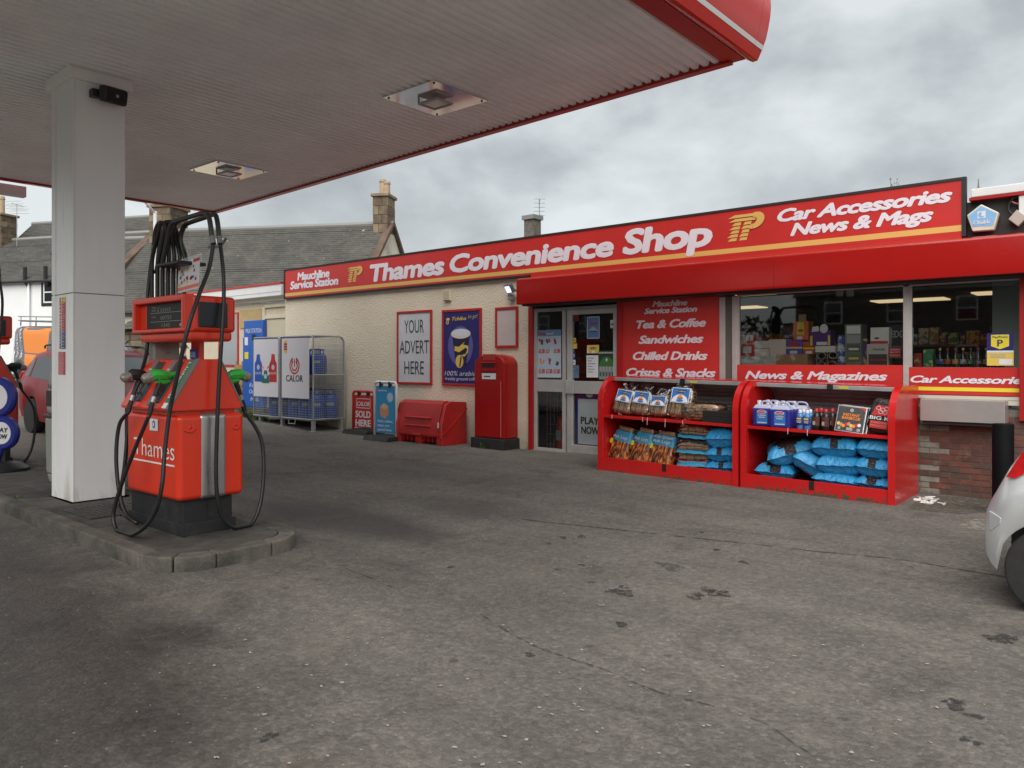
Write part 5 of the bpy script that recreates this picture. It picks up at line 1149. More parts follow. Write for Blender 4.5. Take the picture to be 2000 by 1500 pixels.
b = MB(); k = 9; vv = []; ff = []
for i in range(k):
    for (f, lf) in ((i / k, 0.07), ((i + 1) / k, 0.045)): vv += [PR(-0.1, 0.25 - 2.3 * f, zt_ - 0.08 + 1.2 * f + lf), PR(Lr_ + 0.1, 0.25 - 2.3 * f, zt_ - 0.08 + 1.2 * f + lf)]
    q = len(vv) - 4; ff.append((q, q+1, q+3, q+2))
    if i: ff.append((q-2, q-1, q+1, q))
b.add(vv, ff); o = b.build('slate_roof', slate, rw); uvl = o.data.uv_layers.new(name='uv')
for lp_ in o.data.loops: v_ = o.data.vertices[lp_.vertex_index].co; uvl.data[lp_.index].uv = (v_.x * tt_.x + v_.y * tt_.y, v_.z * 2)
# ================================================================ the shop
WY, SY, GY = 10.90, 10.84, 10.915         # wall face, sign face, glass plane
def XW(px, Y=WY): return onY(px, 700, Y).x
def ZW(px, py, Y=WY): return onY(px, py, Y).z
def harl():
    m = bpy.data.materials.new('cream_roughcast'); m.use_nodes = True; t = m.node_tree; bb = bsdf(m)
    pos = N(t, 'ShaderNodeNewGeometry').outputs['Position']
    def noi(sc, det, ro): 
        n = N(t, 'ShaderNodeTexNoise'); n.inputs['Scale'].default_value = sc; n.inputs['Detail'].default_value = det; n.inputs['Roughness'].default_value = ro; t.links.new(pos, n.inputs['Vector']); return n.outputs[0]
    r = N(t, 'ShaderNodeValToRGB'); t.links.new(noi(0.8, 7, 0.6), r.inputs[0]); r.color_ramp.elements[0].position = 0.3; r.color_ramp.elements[0].color = (0.72, 0.64, 0.50, 1); r.color_ramp.elements[1].position = 0.7; r.color_ramp.elements[1].color = (0.79, 0.715, 0.575, 1)
    vo = N(t, 'ShaderNodeTexVoronoi'); vo.inputs['Scale'].default_value = 42; t.links.new(pos, vo.inputs['Vector'])
    # dirt low on the wall where rain splashes
    sx = N(t, 'ShaderNodeSeparateXYZ'); t.links.new(pos, sx.inputs[0])
    lo = mth(t, 'SUBTRACT', 1.0, mth(t, 'DIVIDE', sx.outputs[2], 0.55), True)
    dm = mth(t, 'MULTIPLY', lo, mth(t, 'MULTIPLY', noi(3.0, 8, 0.7), 1.1), True)
    x = N(t, 'ShaderNodeMixRGB'); t.links.new(dm, x.inputs[0]); t.links.new(r.outputs[0], x.inputs[1]); x.inputs[2].default_value = (0.22, 0.19, 0.13, 1)
    t.links.new(x.outputs[0], bb.inputs['Base Color']); bb.inputs['Roughness'].default_value = 0.95
    bp = N(t, 'ShaderNodeBump'); bp.inputs['Strength'].default_value = 0.6; bp.inputs['Distance'].default_value = 0.025
    hs = mth(t, 'ADD', mth(t, 'MULTIPLY', vo.outputs['Distance'], -0.8), noi(55, 3, 0.6)); t.links.new(hs, bp.inputs['Height']); t.links.new(bp.outputs[0], bb.inputs['Normal']); return m
harl_m = harl()
XL, XD0, XD1, XR = -16.70, -8.86, -6.86, 4.2
shop = thing('shop_building', 'single-storey cream roughcast convenience shop with red shopfront', 'shop', (-8.0, WY, 0))
b = MB(); b.box(XL, XD0, WY, WY + 0.25, -0.15, 3.30); b.build('roughcast_wall', harl_m, shop)
b = MB(); b.box(XL, XR, WY + 0.26, 19.0, 3.02, 3.25); b.build('roof', mat('flat_roof_felt', (0.06, 0.06, 0.058), 0.9), shop)
b = MB(); b.box(XL, XL + 0.25, WY + 0.26, 19.0, -0.15, 3.01); b.box(XR - 0.25, XR, WY + 0.26, 19.0, -0.15, 3.01); b.box(XL + 0.26, XR - 0.26, 18.75, 19.0, -0.15, 3.01); b.build('outer_wall', harl_m, shop)
b = MB(); b.box(XD0, XR - 0.3, WY + 0.02, 17.6, -0.06, 0.0 - 0.02); b.build('interior_floor', mat('vinyl_floor', (0.16, 0.14, 0.12), 0.4, var=0.2), shop)
b = MB(); b.box(XD0, XR - 0.3, WY + 0.10, 17.6, 2.78, 2.82); b.build('interior_ceiling', mat('ceiling_tile', (0.22, 0.20, 0.17), 0.9, var=0.2), shop)
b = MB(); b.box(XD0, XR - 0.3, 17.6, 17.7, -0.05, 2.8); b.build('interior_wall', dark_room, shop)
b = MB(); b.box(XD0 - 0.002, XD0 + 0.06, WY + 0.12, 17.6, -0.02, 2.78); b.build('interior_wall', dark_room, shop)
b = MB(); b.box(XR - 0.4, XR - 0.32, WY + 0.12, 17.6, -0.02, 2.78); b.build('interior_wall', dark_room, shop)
# ceiling light panels that are on inside
lit = mat('lit_panel', (1.0, 0.76, 0.44), 0.5, emit=0.32)
for (px, py, w_, d_) in ((1468, 573, 0.62, 0.62), (1462, 600, 0.6, 0.6), (1777, 586, 1.25, 0.6), (1936, 572, 0.5, 0.6), (1160, 620, 0.6, 0.6)):
    p = onZ(px, py, 2.77); b = MB(); b.box(p.x - w_/2, p.x + w_/2, p.y - d_/2, p.y + d_/2, 2.755, 2.775); b.build('ceiling_light', lit, shop)
# fascia wall above the right part, half stripped
dark_f = mat('bitumen_board', (0.030, 0.029, 0.028), 0.75, var=0.4, vscale=4, dirt=(0.30, 0.25, 0.19), dscale=3.5, dlo=0.62, dhi=0.72)
zt = ZW(1893, 395); b = MB(); b.box(-1.96, XR, WY + 0.012, WY + 0.25, 3.0, zt); b.build('upper_fascia', dark_f, shop)
b = MB(); b.box(-1.85, XR, WY - 0.10, WY + 0.3, zt, zt + 0.035); b.build('eaves_trim', trim_m, shop)
b = MB(); b.box(-1.83, XR, WY - 0.10, WY + 0.3, zt + 0.037, zt + 0.14); b.build('eaves_gutter', white_paint, shop, bevel=0.01)
b = MB(); b.box(XL, -1.97, WY + 0.005, WY + 0.25, 3.31, 3.84); b.build('parapet', dark_f, shop)
# shutter box over the shopfront
BX0 = -8.78
prof = [(10.43, 2.615), (10.42, 2.65), (10.42, 3.03), (10.44, 3.065), (10.50, 3.085), (WY - 0.001, 3.10), (WY - 0.001, 2.615)]
xj = onY(1511, 560, 10.42).x
for (xa, xb) in ((BX0, xj - 0.002), (xj + 0.002, XR)):
    b = MB(); b.prism(prof, 'X', xa, xb); b.build('shutter_box', box_red, shop, bevel=0.004)
b = MB(); b.box(BX0 + 0.05, XR, 10.52, WY - 0.05, 2.592, 2.6155); b.build('shutter_slot', black_frame, shop)
# piers and frames
pier = mat('pier_red', (0.36, 0.010, 0.010), 0.4, var=0.08)
b = MB(); b.box(XD0, -8.755, WY - 0.05, WY + 0.1, -0.02, 2.60); b.build('pier', pier, shop, bevel=0.004)
b = MB(); b.box(-6.965, -6.872, WY - 0.05, WY + 0.1, -0.05, 2.60); b.build('pier', pier, shop, bevel=0.004)
b = MB(); b.box(-1.335, -1.15, WY - 0.07, WY + 0.1, 0.9, 2.60); b.build('pier', pier, shop, bevel=0.004)
def bars(root, nm, m, lst, bev=0.004):
    for (xa, xb, za, zc, ya, yb) in lst: b = MB(); b.box(xa, xb, ya, yb, za, zc); b.build(nm, m, root, bevel=bev)
# ---- entrance: fixed light + door leaf
D0, D1, D2, D3 = XW(1044), XW(1101), XW(1117), XW(1204)
ent = MB(); ent.box(D0 - 0.02, D3 + 0.02, WY - 0.02, WY + 0.05, 2.50, 2.56); door = ent.build('door', alu_dark, shop)
yA, yB = WY - 0.02, WY + 0.045
zr0, zr1 = ZW(1105, 766), ZW(1105, 742)
bars(door, 'door_frame', alu, [(D0, D0 + 0.065, 0.0, 2.50, yA, yB), (D1 - 0.02, D1 + 0.05, 0.0, 2.50, yA, yB), (D1 + 0.095, D2 + 0.02, 0.02, 2.50, yA - 0.01, yB), (D1 + 0.051, D1 + 0.094, 0.0, 2.50, yA + 0.045, yB), (D3 - 0.055, D3 + 0.015, 0.0, 2.50, yA, yB)])
bars(door, 'door_rail', alu, [(D0 + 0.066, D1 - 0.021, zr0, zr1, yA, yB), (D2 + 0.021, D3 - 0.056, zr0 - 0.015, zr1 - 0.015, yA - 0.012, yB), (D0 + 0.066, D1 - 0.021, -0.01, 0.06, yA, yB), (D2 + 0.021, D3 - 0.056, 0.02, 0.16, yA - 0.012, yB), (D2 + 0.021, D3 - 0.056, 2.42, 2.50, yA - 0.01, yB)])
b = MB(); b.box(D1 + 0.085, D2 + 0.085, yA - 0.05, yA - 0.015, zr0 - 0.02, zr1 + 0.0); b.build('door_handle', alu, door, bevel=0.006)
for (xa, xb) in ((D0 + 0.066, D1 - 0.021), (D2 + 0.021, D3 - 0.056)):
    for (za, zc) in ((0.06, zr0), (zr1 - 0.015, 2.50)):
        b = MB(); b.poly([(xa, GY, za), (xb, GY, za), (xb, GY, zc), (xa, GY, zc)]); b.build('door_glass', shop_glass, door)
b = MB(); b.box(D0 - 0.02, D3 + 0.02, WY - 0.08, WY + 0.2, -0.03, 0.015); b.build('door_step', mat('step_concrete', (0.24, 0.22, 0.18), 0.9, var=0.2), door)
# ---- red services panel
P0, P1 = XW(1216), XW(1405)
b = MB(); b.box(P0, P1, WY - 0.012, WY + 0.03, 0.6, ZW(1216, 583)); pn = b.build('services_panel', sign_red, shop)
def wtext(tt, x0, yb, x1, yc, m, root, Y, off=0.05, sh=0.28): return txw(tt, (x0, yb), x1, Y, yc, m, root, off=off, shear=sh, space=0.94)
yT = WY - 0.016
wtext('Mauchline', 1275, 599, 1342, 589, letter_white, pn, yT); wtext('Service Station', 1259, 613, 1361, 603, letter_white, pn, yT)
wtext('Tea & Coffee', 1244, 641.5, 1378, 627, letter_white, pn, yT); wtext('Sandwiches', 1248, 671, 1373, 656.5, letter_white, pn, yT)
wtext('Chilled Drinks', 1237, 702.5, 1381, 688, letter_white, pn, yT); wtext('Crisps & Snacks', 1224, 734, 1397, 719.5, letter_white, pn, yT)
# ---- mullions and shop windows
A0 = XW(1406); A1 = XW(1440); A2 = XW(1764.5); A3 = XW(1775.5); A4 = XW(1993)
zH = 2.58
bars(shop, 'mullion', alu, [(A0, A0 + 0.09, 0.9, zH, yA, yB), (A1 - 0.075, A1, 0.9, zH, yA, yB), (A2, A3, 1.0, zH, yA, yB + 0.01)])
b = MB(); b.box(A0 + 0.091, A1 - 0.076, WY, WY + 0.04, 0.9, zH); b.build('mullion_infill', mat('dark_infill', (0.10, 0.095, 0.085), 0.5), shop)
def window(xa, xb, zs, nm, zlow_):
    b = MB(); b.box(xa, xb, yA + 0.005, yB, zH - 0.001 + 0.0, zH + 0.045); w_ = b.build('window', alu, shop)
    b = MB(); b.poly([(xa, GY, zs), (xb, GY, zs), (xb, GY, zH), (xa, GY, zH)]); b.build('glass', shop_glass, w_)
    b = MB(); b.box(xa + 0.0, xa + 0.035, yA + 0.01, yB, zs, zH - 0.002); b.build('frame', alu, w_)
    b = MB(); b.box(xa, xb, WY - 0.006, WY + 0.03, zlow_, zs); p_ = b.build('window_sign', sign_red, w_); return w_, p_
zs1 = ZW(1500, 712.5); zs2 = ZW(1850, 717.5)
win1, ws1 = window(A1 + 0.001, A2 - 0.001, zs1, 'window', 1.10); win2, ws2 = window(A3 + 0.001, A4 - 0.001, zs2, 'window', ZW(1900, 772))
wtext('News & Magazines', 1456, 739, 1732, 725, letter_white, ws1, WY - 0.009); wtext('Car Accessories', 1779, 746.5, 2012, 734, letter_white, ws2, WY - 0.009)
b = MB(); z0_, z1_ = ZW(1900, 764.5), ZW(1900, 757); b.box(A3, A4, WY - 0.011, WY - 0.007, z0_, z1_); b.build('stripe', pure_yellow, ws2)
b = MB(); b.box(A3 - 0.05, A4, WY - 0.03, WY + 0.05, ZW(1900, 780), ZW(1900, 773.5)); b.build('sill', mat('sill_cream', (0.52, 0.48, 0.40), 0.6), shop)
b = MB(); b.box(A1 - 0.3, A3, WY - 0.02, WY + 0.05, 1.04, 1.10); b.build('sill', MATS['sill_cream'], shop)
b = MB(); b.box(XW(1966), 2.0, WY - 0.04, WY + 0.06, ZW(1980, 792), ZW(1980, 783)); b.build('sill', MATS['sill_cream'], shop)
# ---- night-hatch steel box
HYB = 10.62; xa, xb = onY(1797, 800, HYB).x, onY(1963, 800, HYB).x; b = MB(); b.box(xa, xb, HYB, WY - 0.001, onY(1880, 825, HYB).z, onY(1880, 781, HYB).z); b.build('shutter_cassette', mat('satin_steel', (0.42, 0.385, 0.37), 0.38, 0.5, var=0.08), shop, bevel=0.006)
b = MB(); b.box(xa + 0.02, xb - 0.02, HYB + 0.04, WY - 0.002, onY(1880, 828, HYB).z - 0.02, onY(1880, 825, HYB).z - 0.001); b.build('cassette_slot', black_frame, shop)
# ---- brick dado, brick by brick
mort = mat('mortar', (0.20, 0.175, 0.15), 0.95, var=0.25, vscale=8)
b = MB(); b.box(P0 - 0.05, XR, WY + 0.008, WY + 0.22, -0.25, 1.03); bw = b.build('brick_wall', mort, shop)
bricks = [mat('brick_%s' % n, c, 0.9, var=0.25, vscale=9, dirt=(0.25, 0.23, 0.20), dscale=3.0, dlo=0.60, dhi=0.78) for n, c in (('plum', (0.115, 0.052, 0.040)), ('red', (0.155, 0.062, 0.045)), ('brown', (0.10, 0.06, 0.047)))]
pale_br = mat('brick_limed', (0.26, 0.235, 0.20), 0.95, var=0.3, vscale=9, dirt=(0.12, 0.10, 0.08), dscale=6, dlo=0.5, dhi=0.65)
BW, BH, MJ = 0.215, 0.062, 0.011
b = MB(); b.box(0, BW, 0, 0.06, 0, BH); bme = b.mesh('brick')
b = MB(); b.box(0, BW / 2 - MJ / 2, 0, 0.06, 0, BH); hme = b.mesh('brick')
rnd = random.Random(12); meshes = {}
def brick_at(x, z, half_):
    far = abs(x + 2.25) 
    m_ = pale_br if (x < -2.26 - rnd.uniform(-0.12, 0.1) and rnd.random() < 0.7) or (z < -0.08 and rnd.random() < 0.6) else rnd.choice(bricks)
    key = (m_.name, half_)
    if key not in meshes: q = (hme if half_ else bme).copy(); q.materials.clear(); q.materials.append(m_); meshes[key] = q
    o = bpy.data.objects.new('brick', meshes[key]); link(o, bw); o.location = Vector((x, WY - rnd.uniform(0.001, 0.006), z)) - ORG[bw.name]
r_ = 0; z = -0.215
while z < 0.95:
    x = -2.75 + (0 if r_ % 2 else -(BW + MJ) / 2)
    while x < 0.15: brick_at(x, z, False); x += BW + MJ
    z += BH + MJ; r_ += 1
# ---- alarm boxes, cable, floodlight, vent
al = thing('alarm_box', 'five-sided blue and white burglar alarm box beside the shop sign', 'alarm box', (-1.6, WY, 3.3))
pent = [onY(px, py, WY - 0.12) for px, py in ((1888, 420.5), (1916, 398.5), (1951, 415), (1941, 449), (1899, 452))]
ctr = sum(pent, Vector()) / 5
b = MB(); b.prism([(p.x, p.z) for p in pent], 'Y', WY - 0.12, WY - 0.021); b.build('case', mat('aged_white_plastic', (0.62, 0.60, 0.50), 0.5, var=0.1), al, bevel=0.012)
al_blue = mat('faded_blue', (0.22, 0.45, 0.74), 0.5, var=0.08)
inner = [ctr + (p - ctr) * 0.86 for p in pent]; inner[3] = inner[3] + (inner[2] - inner[3]) * 0.18; inner[4] = inner[4] + (inner[0] - inner[4]) * 0.20
b = MB(); b.poly([(p.x, WY - 0.1235, p.z) for p in inner]); b.build('face', al_blue, al)
txw('Chubb', (1901, 439), 1933, WY - 0.126, 432, paper, al, off=0.03)
g0, g1 = onY(1909, 427, WY - 0.126), onY(1925, 411, WY - 0.126); s_ = g1.x - g0.x
b = MB(); o_ = Vector((g0.x, WY - 0.126, g0.z)); b.poly([o_ + UX * x + UZ * y for x, y in ((0, 0), (s_, 0), (s_, s_), (0, s_))]); b.build('logo', paper, al)
blob(Vector((g0.x + s_ * 0.5, WY - 0.1275, g0.z + s_ * 0.5)), UX, UZ, ell(0, 0, s_ * 0.42, s_ * 0.42), al_blue, al, 'logo'); blob(Vector((g0.x + s_ * 0.5, WY - 0.129, g0.z + s_ * 0.5)), UX, UZ, [(0, -0.02), (s_ * 0.42, -0.02), (s_ * 0.42, 0.035), (0, 0.035)], paper, al, 'logo')
a2 = thing('alarm_sounder', 'small beige diamond-set sounder box with cables by the alarm box', 'alarm box', (-1.25, WY, 3.4))
pd = [onY(px, py, WY - 0.10) for px, py in ((1969, 428), (1986, 409), (2006, 424), (1988, 442))]; b = MB(); b.prism([(p.x, p.z) for p in pd], 'Y', WY - 0.10, WY - 0.02); b.build('case', mat('beige_plastic', (0.44, 0.40, 0.35), 0.6), a2, bevel=0.008)
p0 = onY(1990, 405, WY - 0.06); p1 = onY(2010, 380, WY - 0.06); b = MB(); b.box(p0.x, p1.x + 0.1, WY - 0.08, WY - 0.02, p0.z - 0.1, p1.z); b.build('junction_box', white_paint, a2, bevel=0.01)
b = MB(); b.tube(smooth_path([onY(px, py, WY - 0.05) for px, py in ((2010, 383), (1985, 384), (1972, 396), (1970, 410), (1978, 420))], 6), 0.014, 6); b.build('cable', black_rubber, a2, smooth=True)
b = MB(); b.tube(smooth_path([onY(px, py, WY - 0.04) for px, py in ((2010, 392), (1990, 398), (1976, 394))], 6), 0.010, 6); b.build('cable', mat('pink_cable', (0.45, 0.16, 0.13), 0.6), a2, smooth=True)
fl = thing('floodlight', 'small lit floodlight under the sign at the corner of the red shutter box', 'lamp', (-9.1, WY, 2.95))
p = onY(995, 564, WY - 0.15); M = Matrix.Translation(p) @ Matrix.Rotation(-0.35, 4, 'Z') @ Matrix.Rotation(0.5, 4, 'X')
b = MB(); b.box(-0.11, 0.11, -0.03, 0.04, -0.085, 0.085, M); b.build('lamp_case', mat('lamp_grey', (0.10, 0.10, 0.11), 0.5), fl, bevel=0.01)
b = MB(); b.poly([M @ Vector(q) for q in ((-0.09, -0.033, -0.065), (0.09, -0.033, -0.065), (0.09, -0.033, 0.065), (-0.09, -0.033, 0.065))]); b.build('lamp_glass', mat('flood_pane', (0.62, 0.64, 0.95), 0.3, emit=0.55), fl)
b = MB(); b.lathe([(0.02, 0), (0.02, 0.004)], (0, 0, 0), 12, M @ Matrix.Translation((0.02, -0.036, 0)) @ Matrix.Rotation(PI / 2, 4, 'X')); b.build('led', mat('led_on', (0.92, 0.93, 1.0), 0.3, emit=14), fl)
b = MB(); b.box(p.x - 0.10, p.x + 0.02, WY - 0.09, WY - 0.001, p.z - 0.20, p.z - 0.09); b.build('mount', grey_print, fl, bevel=0.01); b = MB(); b.tube(smooth_path([(p.x + 0.08, WY - 0.1, p.z), (p.x + 0.13, WY - 0.05, p.z - 0.12), (p.x + 0.04, WY - 0.01, p.z - 0.16)], 5), 0.01, 6); b.build('cable', black_rubber, fl, smooth=True)
vt = thing('vent_cover', 'small cream louvre vent high on the roughcast wall', 'vent', (XW(868), WY, ZW(870, 588))); b = MB(); b.box(XW(869), XW(882), WY - 0.05, WY - 0.001, ZW(869, 588), ZW(869, 569)); b.build('case', cream_trim, vt, bevel=0.008)
for k in range(5): b = MB(); z = ZW(869, 586) + 0.045 * k; b.box(XW(870), XW(881), WY - 0.064, WY - 0.05, z, z + 0.02); b.build('louvre', cream_trim, vt)
# ---- the long fascia sign
sg = thing('fascia_sign', 'long red shop fascia sign with white lettering, gold stripe and gold logos', 'sign', (-9.2, SY, 3.15))
X0, X1 = -16.66, -1.885; Z0, Z1 = 3.15, 3.885
b = MB(); b.box(X0 + 0.05, X1 - 0.05, SY, WY - 0.002, Z0 + 0.035, Z1 - 0.035); b.build('panel', sign_red, sg)
b = MB(); b.box(-8.79, X1 - 0.05, SY + 0.0015, WY - 0.002, Z0 - 0.09, Z0 + 0.0345); b.build('lower_panel', sign_red, sg)
b = MB(); b.box(X0, X1, SY - 0.012, WY - 0.001, Z1 - 0.035, Z1); b.build('frame', black_frame, sg); b = MB(); b.box(X0, -8.8, SY - 0.012, WY - 0.001, Z0, Z0 + 0.034); b.build('frame', black_frame, sg)
b = MB(); b.box(X0, X0 + 0.05, SY - 0.011, WY - 0.001, Z0 + 0.0345, Z1 - 0.0355); b.build('frame', black_frame, sg); b = MB(); b.box(X1 - 0.05, X1, SY - 0.011, WY - 0.001, Z0, Z1 - 0.0355); b.build('frame', black_frame, sg)
b = MB(); b.box(X0 + 0.051, X1 - 0.051, SY - 0.002, SY - 0.0005, ZW(1000, 536.2, SY), ZW(1000, 528.3, SY)); b.build('gold_stripe', gold, sg)
yS = SY - 0.004
def stext(tt, x0, yb, x1, yc): wtext(tt, x0, yb, x1, yc, letter_white, sg, yS, off=0.058, sh=0.13)
stext('Mauchline', 581.5, 547.5, 643, 533.5); stext('Service Station', 567.5, 565, 660, 551)
stext('Thames', 724, 549.5, 866, 519); stext('Convenience', 880, 532, 1196, 500); stext('Shop', 1219, 495.5, 1388, 452)
wtext('Car Accessories', 1520, 433, 1858, 411, letter_white, sg, yS, off=0.058, sh=0.3); wtext('News & Mags', 1545, 460, 1821, 438, letter_white, sg, yS, off=0.058, sh=0.3)
def tp_logo(px0, px1, pyb, pyt, rootp):
    a = onY(px0, pyb, yS); c = onY(px1, pyb, yS); t_ = onY(px0, pyt, yS); W_ = c.x - a.x; H_ = t_.z - a.z
    o_ = Vector((a.x, yS, a.z)); sl = 0.30 * H_
    cnt_ = [0]
    def L(pts): cnt_[0] += 1; blob(o_ + Vector((0, -0.0004 * cnt_[0], 0)), UX, UZ, [(x * W_ + y * sl, y * H_) for x, y in pts], gold, rootp, 'logo')
    w = 0.72
    for k in range(7):                           # wind-cut bars of the T crossbar and stems
        y0 = 0.03 + k * 0.138; y1 = y0 + 0.105; jag = 0.04 * (k % 2)
        if k >= 5: L([(0.02 + jag - 0.05, y0), (0.60, y0), (0.60, y1), (0.10 + jag, y1)])
        L([(0.10 - jag, y0), (0.30, y0), (0.30, y1), (0.16, y1)])
        if k < 7: L([(0.36 - jag * 0.6, y0), (0.53, y0), (0.53, y1), (0.38, y1)])
    outer = ell(0.60, 0.70, 0.20, 0.29, 14, -PI/2, PI/2); inn = ell(0.56, 0.70, 0.075, 0.12, 14, PI/2, -PI/2)
    for i in range(14): L([outer[i], outer[i+1], inn[13-i], inn[14-i]])
    L([(0.53, 0.41), (0.60, 0.41), (0.56, 0.58), (0.53, 0.58)]); L([(0.53, 0.82), (0.56, 0.82), (0.60, 0.99), (0.53, 0.99)])
tp_logo(675, 712, 553, 522.5, sg); tp_logo(1412, 1500, 475, 422, sg)
# ---- framed posters on the roughcast
def framed(px0, px1, pyt, pyb, face, label, fy=WY - 0.03):
    xa, xb = XW(px0), XW(px1); za, zc = ZW(px0, pyb), ZW(px0, pyt); t = thing('framed_poster', label, 'poster', (xa, WY, za))
    b = MB(); b.box(xa + 0.03, xb - 0.03, fy + 0.008, WY - 0.001, za + 0.03, zc - 0.03); b.build('sheet', face, t); fr = 0.05
    for q in ((xa, xb, za, za + fr), (xa, xb, zc - fr, zc)): b = MB(); b.box(q[0], q[1], fy - 0.008, WY - 0.0015, q[2], q[3]); b.build('frame', plastic_red, t, bevel=0.006)
    for q in ((xa, xa + fr), (xb - fr, xb)): b = MB(); b.box(q[0], q[1], fy - 0.006, WY - 0.0015, za + fr + 0.001, zc - fr - 0.001); b.build('frame', plastic_red, t, bevel=0.006)
    return t, xa, xb, za, zc, fy + 0.004
poster_grey = mat('poster_silver', (0.58, 0.60, 0.64), 0.35, var=0.08, vscale=2)
t, xa, xb, za, zc, fy = framed(777, 845, 609, 750, poster_grey, 'red-framed poster reading YOUR ADVERT HERE')
H_ = zc - za; xm = (xa + xb) / 2
for (tt, f, ww) in (('YOUR', 0.70, 0.56), ('ADVERT', 0.42, 0.84), ('HERE', 0.14, 0.56)): tx(tt, (xm, fy, za + H_ * f), UX, UZ, (xb - xa) * ww, H_ * 0.175, letter_grey, t, off=0.0, center=True)
t, xa, xb, za, zc, fy = framed(865, 942, 606, 753, navy_print, 'red-framed navy coffee poster with a paper cup, behind the post box')
H_ = zc - za; W_ = xb - xa; o_ = Vector((xa, fy, za)); cup_w = mat('cup_lid_white', (0.68, 0.66, 0.64), 0.5); cup_n = mat('cup_navy', (0.012, 0.010, 0.05), 0.4); lav = mat('lavender_print', (0.11, 0.10, 0.36), 0.5)
def bl(pts, m, k=1): blob(o_ + Vector((0, -0.0015 * k, 0)), UX, UZ, [(x * W_, y * H_) for x, y in pts], m, t)
bl(ell(0.48, 0.52, 0.32, 0.26), lav, 1); bl([(0.27, 0.66), (0.72, 0.66), (0.62, 0.27), (0.37, 0.27)], cup_n, 2); bl(ell(0.49, 0.68, 0.25, 0.065), cup_w, 3); bl(ell(0.49, 0.695, 0.20, 0.045), paper, 4)
bl(ell(0.46, 0.32, 0.10, 0.085), yellow, 3); bl([(0.45, 0.25), (0.48, 0.25), (0.52, 0.38), (0.49, 0.39)], cup_n, 4); bl([(0.33, 0.46), (0.45, 0.44), (0.62, 0.50), (0.66, 0.47), (0.62, 0.42), (0.50, 0.40), (0.58, 0.38), (0.68, 0.44), (0.68, 0.52), (0.55, 0.54), (0.60, 0.58), (0.45, 0.51), (0.34, 0.52)], yellow, 3)
tx('Tchibo', o_ + UX * (0.27 * W_) + UZ * (0.855 * H_) + Vector((0, -0.003, 0)), UX, UZ, 0.36 * W_, 0.045 * H_, yellow, t, off=0.03, shear=0.3); tx('to go!', o_ + UX * (0.68 * W_) + UZ * (0.875 * H_) + Vector((0, -0.003, 0)), UX, UZ, 0.23 * W_, 0.05 * H_, yellow, t, off=-0.01, shear=0.3)
bl(ell(0.16, 0.875, 0.05, 0.018), yellow, 2); bl(ell(0.15, 0.835, 0.035, 0.03), yellow, 2); bl(ell(0.15, 0.835, 0.012, 0.02), navy_print, 3)
tx('100% arabica', o_ + UX * (0.07 * W_) + UZ * (0.135 * H_) + Vector((0, -0.003, 0)), UX, UZ, 0.86 * W_, 0.06 * H_, paper, t, off=-0.005, shear=0.25); tx('freshly ground coffee', o_ + UX * (0.09 * W_) + UZ * (0.075 * H_) + Vector((0, -0.003, 0)), UX, UZ, 0.84 * W_, 0.04 * H_, paper, t, off=0.0)
framed(969, 1013, 601, 680, mat('faded_pink_sheet', (0.56, 0.49, 0.48), 0.5, var=0.03), 'small red-framed blank poster above the post box')
# ---- papers on the door glass
def sheet(px0, px1, pyt, pyb, m, name, label, cat='poster', Y=GY - 0.004):
    a = onY(px0, pyb, Y); c = onY(px1, pyb, Y); t_ = onY(px0, pyt, Y); t = thing(name, label, cat, (a.x, Y, a.z)); W_ = c.x - a.x; H_ = t_.z - a.z
    patch(a, UX, UZ, 0, W_, 0, H_, m, t, 'sheet'); return t, a + Vector((0, -0.002, 0)), W_, H_
t, o_, W_, H_ = sheet(1050, 1096, 645, 737, mat('sheet_pale_blue', (0.50, 0.56, 0.62), 0.5, var=0.05), 'offers_poster', 'pale blue sheet of snack offers priced in red inside the door side panel')
patch(o_, UX, UZ, 0, W_, 0.87 * H_, H_, mat('banner_blue', (0.15, 0.28, 0.50), 0.5), t); tx('shop', o_ + UX * 0.03 + UZ * (0.9 * H_) + Vector((0, -0.002, 0)), UX, UZ, W_ * 0.3, 0.05 * H_, red_print, t, shear=0.2); tx('local', o_ + UX * (0.03 + W_ * 0.33) + UZ * (0.9 * H_) + Vector((0, -0.002, 0)), UX, UZ, W_ * 0.3, 0.05 * H_, paper, t, shear=0.2)
rr = random.Random(9)
for r_ in range(2):
    for c_ in range(3):
        bx_, by_ = (0.04 + 0.32 * c_) * W_, (0.50 - 0.42 * r_) * H_; patch(o_ + Vector((0, -0.001, 0)), UX, UZ, bx_, bx_ + 0.28 * W_, by_ + 0.13 * H_, by_ + 0.35 * H_, pale_print, t)
        for k in range(3):
            x_, y_ = bx_ + rr.uniform(0.04, 0.16) * W_, by_ + rr.uniform(0.17, 0.25) * H_; an = rr.uniform(-0.6, 0.6); w2, h2 = rr.uniform(0.05, 0.10) * W_, rr.uniform(0.06, 0.10) * H_
            blob(o_ + Vector((0, -0.002 - 0.0008 * k, 0)), UX, UZ, [(x_ + math.cos(an) * a - math.sin(an) * c * h2, y_ + math.sin(an) * a + math.cos(an) * c * h2) for a, c in ((0, 0), (w2, 0), (w2, 1), (0, 1))], rr.choice([red_print, orange_print, yellow, letter_grey, red_print]), t)
        tx(('\u00a31' if (r_, c_) == (0, 1) else '\u00a31.50'), o_ + UX * (bx_ + 0.02 * W_) + UZ * (by_ + 0.015 * H_) + Vector((0, -0.002, 0)), UX, UZ, W_ * (0.12 if (r_, c_) == (0, 1) else 0.25), 0.085 * H_, red_print, t, off=0.02)
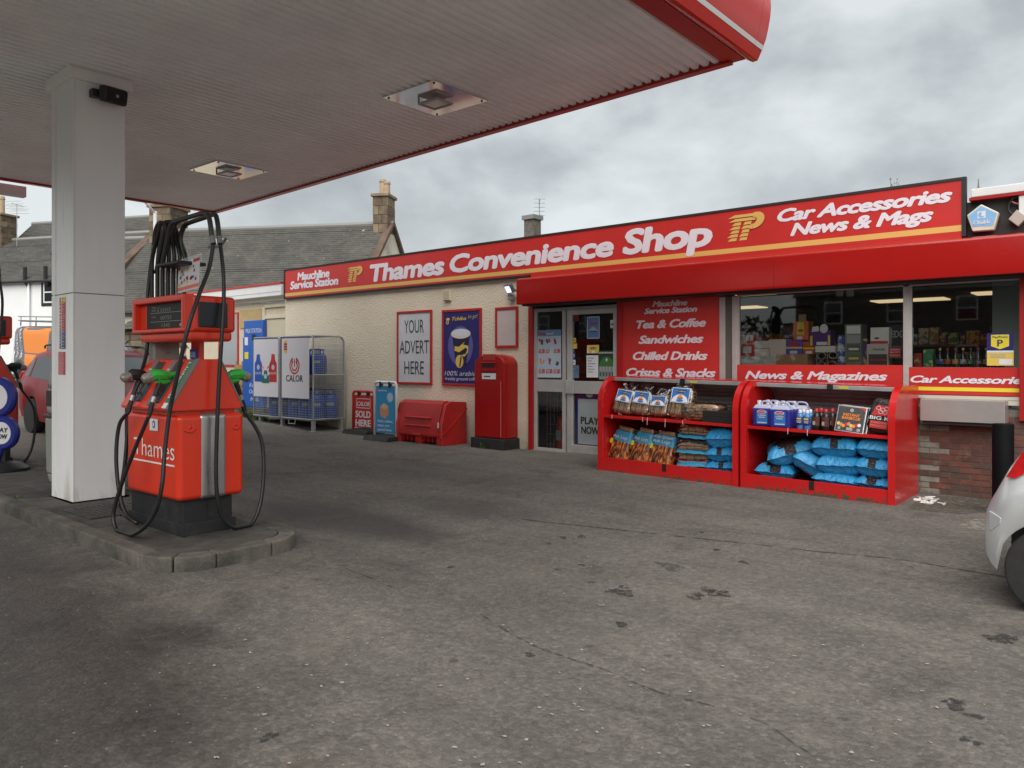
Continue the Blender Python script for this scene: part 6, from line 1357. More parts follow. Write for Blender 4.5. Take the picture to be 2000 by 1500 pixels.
t, o_, W_, H_ = sheet(1146.5, 1171, 619, 661.5, mat('poster_blue', (0.10, 0.21, 0.50), 0.45, var=0.1, vscale=6), 'event_poster', 'blue event poster with a pale car on the door glass')
for q in ((0, W_, 0, 0.03 * H_), (0, W_, 0.97 * H_, H_), (0, 0.05 * W_, 0, H_), (0.95 * W_, W_, 0, H_)): patch(o_, UX, UZ, *q, paper, t)
blob(o_, UX, UZ, [(0.2 * W_, 0.62 * H_), (0.85 * W_, 0.65 * H_), (0.85 * W_, 0.72 * H_), (0.2 * W_, 0.70 * H_)], red_print, t); blob(o_, UX, UZ, [(0.15 * W_, 0.28 * H_), (0.85 * W_, 0.28 * H_), (0.85 * W_, 0.40 * H_), (0.72 * W_, 0.44 * H_), (0.62 * W_, 0.53 * H_), (0.38 * W_, 0.53 * H_), (0.28 * W_, 0.44 * H_), (0.15 * W_, 0.40 * H_)], mat('pale_teal', (0.30, 0.48, 0.52), 0.5), t); patch(o_ + Vector((0, -0.001, 0)), UX, UZ, 0.18 * W_, 0.82 * W_, 0.29 * H_, 0.35 * H_, letter_grey, t)
t, o_, W_, H_ = sheet(1146.5, 1170, 674, 690, yellow, 'open_sign', 'yellow OPEN card hanging on the door glass', 'sign'); tx('OPEN', o_ + UX * (W_ * 0.28) + UZ * (H_ * 0.48), UX, UZ, W_ * 0.45, H_ * 0.26, letter_grey, t, off=0.01); blob(o_, UX, UZ, ell(0.55 * W_, 0, 0.16 * W_, 0.35 * H_, 12, 0, PI), paper, t); blob(o_, UX, UZ, [(0, 0), (0.2 * W_, 0), (0, 0.8 * H_)], paper, t)
t, o_, W_, H_ = sheet(1145.5, 1168.5, 694, 737, paper, 'typed_notice', 'white typed notice on the door glass below the yellow card')
for k, ww in enumerate((0.5, 0.34, 0.62, 0.4, 0.55, 0.45)): patch(o_, UX, UZ, 0.12 * W_, (0.12 + ww) * W_, (0.86 - 0.125 * k) * H_, (0.885 - 0.125 * k) * H_, letter_grey, t)
t, o_, W_, H_ = sheet(1169, 1201, 685, 742, mat('poster_green', (0.012, 0.05, 0.015), 0.5), 'drinks_poster', 'dark green drinks can poster reading ESCAPE WITH NATURE on the door glass'); tx('ESCAPE WITH NATURE', o_ + UX * 0.015 + UZ * (H_ * 0.90), UX, UZ, W_ * 0.92, H_ * 0.055, paper, t)
blob(o_ + Vector((0, 0.0005, 0)), UX, UZ, ell(0.5 * W_, 0.42 * H_, 0.46 * W_, 0.38 * H_, 18, 0, PI) + [(0.04 * W_, 0), (0.96 * W_, 0)], mat('can_green', (0.05, 0.16, 0.035), 0.5), t); blob(o_ + Vector((0, -0.001, 0)), UX, UZ, [(0.5 * W_, 0.62 * H_), (0.58 * W_, 0.69 * H_), (0.5 * W_, 0.76 * H_), (0.42 * W_, 0.69 * H_)], pale_print, t)
for k in range(5): patch(o_ + Vector((0, -0.002, 0)), UX, UZ, (0.06 + 0.185 * k) * W_, (0.21 + 0.185 * k) * W_, 0.04 * H_, 0.46 * H_, grey_print, t, 'can'); patch(o_ + Vector((0, -0.003, 0)), UX, UZ, (0.09 + 0.185 * k) * W_, (0.18 + 0.185 * k) * W_, 0.12 * H_, 0.28 * H_, mat('can_dark', (0.04, 0.08, 0.05), 0.5), t, 'can')
for (q, m_, lab) in (((1117, 1125, 660, 669), pure_yellow, 'small yellow shield sticker on the door edge'), ((1115, 1127, 671, 681), yellow, 'small plain yellow sticker on the door edge'), ((1115, 1124, 687, 702), navy_print, 'small navy sticker with white ring on the door edge'), ((1114.5, 1124, 703, 712), paper, 'small white sticker on the door edge'), ((1115, 1131, 713, 738), mat('photo_blue', (0.10, 0.17, 0.24), 0.5, var=0.5, vscale=30), 'blue photo flyer low on the door glass'), ((1117, 1131, 611, 628), mat('sticker_maroon', (0.14, 0.015, 0.012), 0.5), 'round dark red sticker high on the door glass'), ((1192, 1201, 625, 641), paper, 'small white card by the door right frame')):
    t, o_, W_, H_ = sheet(*q, m_, 'door_sticker', lab, 'sticker')
    if m_ is navy_print: blob(o_, UX, UZ, ell(W_ / 2, H_ / 2, W_ * 0.33, W_ * 0.33), paper, t); blob(o_ + Vector((0, -0.001, 0)), UX, UZ, ell(W_ / 2, H_ / 2, W_ * 0.22, W_ * 0.22), navy_print, t)
    elif m_ is paper or m_ is pure_yellow: patch(o_, UX, UZ, 0.2 * W_, 0.8 * W_, 0.35 * H_, 0.55 * H_, letter_grey, t)
t, o_, W_, H_ = sheet(1124, 1180, 765, 868, mat('case_violet', (0.030, 0.012, 0.16), 0.35), 'lottery_board', 'purple-framed board reading PLAY NOW behind the lower door glass', 'sign', GY + 0.02); patch(o_, UX, UZ, 0.09 * W_, 0.92 * W_, 0.02 * H_, 0.87 * H_, poster_grey, t); blob(o_, UX, UZ, ell(0.5 * W_, 0.95 * H_, 0.12 * W_, 0.05 * H_), paper, t)
tx('PLAY', o_ + UX * (W_ * 0.20) + UZ * (H_ * 0.40) + Vector((0, -0.002, 0)), UX, UZ, W_ * 0.62, H_ * 0.13, black_frame, t, off=0.03); tx('NOW', o_ + UX * (W_ * 0.22) + UZ * (H_ * 0.22) + Vector((0, -0.002, 0)), UX, UZ, W_ * 0.60, H_ * 0.13, black_frame, t, off=0.03)
t, o_, W_, H_ = sheet(1927.5, 1980, 651, 714, yellow, 'payment_poster', 'navy and yellow PayPoint payment poster in the right-hand window'.replace('PayPoint ', '')); patch(o_, UX, UZ, 0, W_, 0.46 * H_, H_, navy_print, t); blob(o_ + Vector((0, -0.001, 0)), UX, UZ, [(0.16 * W_, 0.60 * H_), (0.5 * W_, 0.50 * H_), (0.83 * W_, 0.60 * H_), (0.83 * W_, 0.95 * H_), (0.16 * W_, 0.95 * H_)], pure_yellow, t)
tx('PayPoint', o_ + UX * (0.22 * W_) + UZ * (0.85 * H_) + Vector((0, -0.002, 0)), UX, UZ, 0.56 * W_, 0.06 * H_, navy_print, t, off=0.01); tx('P', o_ + UX * (0.40 * W_) + UZ * (0.60 * H_) + Vector((0, -0.002, 0)), UX, UZ, 0.2 * W_, 0.19 * H_, navy_print, t, off=0.02); tx('P', o_ + UX * (0.425 * W_) + UZ * (0.62 * H_) + Vector((0, -0.003, 0)), UX, UZ, 0.14 * W_, 0.15 * H_, pure_yellow, t, off=-0.01)
patch(o_ + Vector((0, -0.001, 0)), UX, UZ, 0, W_, 0.40 * H_, 0.46 * H_, paper, t); patch(o_, UX, UZ, 0.46 * W_, 0.95 * W_, 0.03 * H_, 0.2 * H_, paper, t)
for k in range(3): patch(o_, UX, UZ, 0.12 * W_, 0.7 * W_, (0.33 - 0.045 * k) * H_, (0.345 - 0.045 * k) * H_, grey_print, t)
# ================================================================ annex left of the shop
AY = 11.02
anx = thing('annex_building', 'low cream annex with white fascia adjoining the left end of the shop', 'building', (-19.5, AY, zg(-19)))
AX0, AX1 = -23.2, -16.72
b = MB(); b.box(AX0, AX1, AY, AY + 0.2, 0.0, 3.1); b.build('wall', cream_wall, anx)
b = MB(); b.box(AX0, AX1, AY + 0.201, 17.5, 0.0, 3.0); b.build('rear_block', cream_wall, anx)
zf0, zf1 = onY(553, 576, 10.78).z, onY(553, 553.5, 10.78).z
b = MB(); b.box(AX0, XL - 0.005, 10.78, 11.6, zf0, zf1); b.build('fascia', white_paint, anx, bevel=0.008)
b = MB(); b.box(AX0 - 0.02, XL - 0.004, 10.76, 11.65, zf1 + 0.001, zf1 + 0.045); b.build('fascia_edge', sign_red, anx)
b = MB(); b.box(AX0, XL - 0.006, 10.774, 10.779, zf0 + 0.10, zf0 + 0.106); b.build('fascia_joint', grey_print, anx)
def XA(px): return onY(px, 700, AY).x
def ZA(px, py): return onY(px, py, AY).z
# side door frame
bars(anx, 'door_frame', cream_trim, [(XA(515), XA(520), 0.15, ZA(515, 600), AY - 0.05, AY - 0.001), (XA(520) + 0.001, XL - 0.003, ZA(540, 622), ZA(540, 615), AY - 0.05, AY - 0.001), (XA(520) + 0.001, XL - 0.003, ZA(540, 600), ZA(540, 595), AY - 0.05, AY - 0.001)])
b = MB(); b.box(XA(522), XL - 0.004, AY - 0.02, AY - 0.002, 0.15, ZA(540, 623)); b.build('side_door', mat('door_cream', (0.60, 0.545, 0.40), 0.5, var=0.04), anx)
# blank panel with a red frame
t = thing('blank_sign', 'blank grey panel in a thin red frame on the annex wall', 'sign', (XA(430), AY, ZA(430, 715)))
xa, xb, za, zc = XA(428), XA(467), ZA(467, 716), ZA(467, 610); b = MB(); b.box(xa, xb, AY - 0.03, AY - 0.001, za, zc); b.build('frame', sign_red, t); b = MB(); b.box(xa + 0.06, xb - 0.05, AY - 0.036, AY - 0.0305, za + 0.05, zc - 0.05); b.build('face', mat('blank_grey', (0.35, 0.37, 0.39), 0.25), t)
# plywood strip and milk vending machine
b = MB(); b.box(XA(470), XA(513), AY - 0.03, AY - 0.002, ZA(490, 640), ZA(490, 605)); b.build('plywood_board', mat('plywood', (0.50, 0.36, 0.17), 0.7, var=0.12), anx)
mz = zg(-18.5); my = 10.86
mv = thing('milk_vending_machine', 'tall blue milk vending machine reading MILK STATION on the annex wall', 'vending machine', (onY(492, 700, my).x, my, mz))
xa, xb = onY(474, 700, my).x, onY(513, 700, my).x; zt_ = onY(490, 626, my).z; zm_ = onY(490, 656, my).z
b = MB(); b.box(xa, xb, my, AY - 0.04, mz + 0.1, zm_ - 0.03); b.build('body', mat('machine_blue', (0.020, 0.11, 0.46), 0.4, var=0.08), mv, bevel=0.02); b = MB(); b.box(xa + 0.02, xb - 0.02, my + 0.02, AY - 0.04, zm_ - 0.029, zt_); b.build('header', MATS['machine_blue'], mv, bevel=0.01)
tx('MILK STATION', (xa + 0.12, my + 0.017, zm_ + 0.08), UX, UZ, (xb - xa) * 0.78, 0.11, paper, mv, off=0.0)
patch((xa, my - 0.003, mz), UX, UZ, 0.10, 0.26, 1.72 , 1.93, paper, mv, 'card_reader'); patch((xa, my - 0.003, mz), UX, UZ, 0.10, 0.28, 1.36, 1.54, pure_yellow, mv, 'label'); patch((xa, my - 0.003, mz), UX, UZ, 0.45, 0.60, 1.85, 2.0, black_frame, mv, 'slot')
for (tt, z_, x_, w_) in (('Fresh', 0.62, 0.35, 0.5), ('Organic', 0.46, 0.32, 0.6), ('Milk', 0.26, 0.40, 0.4)): tx(tt, (xa + x_, my - 0.003, mz + z_), UX, UZ, w_, 0.10, paper, mv, off=0.0)
b = MB(); b.box(xa - 0.1, xb + 0.3, my - 0.15, AY - 0.04, mz - 0.05, mz + 0.1); b.build('plinth', concrete, mv)
# wooden fence slats beside it
fe = thing('slat_screen', 'short wooden slat screen beside the milk machine', 'fence', (xa - 0.3, my, mz))
for k in range(4): b = MB(); b.box(xa - 0.42, xa - 0.02, my + 0.0, my + 0.02, mz + 0.05 + k * 0.30, mz + 0.30 + k * 0.30); b.build('slat', mat('fence_wood', (0.34, 0.22, 0.11), 0.8, var=0.2), fe, bevel=0.004)
for k in range(2): b = MB(); b.box(xa - 0.40 + k * 0.3, xa - 0.34 + k * 0.3, my + 0.022, my + 0.06, mz, mz + 1.3); b.build('post', MATS['fence_wood'], fe)
# grass verge by the annex
gm = mat('grass_blade', (0.07, 0.12, 0.025), 0.7, var=0.35, vscale=6)
def tuft(name, label, pts, n, h, spread, kind=None, cat='grass', seed=1):
    rnd = random.Random(seed); b = MB()
    for _ in range(n):
        c = Vector(rnd.choice(pts)) + Vector((rnd.gauss(0, spread), rnd.gauss(0, spread * 0.5), 0)); c.z = zg(c.x); a = rnd.uniform(0, 2 * PI); l = h * rnd.uniform(0.4, 1.1); w_ = 0.006 + 0.004 * rnd.random()
        d_ = Vector((math.cos(a), math.sin(a), 0)); s_ = Vector((-d_.y, d_.x, 0)) * w_; m1 = c + d_ * l * 0.25 + Vector((0, 0, l * 0.6)); e1 = c + d_ * l * 0.7 + Vector((0, 0, l * rnd.uniform(0.6, 1.0)))
        b.add([c - s_, c + s_, m1 + s_ * 0.8, m1 - s_ * 0.8, e1], [(0, 1, 2, 3), (3, 2, 4)])
    o = b.build(name, gm); tag(o, label, cat, kind=kind); return o
q = onG(503, 806); tuft('grass_strip', 'strip of rough grass below the milk machine beside the gas cage', [(q.x + 0.1 * i - 0.8, 10.35 - 0.02 * i, 0) for i in range(14)], 900, 0.16, 0.16, 'stuff', seed=2)
q = onG(944, 876); tuft('weed_tuft', 'small green weed growing at the foot of the post box', [(q.x, q.y, 0)], 46, 0.13, 0.035, cat='weed', seed=3)
q = onG(98, 990, KH)
rnd = random.Random(8); b = MB()
for _ in range(30):
    c = Vector((-9.55 + rnd.gauss(0, 0.05), KY0 + KW + 0.02 + rnd.gauss(0, 0.02), zg(-9.5) + KH - 0.01)); a = rnd.uniform(0, 6.28); l = rnd.uniform(0.02, 0.06); d_ = Vector((math.cos(a), math.sin(a), 0)); s_ = Vector((-d_.y, d_.x, 0)) * 0.004; b.add([c - s_, c + s_, c + d_ * l * 0.5 + Vector((0, 0, l))], [(0, 1, 2)])
tag(b.build('weed_tuft', gm), 'tiny weed in the island paving joint near the white column', 'weed')

# ================================================================ gas bottle cage
fR = onG(612, 845); fL = onG(500, 822); CGY = 9.98; CGX1 = onY(612, 700, CGY).x; CGX0 = onY(496, 700, CGY).x; CGYB = 10.80
cz0 = onY(612, 820, CGY).z; cz1 = onY(612, 656, CGY).z
cage = thing('gas_bottle_cage', 'galvanised mesh cage of blue gas bottles with white advertising panels', 'cage', ((CGX0 + CGX1) / 2, 10.4, zg(-15.5)))
xm = onY(548.5, 700, CGY).x
tube_r = 0.022
for (ax, bx_) in ((CGX0, xm - 0.03), (xm + 0.03, CGX1)):
    b = MB(); loop = [(ax, CGY, cz0), (bx_, CGY, cz0), (bx_, CGY, cz1 - 0.06), (bx_ - 0.06, CGY, cz1), (ax + 0.06, CGY, cz1), (ax, CGY, cz1 - 0.06), (ax, CGY, cz0)]; b.tube(loop, tube_r, 6); b.build('door_frame', galv, cage, smooth='auto')
    b = MB(); xx = ax + 0.05; 
    while xx < bx_ - 0.02: b.tube([(xx, CGY, cz0), (xx, CGY, cz0 + 0.62)], 0.0035, 4, False); xx += 0.055
    zz = cz0 + 0.055
    while zz < cz0 + 0.64: b.tube([(ax, CGY - 0.004, zz), (bx_, CGY - 0.004, zz)], 0.0035, 4, False); zz += 0.055
    b.build('front_mesh', galv, cage)
# end and back frames with a rounded top rear corner
zc_ = (cz0 + cz1) / 2 + 0.08
for X in (CGX1, CGX0):
    b = MB(); b.tube([(X, CGY, cz0), (X, CGYB, cz0), (X, CGYB, cz1 - 0.12), (X, CGYB - 0.04, cz1 - 0.04), (X, CGYB - 0.12, cz1), (X, CGY, cz1)], tube_r, 6); b.tube([(X, CGY, zc_ - 0.02), (X, CGYB, zc_ - 0.02)], 0.022, 6); b.build('end_frame', galv, cage, smooth='auto')
    b = MB(); yy = CGY + 0.05
    while yy < CGYB - 0.03: b.tube([(X, yy, cz0), (X, yy, cz1)], 0.0035, 4, False); yy += 0.052
    zz = cz0 + 0.05
    while zz < cz1 - 0.02: b.tube([(X + 0.003, CGY, zz), (X + 0.003, CGYB, zz)], 0.0035, 4, False); zz += 0.052
    b.build('end_mesh', galv, cage)
b = MB(); xx = CGX0 + 0.05
while xx < CGX1: b.tube([(xx, CGY, cz1), (xx, CGYB - 0.12, cz1), (xx, CGYB, cz1 - 0.12), (xx, CGYB, cz0)], 0.0035, 4, False); xx += 0.055
zz = cz0 + 0.1
while zz < cz1 - 0.1: b.tube([(CGX0, CGYB, zz), (CGX1, CGYB, zz)], 0.0035, 4, False); zz += 0.11
yy = CGY + 0.08
while yy < CGYB - 0.1: b.tube([(CGX0, yy, cz1), (CGX1, yy, cz1)], 0.0035, 4, False); yy += 0.09
b.build('back_mesh', galv, cage)
b = MB(); b.box(CGX0, CGX1, CGY, CGYB, cz0 - 0.03, cz0 - 0.005); b.build('floor_tray', galv, cage); b = MB(); b.box(CGX0 + 0.03, CGX1 - 0.03, CGY + 0.06, CGYB - 0.03, zc_ - 0.03, zc_ - 0.01); b.build('shelf', galv, cage)
for (X, Y) in ((CGX1 - 0.04, CGY + 0.03), (CGX0 + 0.25, CGY + 0.03), (CGX1 - 0.04, CGYB - 0.05), (CGX0 + 0.25, CGYB - 0.05), (xm, CGY + 0.05)):
    b = MB(); g_ = zg(X); b.box(X - 0.035, X + 0.035, Y - 0.035, Y + 0.035, g_ + 0.012, cz0 - 0.031); b.box(X - 0.075, X + 0.075, Y - 0.075, Y + 0.075, g_ - 0.002, g_ + 0.012); b.build('leg', galv, cage)
b = MB(); b.tube([(xm + 0.35, CGY - 0.01, cz0 - 0.02), (xm + 0.35, CGY - 0.03, cz0 - 0.12), (xm + 0.60, CGY - 0.03, cz0 - 0.12), (xm + 0.60, CGY - 0.01, cz0 - 0.02)], 0.010, 6); b.build('step_loop', galv, cage)
b = MB(); b.box(xm - 0.02, xm + 0.02, CGY - 0.045, CGY + 0.03, cz0, cz1 - 0.03); b.build('lock_bar', galv, cage, bevel=0.006)
zp0, zp1 = onY(600, 779, CGY).z, onY(600, 660, CGY).z
pan_white = mat('panel_white', (0.70, 0.69, 0.74), 0.4)
for k, (pa, pb2) in enumerate(((498, 546), (553, 606))):
    xa, xb = onY(pa, 700, CGY).x, onY(pb2, 700, CGY).x; b = MB(); b.box(xa, xb, CGY - 0.036, CGY - 0.024, zp0, zp1); pn_ = b.build('advert_panel', pan_white, cage, bevel=0.004); o_ = Vector((xa, CGY - 0.039, zp0)); W_, H_ = xb - xa, zp1 - zp0
    if k:
        tx('CALOR', o_ + UX * (0.17 * W_) + UZ * (0.28 * H_), UX, UZ, 0.62 * W_, 0.105 * H_, black_frame, pn_, off=0.005)
        cx_, cy_ = 0.48 * W_, 0.545 * H_
        for (r0, r1, a0, a1) in ((0.185, 0.15, 0.62 * PI, 2.38 * PI), (0.118, 0.085, 0.66 * PI, 2.34 * PI)):
            o1 = ell(cx_, cy_, r0 * W_, r0 * W_ * 1.0, 24, a0, a1); i1 = ell(cx_, cy_, r1 * W_, r1 * W_, 24, a0, a1); b = MB()
            for i in range(24): b.poly([o_ + UX * p[0] + UZ * p[1] for p in (o1[i], o1[i+1], i1[i+1], i1[i])])
            b.build('logo', red_print, pn_)
        for dx_ in (-0.085, 0, 0.085): patch(o_, UX, UZ, cx_ + (dx_ - 0.017) * W_, cx_ + (dx_ + 0.017) * W_, cy_ + (0.02 if dx_ else -0.02) * H_, cy_ + 0.115 * H_, red_print, pn_, 'logo')
        for j, m_ in enumerate((pure_yellow, red_print, red_print, red_print, pure_yellow)): patch(o_, UX, UZ, 0.085 * W_, 0.205 * W_, (0.93 - 0.042 * j) * H_, (0.965 - 0.042 * j) * H_, m_, pn_)
    else:
        for (cx_, w_, y0, y1, m_) in ((0.20, 0.15, 0.26, 0.74, blue_print), (0.80, 0.145, 0.26, 0.74, red_print), (0.50, 0.15, 0.24, 0.46, mat('bottle_green', (0.012, 0.16, 0.12), 0.4))):
            pts = [(cx_ - w_, y0), (cx_ + w_, y0), (cx_ + w_, y1 - 0.16 * (y1 - y0) / 0.48), (cx_ + w_ * 0.55, y1 - 0.10), (cx_ + w_ * 0.42, y1), (cx_ - w_ * 0.42, y1), (cx_ - w_ * 0.55, y1 - 0.10), (cx_ - w_, y1 - 0.16 * (y1 - y0) / 0.48)]
            off_ = Vector((0, -0.002 if cx_ == 0.5 else 0, 0)); blob(o_ + off_, UX, UZ, [(x * W_, y * H_) for x, y in pts], m_, pn_, 'bottle_print'); blob(o_ + off_ + Vector((0, -0.001, 0)), UX, UZ, ell(cx_ * W_, (y0 + (y1 - y0) * 0.53) * H_, 0.06 * W_, 0.045 * H_, 12), pale_print, pn_, 'bottle_print')
            if cx_ != 0.5: tx('CALOR', o_ + UX * ((cx_ - w_ * 0.85) * W_) + UZ * ((y0 + 0.13) * H_) + Vector((0, -0.002, 0)), UX, UZ, w_ * 1.7 * W_, 0.04 * H_, paper, pn_, off=0.01)
        for s_ in (-1, 1): b = MB(); b.tube([o_ + UX * ((0.5 + s_ * 0.14) * W_) + UZ * (0.44 * H_), o_ + UX * ((0.5 + s_ * 0.19) * W_) + UZ * (0.57 * H_), o_ + UX * ((0.5 + s_ * 0.08) * W_) + UZ * (0.50 * H_)], 0.012, 5); b.build('bottle_print', red_print, pn_)
# the bottles themselves
def bottle(x, y, z, r, h, label):
    t = thing('gas_bottle', label, 'gas bottle', (x, y, z), local=True, group='gas bottles in the cage')
    b = MB(); b.lathe([(r * 0.86, 0), (r * 0.9, 0.03), (r, 0.06), (r, h * 0.66), (r * 0.93, h * 0.75), (r * 0.6, h * 0.82), (r * 0.25, h * 0.85)], (0, 0, 0), 18); b.build('cylinder', gas_blue, t, smooth='auto')
    b = MB(); b.lathe([(0.03, h * 0.84), (0.03, h * 0.92), (0.045, h * 0.92), (0.045, h * 0.97)], (0, 0, 0), 10); b.build('valve', steel, t)
    b = MB()
    for a in range(3):
        th = a * 2 * PI / 3 + 0.4; p0 = Vector((math.cos(th) * r * 0.62, math.sin(th) * r * 0.62, h * 0.80)); b.tube([p0, p0 + Vector((0, 0, h * 0.19))], 0.014, 6)
    ring = [(math.cos(i * PI / 8) * r * 0.62, math.sin(i * PI / 8) * r * 0.62, h * 0.99) for i in range(17)]; b.tube(ring, 0.016, 6, False); b.build('guard_ring', gas_blue, t, smooth=True)
    b = MB(); aa = -1.1
    for i in range(6):
        a0, a1 = aa + 0.16 * i, aa + 0.16 * (i + 1); b.poly([(math.cos(a) * (r + 0.003), math.sin(a) * (r + 0.003), z_) for a, z_ in ((a0, h * 0.44), (a1, h * 0.44), (a1, h * 0.54), (a0, h * 0.54))])
    b.build('label', grey_print, t)
nb = 0
for (row, zz, hh) in ((0, cz0 - 0.004, 0.66), (1, zc_ - 0.009, 0.56)):
    xs_ = [CGX1 - 0.22 - 0.40 * i for i in range(6)]
    for i, X in enumerate(xs_):
        if X < CGX0 + 0.2: continue
        for j, Y in enumerate((CGY + 0.24, CGY + 0.60)):
            if row and j and i == 0: continue
            bottle(X, Y, zz, 0.165 if row else 0.175, hh, 'blue gas bottle on the upper shelf of the mesh cage' if row else 'blue gas bottle on the floor of the mesh cage')

# ================================================================ pavement boards
def a_board(name, label, px0, px1, pyb, pyt, Y, frame_m, face_m, basem, w_extra=0.0):
    a = onY(px0, pyb, Y); c = onY(px1, pyb, Y); t_ = onY(px0, pyt, Y); gz_ = zg(a.x); t = thing(name, label, 'sign', ((a.x + c.x) / 2, Y, gz_)); x0, x1 = a.x, c.x; z1 = t_.z; r = 0.07
    b = MB(); pts = [(x0, gz_ + 0.06), (x0, z1 - r)] + [(x0 + r - r * math.cos(k * PI / 8), z1 - r + r * math.sin(k * PI / 8)) for k in range(1, 5)] + [(x1 - r + r * math.sin(k * PI / 8), z1 - r + r * math.cos(k * PI / 8)) for k in range(0, 5)] + [(x1, gz_ + 0.06)]
    b.tube([(x, Y, z) for x, z in pts], 0.028, 8); b.build('frame', frame_m, t, smooth=True)
    b = MB(); b.box(x0 + 0.055, x1 - 0.055, Y - 0.012, Y + 0.012, gz_ + 0.13, z1 - 0.075); f = b.build('panel', face_m, t, bevel=0.006)
    b = MB(); b.prism([(-0.30, 0), (0.30, 0), (0.24, 0.09), (-0.24, 0.09)], 'X', x0 - 0.03, x1 + 0.05, Matrix.Translation((0, Y, gz_ - 0.004))); b.build('base', basem, t, bevel=0.01)
    for fx in (0.3, 0.72): b = MB(); xx = x0 + (x1 - x0) * fx; b.box(xx - 0.025, xx + 0.025, Y - 0.035, Y + 0.03, z1 - 0.10, z1 + 0.01); b.build('clip', black_plastic, t)
    return f, x0, x1, gz_, z1
f, x0, x1, g_, z1 = a_board('pavement_board', 'red swing board reading CALOR SOLD HERE beside the gas cage', 690, 731, 838, 764, 10.65, sign_red, sign_red, plinth_black)
o_ = Vector((x0, 10.635, g_)); W_ = x1 - x0; H_ = z1 - g_
for q in ((0.18, 0.84, 0.60, 0.615), (0.18, 0.84, 0.82, 0.835), (0.18, 0.20, 0.60, 0.83), (0.82, 0.84, 0.60, 0.83)): patch(o_, UX, UZ, q[0] * W_, q[1] * W_, q[2] * H_, q[3] * H_, paper, f)
tx('CALOR', o_ + UX * (0.22 * W_) + UZ * (0.655 * H_), UX, UZ, 0.58 * W_, 0.10 * H_, paper, f, off=0.02, shear=0.2); tx('SOLD', o_ + UX * (0.15 * W_) + UZ * (0.38 * H_), UX, UZ, 0.70 * W_, 0.15 * H_, paper, f, off=0.035); tx('HERE', o_ + UX * (0.15 * W_) + UZ * (0.17 * H_), UX, UZ, 0.70 * W_, 0.15 * H_, paper, f, off=0.035)
f, x0, x1, g_, z1 = a_board('pavement_board', 'blue and white swing board about sending parcels, next to the red grit bin', 732, 774, 855, 746, 10.15, white_paint, sky_print, plinth_black)
o_ = Vector((x0, 10.135, g_)); W_ = x1 - x0; H_ = z1 - g_
tx('myHermes', o_ + UX * (0.17 * W_) + UZ * (0.84 * H_), UX, UZ, 0.42 * W_, 0.035 * H_, paper, f, off=0.02); blob(o_, UX, UZ, ell(0.74 * W_, 0.74 * H_, 0.14 * W_, 0.085 * H_), pale_print, f)
bx3 = [(0.28, 0.42), (0.50, 0.36), (0.68, 0.44), (0.68, 0.58), (0.46, 0.64), (0.28, 0.57)]; blob(o_, UX, UZ, [(x * W_, y * H_) for x, y in bx3], mat('parcel_tan', (0.60, 0.27, 0.15), 0.5), f); blob(o_ + Vector((0, -0.002, 0)), UX, UZ, [(x * W_, y * H_) for x, y in ((0.28, 0.57), (0.50, 0.52), (0.68, 0.58), (0.46, 0.64))], mat('parcel_top', (0.68, 0.45, 0.28), 0.5), f)
for k, tt in enumerate(('Send, collect,', 'return your', 'parcels here')): tx(tt, o_ + UX * (0.17 * W_) + UZ * ((0.30 - 0.075 * k) * H_) + Vector((0, -0.001, 0)), UX, UZ, (0.70, 0.56, 0.64)[k] * W_, 0.045 * H_, paper, f, off=0.015)

# ================================================================ red grit bin
gx0, gx1 = onG(779, 860).x + 0.03, onG(862, 872).x; gy0, gy1 = 10.15, 10.82; gz_ = zg(-11)
gb = thing('grit_bin', 'scuffed red plastic grit bin with sloping lid against the cream wall', 'bin', ((gx0 + gx1) / 2, 10.5, gz_))
zl = onY(779, 784, gy0 + 0.12).z; H_ = zl - gz_
prof = [(gy0, gz_ + 0.14), (gy1, gz_ + 0.14), (gy1, gz_ + H_ * 0.93), (gy0 + 0.02, gz_ + H_ * 0.45)]
b = MB(); b.prism(prof, 'X', gx0 + 0.03, gx1 - 0.03); b.build('tub', plastic_red, gb, bevel=0.025, seg=3)
lid = [(gy0 - 0.015, gz_ + H_ * 0.22), (gy0 + 0.005, gz_ + H_ * 0.22), (gy0 + 0.035, gz_ + H_ * 0.50), (gy0 + 0.13, gz_ + H_ * 0.93), (gy0 + 0.22, gz_ + H_ * 0.985), (gy1, gz_ + H_ * 0.93), (gy1, gz_ + H_ * 0.98), (gy0 + 0.2, gz_ + H_ * 1.06), (gy0 + 0.09, gz_ + H_ * 1.0), (gy0 + 0.0, gz_ + H_ * 0.6)]
b = MB(); b.prism(lid, 'X', gx0 + 0.12, gx1 - 0.10); b.build('lid', plastic_red, gb, bevel=0.018, seg=3)
for (xa, xb) in ((gx0, gx0 + 0.10), (gx1 - 0.08, gx1)):
    b = MB(); b.prism([(gy0 - 0.02, gz_ + 0.12), (gy1, gz_ + 0.12), (gy1, gz_ + H_ * 1.02), (gy0 + 0.24, gz_ + H_ * 1.05), (gy0 + 0.1, gz_ + H_ * 0.98), (gy0 - 0.02, gz_ + H_ * 0.5)], 'X', xa, xb); b.build('end_cheek', plastic_red, gb, bevel=0.02, seg=3)
p_ = onX(905, 800, gx1); 
